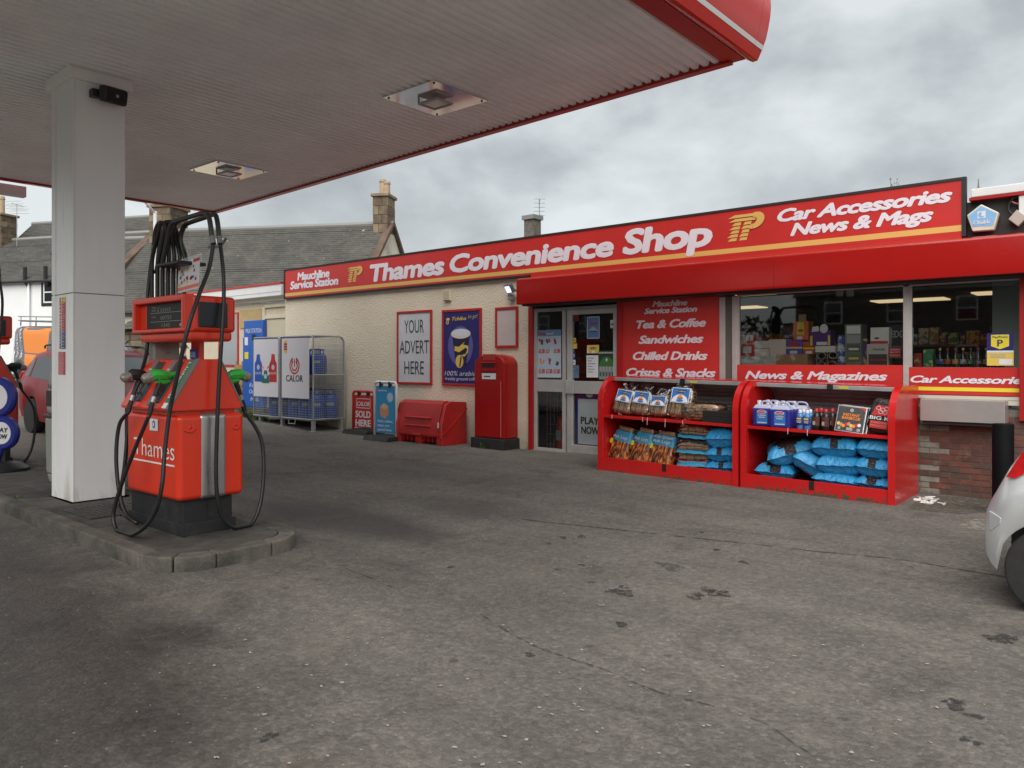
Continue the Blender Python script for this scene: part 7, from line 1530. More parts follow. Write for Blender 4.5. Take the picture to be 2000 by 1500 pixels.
b = MB(); b.add([(gx1, gy0 + 0.0, gz_ + 0.2), (gx1 + 0.015, gy0 + 0.0, gz_ + 0.2), (gx1 + 0.015, gy1 - 0.01, gz_ + H_ * 0.88), (gx1, gy1 - 0.01, gz_ + H_ * 0.88), (gx1, gy0 + 0.05, gz_ + 0.2), (gx1 + 0.015, gy0 + 0.05, gz_ + 0.2), (gx1 + 0.015, gy1 - 0.01, gz_ + H_ * 0.83), (gx1, gy1 - 0.01, gz_ + H_ * 0.83)], [(0,1,2,3),(7,6,5,4),(1,5,6,2),(0,3,7,4)]); b.build('side_rib', plastic_red, gb)
for zz in (0.42, 0.62): b = MB(); b.box(gx0 + 0.30, gx1 - 0.30, gy0 - 0.028, gy0 + 0.03, gz_ + H_ * zz, gz_ + H_ * (zz + 0.045)); b.build('lid_rib', plastic_red, gb, bevel=0.012)
for (xa, xb) in ((gx0, gx0 + 0.16), (gx1 - 0.16, gx1), ((gx0 + gx1) / 2 - 0.08, (gx0 + gx1) / 2 + 0.08)): b = MB(); b.box(xa, xb, gy0, gy1, gz_ - 0.01, gz_ + 0.145); b.build('foot', plastic_red, gb, bevel=0.015)
for k in range(9): b = MB(); xx = gx0 + 0.2 + k * (gx1 - gx0 - 0.4) / 8; b.box(xx - 0.012, xx + 0.012, gy0 + 0.04, gy1, gz_ + 0.04, gz_ + 0.143); b.build('base_rib', plastic_red, gb)
b = MB(); b.box((gx0 + gx1) / 2 - 0.10, (gx0 + gx1) / 2 + 0.10, gy0 - 0.06, gy0, gz_ + 0.16, gz_ + 0.20); b.build('latch', plastic_red, gb, bevel=0.01)
b = MB(); b.box(gx1 - 0.10, gx1 - 0.08, gy0 - 0.03, gy0 - 0.015, gz_ + H_ * 0.42, gz_ + H_ * 0.55); b.build('tag_label', paper, gb)

# ================================================================ red post box
q0, q1 = onG(926, 860), onG(985, 870); py0 = 10.50; pxa, pxb = onY(927, 850, py0).x, onY(984, 850, py0).x; gz_ = zg(-9.5); pyb_ = 10.895
bx = thing('post_box', 'freestanding red post box with arched top and black base against the cream wall', 'post box', ((pxa + pxb) / 2, 10.7, gz_))
zt_ = onY(955, 692, py0).z; W_ = pxb - pxa; zsp = zt_ - W_ * 0.27
arch = [(pxa, gz_ + 0.2), (pxb, gz_ + 0.2), (pxb, zsp)] + [((pxa + pxb) / 2 + math.cos(a) * W_ / 2, zsp + math.sin(a) * (zt_ - zsp)) for a in [PI * k / 14 for k in range(1, 14)]] + [(pxa, zsp)]
b = MB(); b.prism(arch, 'Y', py0 + 0.02, pyb_); b.build('body', post_red, bx, bevel=0.008)
arch2 = [(x, z) for x, z in arch]; b = MB(); b.prism([(pxa - 0.0 + (x - pxa) * 1.0, z) for x, z in arch2], 'Y', py0, py0 + 0.021); b.build('front', post_red, bx, bevel=0.006)
b = MB(); b.box(pxa + 0.04, pxb - 0.05, py0 - 0.012, py0 - 0.0005, gz_ + 0.22, onY(940, 743, py0).z); dr = b.build('door', post_red, bx, bevel=0.003)
b = MB(); b.tube([(pxb - 0.06, py0 - 0.013, gz_ + 0.22), (pxb - 0.06, py0 - 0.013, onY(940, 744, py0).z)], 0.004, 4); b.build('door_edge', mat('edge_worn', (0.5, 0.3, 0.26), 0.5), dr)
b = MB(); b.lathe([(0.018, 0), (0.018, 0.006)], (0, 0, 0), 10, Matrix.Translation((pxb - 0.16, py0 - 0.012, gz_ + 0.95)) @ Matrix.Rotation(PI / 2, 4, 'X')); b.build('lock', post_red, dr)
zs_ = onY(950, 713, py0).z; b = MB(); b.box((pxa + pxb) / 2 - 0.19, (pxa + pxb) / 2 + 0.19, py0 - 0.05, py0 - 0.001, zs_ + 0.03, zs_ + 0.05); b.box((pxa + pxb) / 2 - 0.19, (pxa + pxb) / 2 + 0.19, py0 - 0.02, py0 - 0.001, zs_ - 0.12, zs_ + 0.03); b.build('slot_hood', post_red, bx, bevel=0.006)
b = MB(); b.box((pxa + pxb) / 2 - 0.15, (pxa + pxb) / 2 + 0.15, py0 - 0.023, py0 - 0.0205, zs_ - 0.045, zs_ + 0.01); b.build('slot', black_frame, bx)
b = MB(); b.box((pxa + pxb) / 2 - 0.17, (pxa + pxb) / 2 + 0.17, py0 - 0.008, py0 - 0.001, zs_ - 0.26, zs_ - 0.15); pl_ = b.build('time_plate', paper, bx); patch(((pxa + pxb) / 2 - 0.12, py0 - 0.0095, zs_ - 0.25), UX, UZ, 0, 0.16, 0.03, 0.05, letter_grey, pl_)
b = MB(); b.box((pxa + pxb) / 2 - 0.15, (pxa + pxb) / 2 + 0.15, py0 - 0.006, py0 - 0.001, zs_ + 0.09, zs_ + 0.20); b.build('crest_plate', mat('crest_red', (0.38, 0.03, 0.025), 0.4), bx)
b = MB(); b.box(pxa - 0.05, pxb + 0.05, py0 - 0.06, pyb_ - 0.002, gz_ - 0.02, gz_ + 0.19); b.build('base', plinth_black, bx, bevel=0.012)
# black bollard
bp_ = onG(1959, 1004); bo = thing('bollard', 'black steel bollard standing in front of the brick wall', 'bollard', bp_); b = MB(); b.lathe([(0.105, -0.02), (0.105, 0.98), (0.10, 0.995), (0.0, 1.0)], bp_, 24); b.build('tube', mat('bollard_black', (0.005, 0.005, 0.006), 0.6, spec=0.1, var=0.3, vscale=5), bo, smooth='auto')
b = MB(); b.lathe([(0.13, -0.005), (0.13, 0.012), (0.106, 0.014)], bp_, 24); b.build('collar', concrete, bo)
# ================================================================ red merchandise units
KF, KB = 9.65, 10.76
def zk(x): return -0.004 - 0.0185 * (x + 6.55)
def shear(b): b.v = [(x, y, z + zk(x)) for x, y, z in b.v]; return b
KX = [(onY(1168, 850, KF).x, onY(1441, 850, KF).x), (onY(1447, 850, KF).x, onY(1748, 850, KF).x)]
dirty_red = mat('kiosk_red_chipped', (0.53, 0.012, 0.012), 0.3, var=0.06, vscale=4, dirt=(0.085, 0.065, 0.045), dscale=15, dlo=0.55, dhi=0.60, dtop=0.14)
hasp_m = mat('hasp_black', (0.02, 0.018, 0.016), 0.5, 0.3)
yel_lab = mat('yellow_label', (0.55, 0.48, 0.05), 0.5)
def kiosk(x0, x1, label, hx):
    t = thing('merchandise_unit', label, 'display unit', ((x0 + x1) / 2, 10.2, zk((x0 + x1) / 2)), group='red roll-top merchandise units')
    R = 0.40; ZT = 1.385
    arc = [(KF + R - R * math.cos(a), ZT - R + R * math.sin(a)) for a in [PI / 2 * k / 12 for k in range(13)]]
    side = [(KF, -0.02)] + arc + [(KB, ZT), (KB, -0.02)]
    for (a, c) in ((x0, x0 + 0.045), (x1 - 0.045, x1)):
        b = MB(); b.prism(side, 'X', a, c); shear(b).build('side_panel', kiosk_red, t, bevel=0.004)
    # raised edging along the curved front of each cheek
    for (a, c) in ((x0 - 0.004, x0 + 0.075), (x1 - 0.075, x1 + 0.004)):
        b = MB(); o1 = [(KF - 0.006, -0.02)] + [(y - 0.006 * math.cos(PI / 2 * k / 12), z + 0.006 * math.sin(PI / 2 * k / 12)) for k, (y, z) in enumerate(arc)]; i1 = [(KF + 0.05, -0.02)] + [(KF + R - (R - 0.05) * math.cos(PI / 2 * k / 12), ZT - R + (R - 0.05) * math.sin(PI / 2 * k / 12)) for k in range(13)]
        vs = []; 
        for X in (a, c): vs += [(X, y, z) for y, z in o1] + [(X, y, z) for y, z in i1]
        n = len(o1); fs = []
        for i in range(n - 1): fs += [(i, i+1, n+i+1, n+i), (2*n+i, 3*n+i, 3*n+i+1, 2*n+i+1), (i, 2*n+i, 2*n+i+1, i+1), (n+i, n+i+1, 3*n+i+1, 3*n+i)]
        fs += [(0, n, 3*n, 2*n), (n-1, 3*n-1, 4*n-1, 2*n-1)]
        b.add(vs, fs); shear(b).build('cheek_edging', kiosk_red, t, smooth='auto')
    b = MB(); b.box(x0 + 0.046, x1 - 0.046, KF + 0.012, KF + 0.035, -0.02, 0.185); shear(b).build('front_board', dirty_red, t, bevel=0.003)
    b = MB(); b.box(x0 + 0.046, x1 - 0.046, KF + 0.036, KB - 0.02, 0.02, 0.06); shear(b).build('floor', kiosk_red, t)
    b = MB(); b.box(x0 + 0.046, x1 - 0.046, KB - 0.02, KB - 0.001, 0.0, ZT - 0.03); shear(b).build('back', kiosk_red, t)
    b = MB(); b.box(x0 + 0.046, x1 - 0.046, KF + R + 0.02, KB, ZT - 0.025, ZT - 0.001); shear(b).build('top', kiosk_red, t)
    b = MB(); b.box(x0 + 0.046, x1 - 0.046, KF + 0.06, KB - 0.021, 0.79, 0.80); b.box(x0 + 0.046, x1 - 0.046, KF + 0.04, KF + 0.06, 0.775, 0.815); shear(b).build('shelf', kiosk_red, t, bevel=0.002)
    b = MB(); xx = x0 + 0.06
    while xx < x1 - 0.06: b.tube([(xx, KF + 0.06, 0.806), (xx, KB - 0.03, 0.806)], 0.004, 4, False); xx += 0.05
    shear(b).build('shelf_wires', kiosk_red, t)
    for xx in (x0 + 0.055, x1 - 0.06):
        b = MB(); b.tube([(xx, KF + 0.10, 0.28), (xx, KF + 0.10, 0.72)], 0.006, 5); shear(b).build('shelf_strip', kiosk_red, t)
    # shutter: leading bar, then the slats running over and down the back
    b = MB(); b.box(x0 + 0.05, x1 - 0.05, KF + R - 0.06, KF + R - 0.02, ZT - 0.065, ZT - 0.012); shear(b).build('shutter_bar', alu_dark, t, bevel=0.006)
    path = [(KF + R + 0.04 + 0.04 * k, ZT - 0.045 - 0.004 * k * k * 0.3) for k in range(5)]
    for k in range(9):
        a = math.radians(85 - 11 * k); y = KF + R + 0.22 + 0.42 * math.sin(PI / 2 - a) * 1.15; z = ZT - 0.06 - 0.36 * (1 - math.sin(a)) 
        M = Matrix.Translation((0, y, z)) @ Matrix.Rotation(-(PI / 2 - a), 4, 'X'); b = MB(); b.prism([(-0.032, 0.0), (-0.02, -0.010), (0.02, -0.010), (0.032, 0.0), (0.0, 0.006)], 'X', x0 + 0.05, x1 - 0.05, M); shear(b).build('shutter_slat', alu_dark, t)
    for k in range(5):
        z = ZT - 0.43 - 0.0 + 0.055 * (4 - k) - 0.11; b = MB(); b.box(x0 + 0.05, x1 - 0.05, KB - 0.055, KB - 0.03, z, z + 0.05); shear(b).build('shutter_slat', alu_dark, t, bevel=0.006)
    b = MB(); b.box(hx - 0.035, hx + 0.035, KF + R - 0.09, KF + R - 0.061, ZT - 0.07, ZT + 0.005); shear(b).build('shutter_handle', hasp_m, t, bevel=0.006)
    b = MB(); b.box(hx + 0.10, hx + 0.22, KF + R - 0.064, KF + R - 0.0605, ZT - 0.052, ZT - 0.022); shear(b).build('label', yel_lab, t)
    b = MB(); b.box(hx - 0.03 - 0.12, hx + 0.03 - 0.12, KF + 0.004, KF + 0.0115, 0.08, 0.185); shear(b).build('hasp', hasp_m, t)
    return t
k1 = kiosk(*KX[0], 'red roll-top display unit holding kindling and firelogs beside the shop door', onY(1338, 740, KF + 0.4).x)
k2 = kiosk(*KX[1], 'red roll-top display unit holding screenwash, charcoal and blue coal sacks', onY(1625, 750, KF + 0.4).x)
def ties(root, xs):
    for (x, l) in xs: b = MB(); b.tube([(x, KF + 0.034, 0.822), (x - 0.002, KF + 0.032, 0.765), (x + 0.02 * random.uniform(-1, 1), KF + 0.03, 0.765 - l)], 0.003, 4); shear(b).build('cable_tie', paper, root)
ties(k1, [(onY(p, 800, KF).x, l) for p, l in ((1193, 0.0), (1253, 0.01), (1262, 0.05), (1297, 0.06), (1331, 0.0))]); ties(k2, [(onY(p, 830, KF).x, l) for p, l in ((1537, 0.02), (1575, 0.02))])

# ---- shaping helpers for goods
def wrinkle(nm, col, rough=0.3, sc=9.0, st=0.5, stretch=(1, 1, 0.35), var=0.10):
    m = bpy.data.materials.new(nm); m.use_nodes = True; t = m.node_tree; bb = bsdf(m); MATS[nm] = m
    oc = N(t, 'ShaderNodeTexCoord').outputs['Object']; mp = N(t, 'ShaderNodeMapping'); mp.inputs['Scale'].default_value = stretch; t.links.new(oc, mp.inputs[0])
    n = N(t, 'ShaderNodeTexNoise'); n.inputs['Scale'].default_value = sc; n.inputs['Detail'].default_value = 5; n.inputs['Distortion'].default_value = 1.6; t.links.new(mp.outputs[0], n.inputs['Vector'])
    r = N(t, 'ShaderNodeValToRGB'); t.links.new(n.outputs[0], r.inputs[0]); r.color_ramp.elements[0].position = 0.3; r.color_ramp.elements[1].position = 0.7
    r.color_ramp.elements[0].color = (*[c * (1 - var) for c in col], 1); r.color_ramp.elements[1].color = (*[min(1, c * (1 + var)) for c in col], 1)
    t.links.new(r.outputs[0], bb.inputs['Base Color']); bb.inputs['Roughness'].default_value = rough
    bp = N(t, 'ShaderNodeBump'); bp.inputs['Strength'].default_value = st; bp.inputs['Distance'].default_value = 0.03; t.links.new(n.outputs[0], bp.inputs['Height']); t.links.new(bp.outputs[0], bb.inputs['Normal']); return m
sack_blue = wrinkle('sack_blue', (0.030, 0.27, 0.54), 0.30, 9, 0.9, (1, 0.4, 0.8))
sack_dark = wrinkle('sack_coal_print', (0.022, 0.012, 0.014), 0.35, 22, 0.8, (1, 0.6, 1), 0.4)
def fire_mat(nm):
    m = bpy.data.materials.new(nm); m.use_nodes = True; t = m.node_tree; bb = bsdf(m); oc = N(t, 'ShaderNodeTexCoord').outputs['Object']
    mp = N(t, 'ShaderNodeMapping'); mp.inputs['Scale'].default_value = (1, 1, 0.45); t.links.new(oc, mp.inputs[0]); n = N(t, 'ShaderNodeTexNoise'); n.inputs['Scale'].default_value = 13; n.inputs['Detail'].default_value = 3; n.inputs['Distortion'].default_value = 1.9; t.links.new(mp.outputs[0], n.inputs['Vector'])
    r = N(t, 'ShaderNodeValToRGB'); t.links.new(n.outputs[0], r.inputs[0]); el = r.color_ramp.elements; el[0].position = 0.36; el[0].color = (0.02, 0.01, 0.008, 1); el[1].position = 0.72; el[1].color = (0.80, 0.42, 0.12, 1); q = el.new(0.50); q.color = (0.20, 0.055, 0.02, 1); q = el.new(0.60); q.color = (0.55, 0.17, 0.04, 1)
    t.links.new(r.outputs[0], bb.inputs['Base Color']); bb.inputs['Roughness'].default_value = 0.3
    n2 = N(t, 'ShaderNodeTexNoise'); n2.inputs['Scale'].default_value = 16; n2.inputs['Distortion'].default_value = 1.0; t.links.new(oc, n2.inputs['Vector']); bp = N(t, 'ShaderNodeBump'); bp.inputs['Strength'].default_value = 0.5; bp.inputs['Distance'].default_value = 0.02; t.links.new(n2.outputs[0], bp.inputs['Height']); t.links.new(bp.outputs[0], bb.inputs['Normal']); return m
fire_print = fire_mat('flame_print'); bag_blue = wrinkle('log_bag_blue', (0.05, 0.28, 0.46), 0.3, 10, 0.6, (1, 1, 1))
def pillow(W_, L_, H_, seed, n=18, sag=0.0, amp=0.015, win=None):
    """sack lying flat: W_ along x, L_ along y, H_ thick, sealed hems at both ends"""
    b = MB(); off = Vector((seed * 3.7, seed * 1.3, 0)); m = n
    def pt(u, v, s):
        uu, vv = 2 * u - 1, 2 * v - 1; k = (1 - abs(uu) ** 3.2) ** 0.5 * (1 - abs(vv) ** 5.0) ** 0.5 if abs(uu) < 1 and abs(vv) < 1 else 0
        x = uu * W_ / 2 * (1 - 0.05 * (1 - vv * vv)); y = vv * L_ / 2 * (1 - 0.07 * (1 - uu * uu))
        p = Vector((x, y, 0)) * 6 + off; w_ = noise.noise(p * 1.3) * amp + noise.noise(Vector((p.x * 3.5, p.y * 0.9, 0))) * amp * 0.7 * (0.4 + abs(vv))
        z = s * H_ / 2 * k + w_ * (k * 0.95 + 0.04) - sag * (uu * uu) * H_ + (0.002 * math.sin(uu * 19 + seed) * abs(vv) ** 6)
        return (x, y, z)
    vs = []
    for s in (1, -1): vs += [pt(i / n, j / m, s) for i in range(n + 1) for j in range(m + 1)]
    q = (n + 1) * (m + 1)
    for s in range(2):
        for i in range(n):
            for j in range(m):
                f = (s*q + i*(m+1)+j, s*q + (i+1)*(m+1)+j, s*q + (i+1)*(m+1)+j+1, s*q + i*(m+1)+j+1); b.f.append(f if not s else f[::-1])
                uu, vv = 2 * (i + 0.5) / n - 1, 2 * (j + 0.5) / m - 1; b.m.append(1 if (win and s == 0 and (uu / 0.66) ** 2 + ((vv + 0.2) / 0.80) ** 2 + 0.25 * noise.noise(Vector((uu * 4, vv * 4, seed))) < 1) else 0)
    b.v += vs; return b
def sack(px, py, W_, H_, rz, rx, ry, seed, label, Y=10.1, yl=0.72, win=True, nm='coal_sack'):
    c = onY(px, py, Y - yl / 2 + 0.02); t = thing(nm, label, 'sack', (c.x, Y, c.z), local=True); t.rotation_euler = (rx, ry, rz)
    t['group'] = 'blue fuel sacks' if False else t.get('group', '') or 'blue sacks in the display units'
    b = pillow(W_, yl, H_, seed, win=win); o = b.build('bag', [sack_blue, sack_dark], t, smooth=True); 
    for sy in (-1, 1):
        b = MB(); b.grid(lambda u, v: ((u - 0.5) * W_ * 0.96, sy * (yl / 2 * 0.935 + v * 0.035 + 0.03 * (2 * u - 1) ** 2 * 0), 0.003 * math.sin(u * 22 + seed) * (0.5 + v)), 24, 2); b.build('hem', sack_blue, t, smooth=True)
    return t
S2 = [(1506, 922, 0.50, 0.24, 0.10, 0.0, 0.02, 'bottom left blue coal sack lying under the tilted one'), (1628, 938, 0.56, 0.22, 0.04, 0.02, 0.05, 'blue coal sack at the bottom of the middle pile'), (1704, 946, 0.41, 0.20, -0.03, 0.0, 0.05, 'blue coal sack at the bottom of the pile against the right cheek'),
      (1572, 909, 0.54, 0.28, 0.3, 0.03, 0.48, 'blue coal sack slumped sideways between the left and middle piles'), (1631, 909, 0.57, 0.28, 0.10, 0.0, -0.03, 'plain blue coal sack in the middle of the middle pile'), (1704, 914, 0.41, 0.28, -0.05, 0.0, 0.06, 'blue coal sack with dark print halfway up the right pile'),
      (1524, 884, 0.62, 0.30, 0.40, 0.03, -0.30, 'tilted blue coal sack on top of the left pile'), (1628, 872, 0.57, 0.31, -0.05, 0.06, -0.02, 'blue coal sack with dark coal print on top of the middle pile'), (1704, 876, 0.41, 0.29, 0.04, 0.04, 0.05, 'blue coal sack on top of the right pile')]
for i, (px, py, W_, H_, rz, rx, ry, lab) in enumerate(S2): sack(px, py, W_, H_, rz, rx, ry, i + 1, lab, win=i in (0, 2, 5, 6, 7))
S1 = [(1403, 913, 0.42, 0.22, 'bottom blue sack in the stack beside the firelogs'), (1403, 888, 0.42, 0.24, 'second blue sack up in the stack beside the firelogs'), (1402, 857, 0.42, 0.32, 'top blue sack in the stack beside the firelogs')]
for i, (px, py, W_, H_, lab) in enumerate(S1): sack(px, py, W_, H_, 0.05, 0.0, -0.05, 21 + i, lab, win=i < 2)
log_film = wrinkle('log_film', (0.115, 0.085, 0.06), 0.25, 12, 0.7, (0.3, 1, 1), 0.45)
for i, (px, py, lab) in enumerate(((1352, 897, 'bottom pack of split logs lying in the red unit'), (1352, 872, 'middle pack of split logs lying in the red unit'), (1355, 843, 'top pack of split logs lying under the shelf'))):
    c = onY(px, py, 9.82); t = thing('log_pack', lab, 'log pack', (c.x, 10.1, c.z), local=True); t.rotation_euler = (0, 0.04 * (i - 1), 0.06)
    b = MB(); rnd = random.Random(i)
    for k in range(4):
        for r_ in range(2): b.box(-0.22 + k * 0.11, -0.115 + k * 0.11, -0.26 + rnd.uniform(-0.02, 0.02), 0.26, -0.085 + r_ * 0.085, -0.003 + r_ * 0.085 - rnd.uniform(0, 0.01))
    b.build('logs', wood_b, t, bevel=0.01); pillow(0.52, 0.66, 0.215, 50 + i).build('film', [film, film], t, smooth=True)
    b = MB(); b.grid(lambda u, v: ((u - 0.5) * 0.50, -0.30 + 0.05 * v - 0.02 * math.sin(u * PI), -0.095 + 0.05 * v + 0.004 * math.sin(u * 20)), 16, 3); b.build('wrapper_band', bag_blue, t, smooth=True)
    b = MB(); b.grid(lambda u, v: ((u - 0.5) * 0.46, -0.25 + 0.4 * v, 0.095 - 0.03 * (2*u-1)**2 + 0.008 * math.sin(u * 18 + v * 9)), 14, 6); b.build('flame_label', fire_print, t, smooth=True); b = MB(); b.grid(lambda u, v: (0.14 + 0.10 * u, -0.26 + 0.02 * u + 0.06 * v, 0.02 + 0.05 * v), 4, 3); b.build('wrapper_corner', bag_blue, t, smooth=True)
# standing firelog bags
def soft_box(W_, D_, H_, seed, n=10, amp=0.012, taper=0.0):
    b = MB(); off = Vector((seed * 2.1, seed, 3))
    def sup(u, v):
        th = u * 2 * PI; c, s = math.cos(th), math.sin(th); e_ = 0.45; z = v; f = (1 - abs(2 * v - 1) ** 8 * 0.35) * (1 - taper * max(0, v - 0.6))
        x = math.copysign(abs(c) ** e_, c) * W_ / 2 * f; y = math.copysign(abs(s) ** e_, s) * D_ / 2 * f * (1 - 0.5 * taper * max(0, v - 0.6))
        p = Vector((x, y, v * H_)); k = noise.noise(p * 14 + off) * amp + noise.noise(p * 32 + off) * amp * 0.4; return (x * (1 + k * 5 / 1.0 * 0.6), y + math.copysign(k, y), v * H_ + k * 0.4)
    b.grid(sup, 36, n); return b
for i, (px, py, w_, lab) in enumerate(((1204, 866, 0.36, 'firelog bag standing at the left end of the lower shelf'), (1246, 868, 0.34, 'firelog bag standing between two others'), (1288, 870, 0.40, 'largest firelog bag, standing next to the lying log packs'))):
    c = onY(px, py, 9.86); base = zk(c.x) + 0.065; t = thing('firelog_bag', lab, 'firelog bag', (c.x, 9.92, base), local=True); t.rotation_euler = (-0.30, 0.04 * (1 - i) + 0.10, -0.12); H_ = 0.58 if i < 2 else 0.56
    b = soft_box(w_, 0.26, H_, i + 2, 14, taper=0.3); b.m = []
    for f_ in b.f: z_ = sum(b.v[k][2] for k in f_) / 4 / H_; b.m.append(1 if 0.58 < z_ < 0.88 else (2 if z_ >= 0.88 else (1 if z_ < 0.06 else 0)))
    b.build('bag', [fire_print, bag_blue, film], t, smooth=True); yy = -0.139
    b = MB(); b.box(-w_ * 0.36, w_ * 0.36, -0.09, 0.09, H_ * 0.86, H_ * 0.98); b.build('logs', wood_mat, t, bevel=0.02)
    tx('Ash Logs', (-w_ * 0.40, yy, H_ * 0.64), UX, UZ, w_ * 0.76, 0.048, paper, t, off=0.0); 
    if i == 2: tx('Kiln Dried', (-w_ * 0.38, yy, H_ * 0.76), UX, UZ, w_ * 0.8, 0.040, paper, t, off=0.0)
    blob((-w_ * 0.42, yy, H_ * 0.53), UX, UZ, ell(0, 0, 0.032, 0.042, 12), pure_yellow, t)
# kindling in clear bags on the upper shelf
kl_blue = mat('label_blue', (0.035, 0.16, 0.48), 0.4)
for i, (px, pyb, w_, h_, lean, lab) in enumerate(((1212, 803, 0.34, 0.42, 0.16, 'kindling bag leaning at the left cheek of the unit'), (1247, 806, 0.34, 0.40, 0.12, 'kindling bag with knotted top, second from the left cheek'), (1284, 810, 0.32, 0.34, 0.02, 'shortest kindling bag, between two taller ones'), (1324, 814, 0.38, 0.50, 0.06, 'tallest kindling bag with loose plastic at the top'))):
    c = onY(px, pyb, 9.86); base = zk(c.x) + 0.812; t = thing('kindling_bag', lab, 'kindling bag', (c.x, 9.93, base), local=True); t.rotation_euler = (-0.32, lean, 0.12); rnd = random.Random(70 + i)
    for (z0, z1, yv, vert) in ((0.01, h_ * 0.50, 0, True),):
        b = MB(); k = 9
        for a in range(k):
            for r_ in range(4):
                x0_ = -w_ * 0.44 + a * w_ * 0.88 / k; y0_ = -0.10 + r_ * 0.05; M = Matrix.Rotation(rnd.uniform(-0.05, 0.05), 4, 'Y'); b.box(x0_ + rnd.uniform(0, 0.005), x0_ + w_ * 0.88 / k - rnd.uniform(0.002, 0.008), y0_ + rnd.uniform(-0.006, 0.006), y0_ + 0.044, z0 + rnd.uniform(0, 0.02), z1 * rnd.uniform(0.90, 1.06), M)
        b.cur = 0; b.m = [(j // 6) % 3 // 2 for j in range(len(b.f))]; b.build('sticks', [wood_mat, wood_b], t)
    b = MB()
    for a in range(26): M = Matrix.Translation((rnd.uniform(-w_ * 0.3, w_ * 0.3), rnd.uniform(-0.07, 0.07), h_ * rnd.uniform(0.55, 0.84))) @ Matrix.Rotation(rnd.uniform(-0.7, 0.7), 4, 'Y') @ Matrix.Rotation(rnd.uniform(-0.4, 0.4), 4, 'Z'); b.box(-0.07, 0.07, -0.014, 0.014, -0.012, 0.012, M)
    b.build('sticks', wood_mat, t); soft_box(w_ * 1.03, 0.27, h_, 30 + i, 14, 0.016, 0.6).build('film_bag', film, t, smooth=True)
    b = MB(); b.grid(lambda u, v: ((u - 0.5) * w_ * (0.55 + 0.25 * v) + 0.02 * math.sin(v * 7 + i), 0.03 * math.sin(u * 9 + i) * (0.3 + v), h_ * 0.93 + v * 0.12 + 0.012 * math.sin(u * 16)), 14, 6); b.build('bag_mouth', film, t, smooth=True)
    yy = -0.148; o_ = Vector((-w_ * 0.36, yy, h_ * 0.40)); lw, lh = w_ * 0.72, h_ * 0.44
    patch(o_, UX, UZ, 0, lw, 0, lh, paper, t, 'label'); q_ = Vector((0, -0.002, 0)); patch(o_ + q_, UX, UZ, 0.04 * lw, 0.96 * lw, 0.04 * lh, 0.96 * lh, kl_blue, t, 'label'); blob(o_ + q_ * 1.8, UX, UZ, ell(0.5 * lw, 0.06 * lh, 0.44 * lw, 0.50 * lh, 14, 0, PI), paper, t, 'label')
    patch(o_ + q_ * 2, UX, UZ, 0.22 * lw, 0.78 * lw, 0.68 * lh, 0.86 * lh, black_frame, t, 'label'); tx('Kindling', o_ + q_ * 3 + UX * 0.25 * lw + UZ * 0.73 * lh, UX, UZ, 0.5 * lw, 0.08 * lh, paper, t, off=0.0)
    blob(o_ + q_ * 2.6, UX, UZ, [(0.38 * lw, 0.28 * lh), (0.36 * lw, 0.45 * lh), (0.45 * lw, 0.50 * lh), (0.50 * lw, 0.62 * lh), (0.57 * lw, 0.48 * lh), (0.64 * lw, 0.42 * lh), (0.62 * lw, 0.28 * lh)], orange_print, t, 'label'); patch(o_ + q_ * 3, UX, UZ, 0.34 * lw, 0.66 * lw, 0.27 * lh, 0.33 * lh, black_frame, t, 'label'); blob(o_ + q_ * 2.6, UX, UZ, ell(0.5 * lw, 0.16 * lh, 0.2 * lw, 0.09 * lh, 12), kl_blue, t, 'label')
c = onY(1372, 800, 9.95); t = thing('kindling_bag', 'kindling bag lying on its side behind the black boxes', 'kindling bag', (c.x, 10.0, zk(c.x) + 0.812), local=True); rnd = random.Random(99); b = MB()
for a in range(14):
    for r_ in range(5): b.box(-0.24 + a * 0.036, -0.208 + a * 0.036, -0.14, 0.16, 0.01 + r_ * 0.042, 0.048 + r_ * 0.042 - rnd.uniform(0, 0.01), Matrix.Rotation(rnd.uniform(-0.06, 0.06), 4, 'Y'))
b.m = [(j // 6) % 4 // 3 for j in range(len(b.f))]; b.build('sticks', [wood_mat, wood_b], t); soft_box(0.60, 0.36, 0.25, 61, 12, 0.012).build('film_bag', film, t, smooth=True)
for i, (pyb, lab) in enumerate(((818, 'lower of two flat black boxes on the shelf'), (805, 'upper of two flat black boxes on the shelf'))):
    c = onY(1403, pyb, 9.78); x0_, x1_ = onY(1374, pyb, 9.78).x, KX[0][1] - 0.055; zb_ = zk(c.x) + 0.812 + i * 0.081; t = thing('black_box', lab, 'box', (c.x, 9.85, zb_)); b = MB(); b.box(x0_, x1_ - 0.01 * i, 9.74 + 0.01 * i, 10.05, zb_, zb_ + 0.078); b.build('carton', mat('black_card', (0.014, 0.012, 0.013), 0.55, var=0.2), t, bevel=0.004); b = MB(); b.box(x0_ - 0.002, x1_ - 0.008, 9.738 + 0.01 * i, 10.051, zb_ + 0.052, zb_ + 0.055); b.build('lid_edge', black_frame, t)
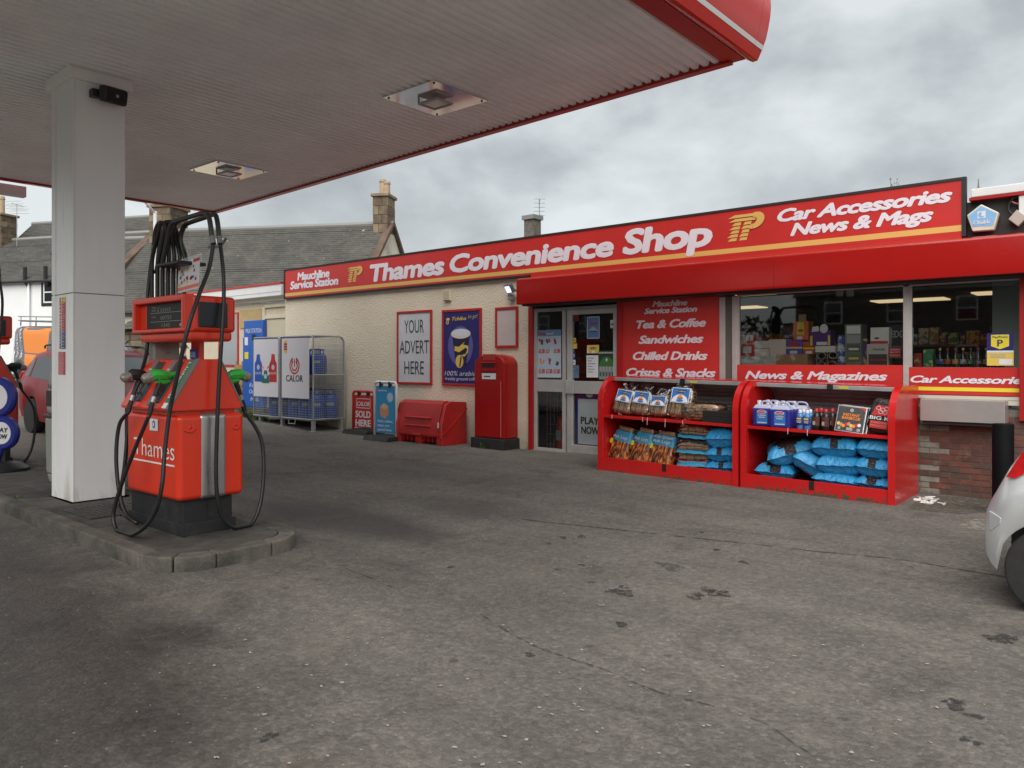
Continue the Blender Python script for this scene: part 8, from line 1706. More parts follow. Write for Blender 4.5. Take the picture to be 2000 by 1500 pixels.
# screenwash cans
can_blue = mat('screenwash_violet', (0.030, 0.028, 0.24), 0.18, var=0.12, vscale=3); can_clear = mat('milky_plastic', (0.45, 0.47, 0.62), 0.3); lab_blue = mat('can_label_blue', (0.03, 0.18, 0.50), 0.4)
def jerry(px, Y, label, dz=0.0, rz=0.05):
    c = onY(px, 820, Y); t = thing('screenwash_can', label, 'screenwash can', (c.x, Y, zk(c.x) + 0.812 + dz), rz, local=True, group='violet screenwash cans')
    W_, D_, H_ = 0.255, 0.17, 0.29
    b = MB(); b.box(-W_/2, W_/2, -D_/2, D_/2, 0, H_ * 0.80); b.build('body', can_blue, t, bevel=0.022, seg=3)
    b = MB(); vs = [(x, y, H_ * 0.79) for x, y in ((-W_/2, -D_/2), (W_/2, -D_/2), (W_/2, D_/2), (-W_/2, D_/2))] + [(x, y, H_ * 0.97) for x, y in ((-W_/2 + 0.03, -D_/2 + 0.03), (W_/2 - 0.04, -D_/2 + 0.03), (W_/2 - 0.04, D_/2 - 0.03), (-W_/2 + 0.03, D_/2 - 0.03))]; b.add(vs, [(3,2,1,0),(4,5,6,7),(0,1,5,4),(1,2,6,5),(2,3,7,6),(3,0,4,7)]); b.build('shoulder', can_clear, t, bevel=0.012)
    b = MB(); b.tube(smooth_path([(-0.03, 0, H_ * 0.95), (-0.02, 0, H_ * 1.10), (0.06, 0, H_ * 1.10), (0.095, 0, H_ * 1.02), (0.10, 0, H_ * 0.9)], 4), 0.013, 6); b.build('handle', can_clear, t, smooth=True)
    b = MB(); b.lathe([(0.022, H_ * 0.95), (0.022, H_ * 1.04), (0.028, H_ * 1.04), (0.028, H_ * 1.15)], (-0.07, 0, 0), 10); b.build('cap', paper, t, smooth='auto')
    yy = -D_/2 - 0.002; patch((0, yy, 0), UX, UZ, -0.07, 0.075, 0.035, 0.205, lab_blue, t, 'label'); blob((0, yy - 0.002, 0.19), UX, UZ, ell(0, 0, 0.06, 0.026), paper, t, 'label'); blob((0, yy - 0.003, 0.19), UX, UZ, ell(0, 0, 0.052, 0.021), red_print, t, 'label'); tx('CarPlan', (-0.04, yy - 0.004, 0.183), UX, UZ, 0.08, 0.014, paper, t, off=0.01)
    tx('SCREEN', (-0.05, yy - 0.002, 0.135), UX, UZ, 0.10, 0.018, paper, t, off=0.02); tx('WASH', (-0.04, yy - 0.002, 0.108), UX, UZ, 0.08, 0.018, paper, t, off=0.02); patch((0, yy - 0.002, 0), UX, UZ, -0.06, 0.065, 0.04, 0.056, pale_print, t, 'label')
    return t
jerry(1493, 9.84, 'violet screenwash can at the left end of the front row', 0.0, 0.0); jerry(1527, 9.78, 'violet screenwash can at the right end of the front row', 0.0, 0.03)
jerry(1510, 10.06, 'violet screenwash can in the back row behind the left front can', 0.0, 0.0); jerry(1540, 10.0, 'violet screenwash can directly behind the right front can'); jerry(1562, 10.08, 'violet screenwash can in the back row next to the small bottles')
def bottle2(px, Y, h, r, bm, cm, label, lab=True, nm='screenwash_bottle', cat='bottle', grp='small screenwash bottles'):
    c = onY(px, 825, Y); t = thing(nm, label, cat, (c.x, Y, zk(c.x) + 0.812), local=True, group=grp)
    b = MB(); b.lathe([(r * 0.92, 0), (r, 0.01), (r, h * 0.66), (r * 0.8, h * 0.76), (r * 0.42, h * 0.82), (r * 0.42, h * 0.84)], (0, 0, 0), 16); b.build('bottle', bm, t, smooth='auto'); b = MB(); b.lathe([(r * 0.52, h * 0.83), (r * 0.52, h * 0.97), (r * 0.4, h)], (0, 0, 0), 12); b.build('cap', cm, t, smooth='auto')
    b = MB(); k = 8
    for i in range(k): a0 = -PI/2 - 1.0 + 2.0 * i / k; a1 = a0 + 2.0 / k; b.poly([(math.cos(a) * (r + 0.002), math.sin(a) * (r + 0.002), z_) for a, z_ in ((a0, h * 0.2), (a1, h * 0.2), (a1, h * 0.62), (a0, h * 0.62))])
    b.build('label', lab, t, smooth=True); return t, r, h
blue_liq = mat('pale_blue_liquid', (0.06, 0.22, 0.50), 0.2, var=0.1); dark_liq = mat('dark_bottle', (0.012, 0.010, 0.012), 0.2); cap_red = mat('cap_red', (0.40, 0.02, 0.025), 0.4); ember = mat('ember_label', (0.10, 0.03, 0.02), 0.4, var=0.8, vscale=45)
for (px, Y, lab) in ((1563, 9.80, 'small blue screenwash bottle in front, next to the violet cans'), (1577, 9.79, 'small blue screenwash bottle in front, next to the dark bottles'), (1570, 9.93, 'small blue screenwash bottle in the second row, left'), (1583, 9.93, 'small blue screenwash bottle in the second row, right')):
    t, r, h = bottle2(px, Y, 0.245, 0.042, blue_liq, white_paint, lab, navy_print)
    patch((0, -r - 0.0035, 0), UX, UZ, -0.028, 0.028, h * 0.50, h * 0.58, yellow, t, 'label'); tx('SCREEN', (-0.030, -r - 0.0035, h * 0.40), UX, UZ, 0.06, 0.013, paper, t, off=0.01); tx('WASH', (-0.026, -r - 0.0035, h * 0.32), UX, UZ, 0.052, 0.014, paper, t, off=0.02)
for (px, Y, lab) in ((1595, 9.80, 'dark barbecue fluid bottle with red cap, front left'), (1613, 9.79, 'dark barbecue fluid bottle with red cap, front right'), (1604, 9.95, 'dark barbecue fluid bottle with red cap, behind the front left one'), (1626, 9.95, 'dark barbecue fluid bottle with red cap, behind the silver trays')):
    t, r, h = bottle2(px, Y, 0.27, 0.052, dark_liq, cap_red, lab, ember, 'lighter_fluid_bottle', 'bottle', 'dark bottles with red caps'); patch((0, -r - 0.0035, 0), UX, UZ, -0.03, 0.0, h * 0.25, h * 0.42, grey_print, t, 'label')
# disposable barbecue trays
foil = mat('foil_rim', (0.62, 0.62, 0.63), 0.25, 0.8); bbq = mat('bbq_card', (0.05, 0.048, 0.05), 0.4, var=0.5, vscale=30)
for i, (px, Y, lab) in enumerate(((1657, 9.86, 'front disposable barbecue tray leaning beside the dark bottles'), (1664, 9.93, 'rear disposable barbecue tray leaning behind the first'))):
    c = onY(px, 835, Y - 0.08); t = thing('barbecue_tray', lab, 'barbecue tray', (c.x, Y - 0.08, zk(c.x) + 0.812), local=True, group='barbecue trays'); t.rotation_euler = (-0.26, 0.10, 0.03); W_, H_ = 0.34, 0.33
    b = MB(); b.box(-W_/2, W_/2, -0.008, 0.004, 0, H_); b.build('rim', foil, t, bevel=0.007); b = MB(); b.box(-W_/2 + 0.02, W_/2 - 0.02, 0.005, 0.05, 0.02, H_ - 0.02); b.build('pan', foil, t, bevel=0.012); patch((0, -0.0095, 0), UX, UZ, -W_/2 + 0.015, W_/2 - 0.015, 0.015, H_ - 0.015, bbq, t, 'card')
    if not i:
        tx('INSTANT', (-0.09, -0.0115, 0.20), UX, UZ, 0.19, 0.032, orange_print, t, off=0.03); tx('BARBECUE', (-0.10, -0.0115, 0.158), UX, UZ, 0.21, 0.034, orange_print, t, off=0.03); rnd = random.Random(6)
        for k in range(9): blob((-0.13 + 0.03 * k, -0.0112 - 0.0002 * k, 0.09 + rnd.uniform(-0.015, 0.015)), UX, UZ, ell(0, 0, 0.02, 0.022, 9), rnd.choice([yellow, orange_print, mat('bun', (0.5, 0.3, 0.12), 0.5), red_print, paper]), t, 'picture')
        for (x_, w2) in ((-0.13, 0.03), (-0.03, 0.07), (0.09, 0.04)): patch((x_, -0.0115, 0.025), UX, UZ, 0, w2, 0, 0.035, grey_print, t, 'label')
        blob((0.10, -0.0115, 0.27), UX, UZ, [(0, 0.05), (0.05, 0.0), (0.055, 0.03), (0.03, 0.055)], red_print, t, 'label'); blob((0.0, -0.0115, 0.275), UX, UZ, ell(0, 0, 0.022, 0.022), grey_print, t, 'label')
# charcoal bag
c = onY(1717, 843, 9.80); t = thing('charcoal_bag', 'black BIG K charcoal bag against the right cheek of the unit'.replace('BIG K ', ''), 'charcoal bag', (c.x, 9.92, zk(c.x) + 0.812), local=True); t.rotation_euler = (-0.22, 0.10, -0.05); W_ = 0.34
ch_m = wrinkle('charcoal_bag_black', (0.018, 0.016, 0.015), 0.3, 10, 0.9, (1, 1, 1), 0.3); b = soft_box(W_, 0.2, 0.42, 88, 16, 0.02, 0.25); b.build('bag', ch_m, t, smooth=True); yy = -0.122
blob((0, yy, 0), UX, UZ, [(-0.12, 0.20), (0.08, 0.20), (0.085, 0.26), (0.10, 0.31), (0.06, 0.335), (0.0, 0.32), (-0.06, 0.335), (-0.09, 0.29)], red_print, t, 'logo'); 
for (x_, z_) in ((-0.05, 0.29), (0.0, 0.275), (0.04, 0.29), (-0.02, 0.245), (0.03, 0.245)): b = MB(); b.tube([(x_ + 0.025 * math.cos(a * PI / 4), yy - 0.002, z_ + 0.022 * math.sin(a * PI / 4)) for a in range(9)], 0.003, 4); b.build('logo', paper, t)
tx('BIG K', (-0.13, yy - 0.002, 0.150), UX, UZ, 0.22, 0.040, paper, t, off=0.03); patch((0, yy, 0), UX, UZ, -0.12, 0.08, 0.045, 0.135, red_print, t, 'label'); tx('CHARCOAL', (-0.11, yy - 0.002, 0.103), UX, UZ, 0.18, 0.020, mat('pink_print', (0.60, 0.25, 0.22), 0.5), t, off=0.02); tx('BRIQUETTES', (-0.11, yy - 0.002, 0.068), UX, UZ, 0.18, 0.018, MATS['pink_print'], t, off=0.02)
b = MB(); b.grid(lambda u, v: (-0.06 + 0.2 * u, -0.06 + 0.08 * v, 0.405 + 0.015 * math.sin(u * 12)), 8, 3); b.build('top_label', yellow, t, smooth=True)

# ================================================================ stock seen through the shop window
def inside(px0, px1, pyt, pyb, Y, depth, m, nm, label, cat='box', bev=0.004, rz=0.0):
    a = onY(px0, pyb, Y); c = onY(px1, pyb, Y); t_ = onY(px0, pyt, Y); t = thing(nm, label, cat, ((a.x + c.x) / 2, Y, a.z)); b = MB(); b.box(a.x, c.x, Y, Y + depth, a.z, t_.z); b.build('carton', m, t, bevel=bev); return t, Vector((a.x, Y - 0.003, a.z)), c.x - a.x, t_.z - a.z
IY = 11.12
cnt = thing('window_counter', 'white counter shelf running along inside the shop window', 'counter', (-3.7, 11.3, 0)); ztop = onY(1500, 713, IY).z
b = MB(); b.box(A1 + 0.02, A4 - 0.05, WY + 0.06, WY + 0.62, ztop - 0.06, ztop - 0.02); b.build('top', white_card, cnt); b = MB(); b.box(A1 + 0.05, A4 - 0.1, WY + 0.08, WY + 0.12, -0.02, ztop - 0.061); b.build('panel', white_card, cnt)
def lift(pyb): return pyb
BOT = 716
t, o_, W_, H_ = inside(1446, 1516, 696, BOT, IY, 0.3, mat('off_white_card', (0.58, 0.56, 0.50), 0.6, var=0.1), 'long_carton', 'long off-white carton at the left end of the window counter')
t, o_, W_, H_ = inside(1516, 1577, 692, BOT, IY - 0.02, 0.3, cardboard, 'cardboard_box', 'plain brown cardboard box on the window counter')
t, o_, W_, H_ = inside(1446, 1473, 654, 696, IY, 0.25, red_print, 'snack_display_box', 'red and white display box at the left edge of the window'); patch(o_, UX, UZ, 0.2 * W_, 0.8 * W_, 0.15 * H_, 0.45 * H_, paper, t); 
for k in range(3): blob(o_, UX, UZ, [((0.08 + 0.3 * k) * W_, 0.7 * H_), ((0.32 + 0.3 * k) * W_, 0.7 * H_), ((0.32 + 0.3 * k) * W_, 0.98 * H_), ((0.08 + 0.3 * k) * W_, 0.98 * H_)], white_card, t)
for (q, lab) in (((1473, 1502, 681, 696), 'white carton lower left in the pile of four'), ((1503, 1535, 679, 696), 'white carton lower right in the pile of four'), ((1472, 1501, 666, 680), 'white carton upper left in the pile of four'), ((1501, 1535, 663, 680), 'white carton upper right in the pile of four')): inside(*q, IY + 0.02, 0.25, white_card, 'white_carton', lab)
t, o_, W_, H_ = inside(1535, 1567, 665, 692, IY, 0.2, blue_print, 'crisp_carton', 'blue multi-buy carton with a yellow band'); patch(o_, UX, UZ, 0, W_, 0.40 * H_, 0.53 * H_, pure_yellow, t); patch(o_, UX, UZ, 0.25 * W_, 0.7 * W_, 0.05 * H_, 0.25 * H_, paper, t); blob(o_, UX, UZ, ell(0.5 * W_, 0.75 * H_, 0.3 * W_, 0.14 * H_), red_print, t)
t, o_, W_, H_ = inside(1568, 1591, 667, 692, IY + 0.03, 0.2, mat('carton_rust', (0.42, 0.09, 0.03), 0.5), 'crisp_carton', 'rust-red multi-buy carton with a yellow band'); patch(o_, UX, UZ, 0, W_, 0.40 * H_, 0.53 * H_, pure_yellow, t); patch(o_, UX, UZ, 0.25 * W_, 0.8 * W_, 0.05 * H_, 0.25 * H_, paper, t)
t, o_, W_, H_ = inside(1549, 1579, 628, 664, IY + 0.05, 0.2, mat('carton_orange', (0.60, 0.12, 0.03), 0.5), 'sweet_carton', 'orange and yellow sweet carton with its flap up'); blob(o_, UX, UZ, [(0.25 * W_, 0.25 * H_), (0.75 * W_, 0.25 * H_), (0.7 * W_, 0.95 * H_), (0.3 * W_, 0.95 * H_)], mat('lime_print', (0.55, 0.50, 0.03), 0.5), t); patch(o_, UX, UZ, 0.25 * W_, 0.62 * W_, 0.03 * H_, 0.18 * H_, paper, t); patch(o_ + Vector((0, 0.05, 0)), UX, UZ, 0.28 * W_, 0.78 * W_, H_, 1.38 * H_, cardboard, t, 'flap'); blob(o_ + Vector((0, -0.002, 0)), UX, UZ, ell(0.5 * W_, 0.5 * H_, 0.2 * W_, 0.08 * H_), red_print, t)
t, o_, W_, H_ = inside(1582, 1622, 646, 675, IY, 0.2, purple_print, 'chocolate_display', 'purple confectionery display with round white header'); blob(o_, UX, UZ, ell(0.68 * W_, 1.12 * H_, 0.20 * W_, 0.30 * H_), white_card, t, 'header'); blob(o_, UX, UZ, [(0.08 * W_, 0.92 * H_), (0.45 * W_, 0.95 * H_), (0.42 * W_, 1.3 * H_), (0.12 * W_, 1.25 * H_)], white_card, t, 'header'); patch(o_, UX, UZ, 0.32 * W_, 0.85 * W_, 0.02 * H_, 0.24 * H_, paper, t)
for xx in (0.02, 0.88): patch(o_ + Vector((0, -0.001, 0)), UX, UZ, xx * W_, (xx + 0.11) * W_, 0, 0.66 * H_, yellow, t)
t, o_, W_, H_ = inside(1592, 1631, 676, 688, IY - 0.03, 0.2, white_card, 'white_carton', 'flat white carton under the purple display'); 
t = thing('wire_stand', 'chrome wire ring stand under the purple display', 'stand', tuple(onY(1610, BOT, IY)))
for (px, py) in ((1605, 695), (1627, 694), (1604, 713), (1625, 712)):
    c = onY(px, py, IY - 0.02); b = MB(); b.tube([c + Vector((0.055 * math.cos(a * PI / 8), 0, 0.048 * math.sin(a * PI / 8))) for a in range(17)], 0.006, 5, False); b.build('ring', galv, t, smooth=True)
for px in (1595, 1616, 1637): a = onY(px, 688, IY); c = onY(px, 722, IY); b = MB(); b.tube([a, c], 0.005, 5); b.build('upright', galv, t)
t, o_, W_, H_ = inside(1650, 1682, 634, BOT, IY + 0.02, 0.28, mat('perspex_grey', (0.20, 0.22, 0.20), 0.15, var=0.15), 'drawer_tower', 'tall clear-fronted drawer tower in the window', 'drawers')
for k, m_ in enumerate((white_card, grey_print, mat('drawer_dark', (0.10, 0.11, 0.10), 0.3), mat('drawer_dim', (0.13, 0.15, 0.10), 0.3))): patch(o_, UX, UZ, 0.12 * W_, 0.95 * W_, (0.78 - 0.22 * k) * H_, (0.97 - 0.22 * k) * H_, m_, t, 'drawer_front')
for k in (2, 3): patch(o_ + Vector((0, -0.003, 0)), UX, UZ, 0.25 * W_, 0.85 * W_, (0.83 - 0.22 * k) * H_, (0.88 - 0.22 * k) * H_, white_card if k == 2 else yellow, t, 'packet')
t, o_, W_, H_ = inside(1700, 1736, 640, 672, IY + 0.05, 0.2, white_card, 'open_carton', 'open white carton on top of the dispenser'); patch(o_, UX, UZ, 0.02 * W_, 0.95 * W_, 0.02 * H_, 0.18 * H_, red_print, t); blob(o_, UX, UZ, ell(0.35 * W_, 0.35 * H_, 0.14 * W_, 0.06 * H_), letter_grey, t)
t, o_, W_, H_ = inside(1693, 1735, 672, BOT, IY + 0.04, 0.25, mat('dispenser_white', (0.50, 0.48, 0.45), 0.4), 'lighter_dispenser', 'white and red counter dispenser below the open carton', 'dispenser'); patch(o_, UX, UZ, 0.08 * W_, 0.95 * W_, 0.08 * H_, 0.55 * H_, mat('shelf_dark', (0.06, 0.05, 0.045), 0.5), t); patch(o_ + Vector((0, -0.002, 0)), UX, UZ, 0.05 * W_, 0.97 * W_, 0.27 * H_, 0.32 * H_, red_print, t); tx('Cool Jet', o_ + UX * 0.3 * W_ + UZ * 0.72 * H_, UX, UZ, 0.55 * W_, 0.10 * H_, letter_grey, t, shear=0.2)
t, o_, W_, H_ = inside(1736, 1762, 635, BOT, IY + 0.2, 0.2, mat('black_display', (0.014, 0.014, 0.016), 0.4), 'black_display_stand', 'black display stand with grey lettering beside the window bar', 'stand'); tx('EDGE', o_ + UX * 0.03 + UZ * 0.7 * H_, UX, Vector((0, 0, 1)), 0.2, 0.09, grey_print, t, shear=0.1)
t, o_, W_, H_ = inside(1736, 1760, 679, 698, IY - 0.05, 0.01, red_print, 'warning_card', 'red warning card in the window beside the bar', 'sign'); tx('WARNING', o_ + UX * 0.1 * W_ + UZ * 0.72 * H_, UX, UZ, 0.8 * W_, 0.13 * H_, paper, t); tx('24hr CCTV', o_ + UX * 0.1 * W_ + UZ * 0.47 * H_, UX, UZ, 0.8 * W_, 0.13 * H_, paper, t); patch(o_, UX, UZ, 0.08 * W_, 0.92 * W_, 0.2 * H_, 0.24 * H_, paper, t)
for i, (q, lab) in enumerate((((1775, 1781, 618, 631), 'small white card high behind the window bar'), ((1776, 1784, 640, 668), 'pale blue card taped behind the window bar'), ((1775, 1780, 671, 700), 'narrow white card low behind the window bar'))): inside(*q, GY + 0.02, 0.004, white_card if i != 1 else pale_print, 'taped_card', lab, 'card')
# dim shelving further back
PACKS = [mat('packet_%d' % i, c, 0.5, var=0.3, vscale=9, dirt=d, dscale=11, dlo=0.52, dhi=0.55) for i, (c, d) in enumerate((((0.03, 0.08, 0.35), (0.6, 0.6, 0.6)), ((0.40, 0.03, 0.03), (0.6, 0.45, 0.1)), ((0.5, 0.36, 0.06), (0.35, 0.03, 0.02)), ((0.5, 0.48, 0.45), (0.05, 0.08, 0.3)), ((0.03, 0.18, 0.07), (0.55, 0.5, 0.3)), ((0.08, 0.02, 0.15), (0.5, 0.4, 0.1)), ((0.28, 0.18, 0.10), (0.5, 0.45, 0.4)), ((0.02, 0.02, 0.02), (0.4, 0.1, 0.05))))]
for i in range(9):
    c = onY(1836 + 15 * i, 717, 11.15); t = thing('spirit_bottle', 'dark bottle in the row standing along the right window counter', 'bottle', (c.x, 11.15, ztop - 0.02), local=True, group='bottles along the right window'); b = MB(); b.lathe([(0.034, 0), (0.036, 0.02), (0.036, 0.13), (0.014, 0.17), (0.013, 0.22)], (0, 0, 0), 10); b.build('bottle', dark_liq, t, smooth='auto'); b = MB(); b.lathe([(0.015, 0.215), (0.015, 0.245)], (0, 0, 0), 8); b.build('cap', cap_red if i % 3 else gold, t); b = MB(); b.lathe([(0.0368, 0.04), (0.0368, 0.10)], (0, 0, 0), 10); b.build('label', PACKS[i % 8], t)
for i, (px, py, w_, h_, lab) in enumerate(((1640, 540 + 20, 0.10, 0.14, 'left of two white hanging cards at the window top'), (1660, 560, 0.10, 0.14, 'right of two white hanging cards at the window top'))):
    c = onY(px, py, 11.6); t = thing('hanging_card', lab, 'card', (c.x, 11.6, c.z)); b = MB(); b.box(c.x - w_ / 2, c.x + w_ / 2, 11.6, 11.603, c.z - h_, c.z); b.build('card', white_card, t); b = MB(); b.tube([(c.x, 11.601, c.z), (c.x, 11.601, 2.78)], 0.002, 4); b.build('string', white_card, t)
for (px0, px1, pyt, pyb, i, lab) in ((1636, 1650, 655, 716, 0, 'narrow blue patterned carton beside the drawer tower'), (1684, 1693, 662, 716, 5, 'narrow purple patterned carton between drawers and dispenser'), (1785, 1800, 690, 716, 1, 'small red packet just right of the window bar'), (1803, 1822, 682, 716, 4, 'green patterned packet on the right window counter')): inside(px0, px1, pyt, pyb, IY + 0.12, 0.15, PACKS[i], 'packet', lab, 'packet')
for k, (x0_, x1_, Y, lab) in enumerate(((-7.9, -5.2, 16.8, 'dark shelving unit at the back behind the door'), (-4.6, -1.9, 16.6, 'dark shelving unit at the back behind the left window'), (-1.6, 1.8, 16.4, 'dark shelving unit at the back behind the right window'))):
    t = thing('shop_shelving', lab, 'shelving', ((x0_ + x1_) / 2, Y, 0)); rnd = random.Random(k)
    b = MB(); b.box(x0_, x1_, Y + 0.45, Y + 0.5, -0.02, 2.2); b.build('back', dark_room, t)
    for z in (0.1, 0.55, 1.0, 1.45, 1.9):
        b = MB(); b.box(x0_, x1_, Y, Y + 0.45, z, z + 0.04); b.build('shelf', mat('shelf_brown', (0.14, 0.085, 0.045), 0.7), t); xx = x0_ + 0.05
        while xx < x1_ - 0.2:
            w_ = rnd.uniform(0.10, 0.26); h_ = rnd.uniform(0.14, 0.34); b = MB(); b.box(xx, xx + w_ - 0.02, Y + 0.05, Y + 0.3, z + 0.041, z + 0.04 + h_); b.build('stock', rnd.choice(PACKS), t); xx += w_
t = thing('partition_panel', 'plain grey-green partition seen at the right edge of the right window', 'partition', (-1.45, 11.5, 0)); b = MB(); b.box(onY(1938, 600, 11.5).x, -1.2, 11.5, 11.56, 0, 2.74); b.build('board', mat('partition_grey', (0.20, 0.23, 0.22), 0.6), t)
# wire racks and fire extinguisher behind the entrance glass
wr = thing('wire_rack', 'wire grid rack standing behind the entrance glass', 'rack', (-8.4, 11.3, 0))
b = MB()
for k in range(8): b.tube([(-8.68 + 0.08 * k, 11.18, 0.0), (-8.68 + 0.08 * k, 11.18, 2.2)], 0.006, 4)
for k in range(12): b.tube([(-8.70, 11.175, 0.1 + 0.18 * k), (-8.1, 11.175, 0.1 + 0.18 * k)], 0.006, 4)
b.build('grid', galv, wr); b = MB(); b.box(-8.8, -7.0, 11.75, 11.8, 0.0, 0.95); b.build('tile_panel', mat('tile_white', (0.42, 0.40, 0.36), 0.5), wr)
fx = thing('fire_extinguisher', 'red fire extinguisher behind the lower entrance glass', 'fire extinguisher', (-8.28, 11.1, 0), local=True); b = MB(); b.lathe([(0.10, 0.0), (0.10, 0.52), (0.08, 0.60), (0.03, 0.64), (0.03, 0.68)], (0, 0, 0), 16); b.build('cylinder', mat('extinguisher_red', (0.45, 0.012, 0.012), 0.3), fx, smooth='auto'); b = MB(); b.box(-0.02, 0.12, -0.015, 0.015, 0.68, 0.72); b.build('lever', black_plastic, fx); b = MB(); b.tube(smooth_path([(0.02, 0, 0.68), (-0.12, -0.03, 0.6), (-0.13, -0.05, 0.3), (-0.09, -0.08, 0.15)], 5), 0.012, 6); b.build('hose', black_rubber, fx, smooth=True); patch((-0.06, -0.103, 0.2), UX, UZ, 0, 0.12, 0, 0.18, grey_print, fx, 'label')
# ================================================================ things showing over the shop roof
c = atD(1040, 445, 22); ch = thing('flue_stack', 'square grey concrete chimney stack rising behind the shop sign', 'chimney', (c.x, c.y, 3.2)); wz = onZ
cw = 15.0 / F * 22
zt_ = atD(1040, 430, 22).z; M = Matrix.Translation((c.x, c.y, 0)) @ Matrix.Rotation(0.0, 4, 'Z'); b = MB(); b.box(-cw * 0.78, cw * 0.78, -cw * 0.78, cw * 0.78, 3.0, zt_, M); b.build('stack', mat('pebble_grey', (0.13, 0.115, 0.095), 0.95, var=0.4, vscale=14, bump=0.4, bscale=30), ch); b = MB(); b.box(-cw * 1.0, cw * 1.0, -cw * 1.0, cw * 1.0, zt_, zt_ + 0.12, M); b.build('cap', mat('cap_grey', (0.20, 0.20, 0.20), 0.8), ch)
q = atD(1053.5, 440, 22.3); aerial((q.x, q.y, q.z - 0.6), 1.35, 'comb-shaped television aerial beside the grey stack', YAW, 5, 0.32)
q = atD(1911, 375, 22); fi = thing('roof_finial', 'stone ball finial with a spike on a roof behind the shop', 'finial', (q.x, q.y, q.z - 0.4), local=True); b = MB(); b.lathe([(0.06, 0.0), (0.08, 0.25), (0.05, 0.3), (0.09, 0.36), (0.105, 0.42), (0.08, 0.50), (0.03, 0.53), (0.018, 0.6), (0.01, 0.78)], (0, 0, 0), 12); b.build('ball', mat('finial_stone', (0.22, 0.18, 0.13), 0.9, var=0.2), fi, smooth='auto')
# leaves -----------------------------------------------------------------
leaf_m = mat('leaf_green', (0.055, 0.085, 0.022), 0.7, var=0.45, vscale=3); leaf_d = mat('leaf_dark', (0.028, 0.045, 0.016), 0.75, var=0.4, vscale=2); bark = mat('bark', (0.07, 0.052, 0.038), 0.9, var=0.3)
def tree(base, h, r, label, seed, n=2600, ls=0.22, lm=None, cat='tree', nm='tree', grp=None, th=0.35):
    rnd = random.Random(seed); t = thing(nm, label, cat, base, local=True, group=grp); tr = MB(); tr.tube([(0, 0, -0.1), (0.05, 0, h * th), (0, 0.08, h * 0.62), (0, 0, h * 0.85)], [h * 0.03, h * 0.024, h * 0.014, 0.01], 8); lobes = []
    for k in range(9):
        a = rnd.uniform(0, 6.28); rr = r * rnd.uniform(0.25, 0.7); z = h * rnd.uniform(th + 0.1, 0.9); p = Vector((math.cos(a) * rr, math.sin(a) * rr, z)); lobes.append((p, r * rnd.uniform(0.3, 0.5))); tr.tube([(0, 0, z * 0.72), tuple(p * 0.6 + Vector((0, 0, z * 0.38))), tuple(p)], [h * 0.012, h * 0.008, 0.006], 5)
    tr.build('trunk', bark, t); lobes.append((Vector((0, 0, h * 0.9)), r * 0.4)); b = MB()
    for _ in range(n):
        c, R = rnd.choice(lobes); v = Vector((rnd.gauss(0, 1), rnd.gauss(0, 1), rnd.gauss(0, 0.8))).normalized() * R * rnd.uniform(0.45, 1.08); p = c + v; u = Vector((rnd.gauss(0, 1), rnd.gauss(0, 1), rnd.gauss(0, 0.6))).normalized(); w_ = u.cross(Vector((rnd.gauss(0, 1), rnd.gauss(0, 1), rnd.gauss(0, 1)))).normalized(); s = ls * rnd.uniform(0.6, 1.3); b.add([p - u * s, p + w_ * s * 0.45, p + u * s, p - w_ * s * 0.45], [(0, 1, 2, 3)])
    b.build('crown', lm or leaf_m, t); return t
# small shrub poking above the sign
q = atD(1748, 362, 13.6); sh = thing('roof_weed', 'wiry self-sown shrub showing above the shop sign', 'plant', (q.x, q.y, 3.25), local=True); rnd = random.Random(4); b = MB(); lf = MB(); H0 = q.z + 0.14 - 3.25
for k in range(11):
    a = rnd.uniform(0, 6.28); sp_ = rnd.uniform(0.03, 0.2); tip = Vector((math.cos(a) * sp_, math.sin(a) * sp_, H0 * rnd.uniform(0.84, 1.0))); mid = tip * 0.6; b.tube([(0, 0, 0), tuple(mid * Vector((0.3, 0.3, 1)) if False else (mid.x * 0.4, mid.y * 0.4, mid.z)), tuple(tip)], [0.008, 0.005, 0.002], 4)
    for j in range(14):
        f = rnd.uniform(0.72, 1.02); p = Vector((tip.x * f * f, tip.y * f * f, tip.z * f)); u = Vector((rnd.gauss(0, 1), rnd.gauss(0, 1), rnd.gauss(0.5, 0.6))).normalized() * 0.024; v_ = u.cross(Vector((rnd.gauss(0, 1), rnd.gauss(0, 1), 0.3))).normalized() * 0.008; lf.add([p, p + u * 0.5 + v_, p + u, p + u * 0.5 - v_], [(0, 1, 2, 3)])
b.build('stems', bark, sh); lf.build('leaves', leaf_m, sh)
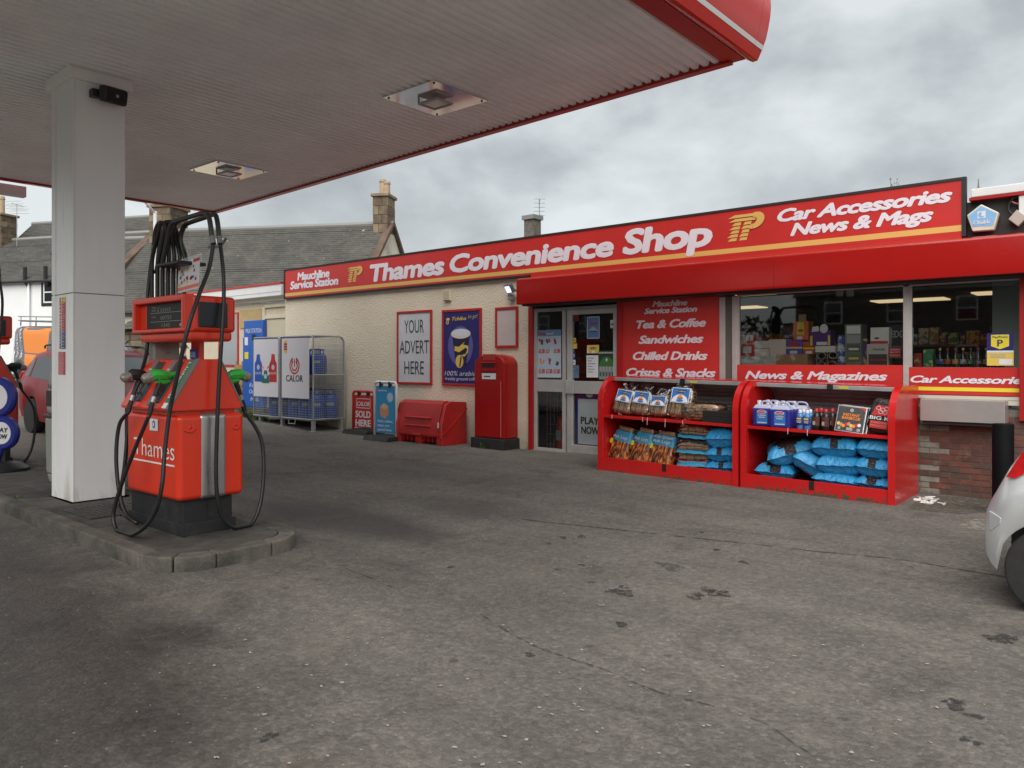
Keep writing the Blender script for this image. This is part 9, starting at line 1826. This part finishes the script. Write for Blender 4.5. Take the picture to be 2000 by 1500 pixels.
# ================================================================ across the road behind the viewer (seen only as reflections in the glass and paint)
for i, (x, y, h, r, lab) in enumerate(((-42, -33, 9.5, 4.5, 'broad dark tree at the far left across the road'), (-33, -36, 11.0, 5.0, 'tall broad tree left of the terrace across the road'), (-13, -37, 10.5, 4.8, 'tall tree right of the gap across the road'), (-6, -34, 9.0, 4.2, 'rounded tree behind the verge across the road'), (2, -36, 10.5, 4.8, 'tall rounded tree opposite the forecourt'), (10, -33, 9.0, 4.4, 'spreading tree opposite the silver car'), (18, -36, 11.0, 5.2, 'largest tree at the right end across the road'))):
    tree((x, y, zg(x)), h, r, lab, 40 + i, 2200, 0.34, leaf_d, grp='trees across the road')
b = MB(); rnd = random.Random(15)
for _ in range(9000):
    x = rnd.uniform(-60, 32); z = rnd.uniform(0, 1) ** 0.8 * (3.0 + 1.2 * math.sin(x * 0.5)); p = Vector((x, -30 + rnd.uniform(-1.2, 1.2) - z * 0.2, zg(x) + z)); u = Vector((rnd.gauss(0, 1), rnd.gauss(0, 1), rnd.gauss(0, 1))).normalized() * 0.26; v_ = u.cross(Vector((rnd.gauss(0, 1), rnd.gauss(0, 1), rnd.gauss(0, 1)))).normalized() * 0.13; b.add([p - u, p + v_, p + u, p - v_], [(0, 1, 2, 3)])
tag(b.build('roadside_hedge', leaf_d), 'thick dark roadside hedge across the road', 'hedge', kind='stuff')
for (xa, xb, zr_, ze_, lab) in ((-6, -17, 8.6, 5.6, 'grey two-storey house across the road opposite the shop'), (12, -5, 9.0, 6.0, 'longer grey house added across the road behind the rounded trees to darken reflections'), (-24, -64, 9.5, 6.5, 'long grey terrace added across the road beyond the gap to darken reflections')):  # long terrace and longer house are added, to keep sky out of reflections
    hR, PRr, _, _, LR = house('reflection_house', lab, (xa, -28), (xb, -28), 3.6, zr_, ze_, mat('grey_render', (0.10, 0.092, 0.082), 0.9, var=0.2), zg(xa) - 0.2); s_ = 1.5
    while s_ < LR - 1.5:
        for z_ in (1.2, 3.8): far_window(hR, PRr, s_, s_ + 1.0, 3.6, z_, z_ + 1.3)
        s_ += 3.4
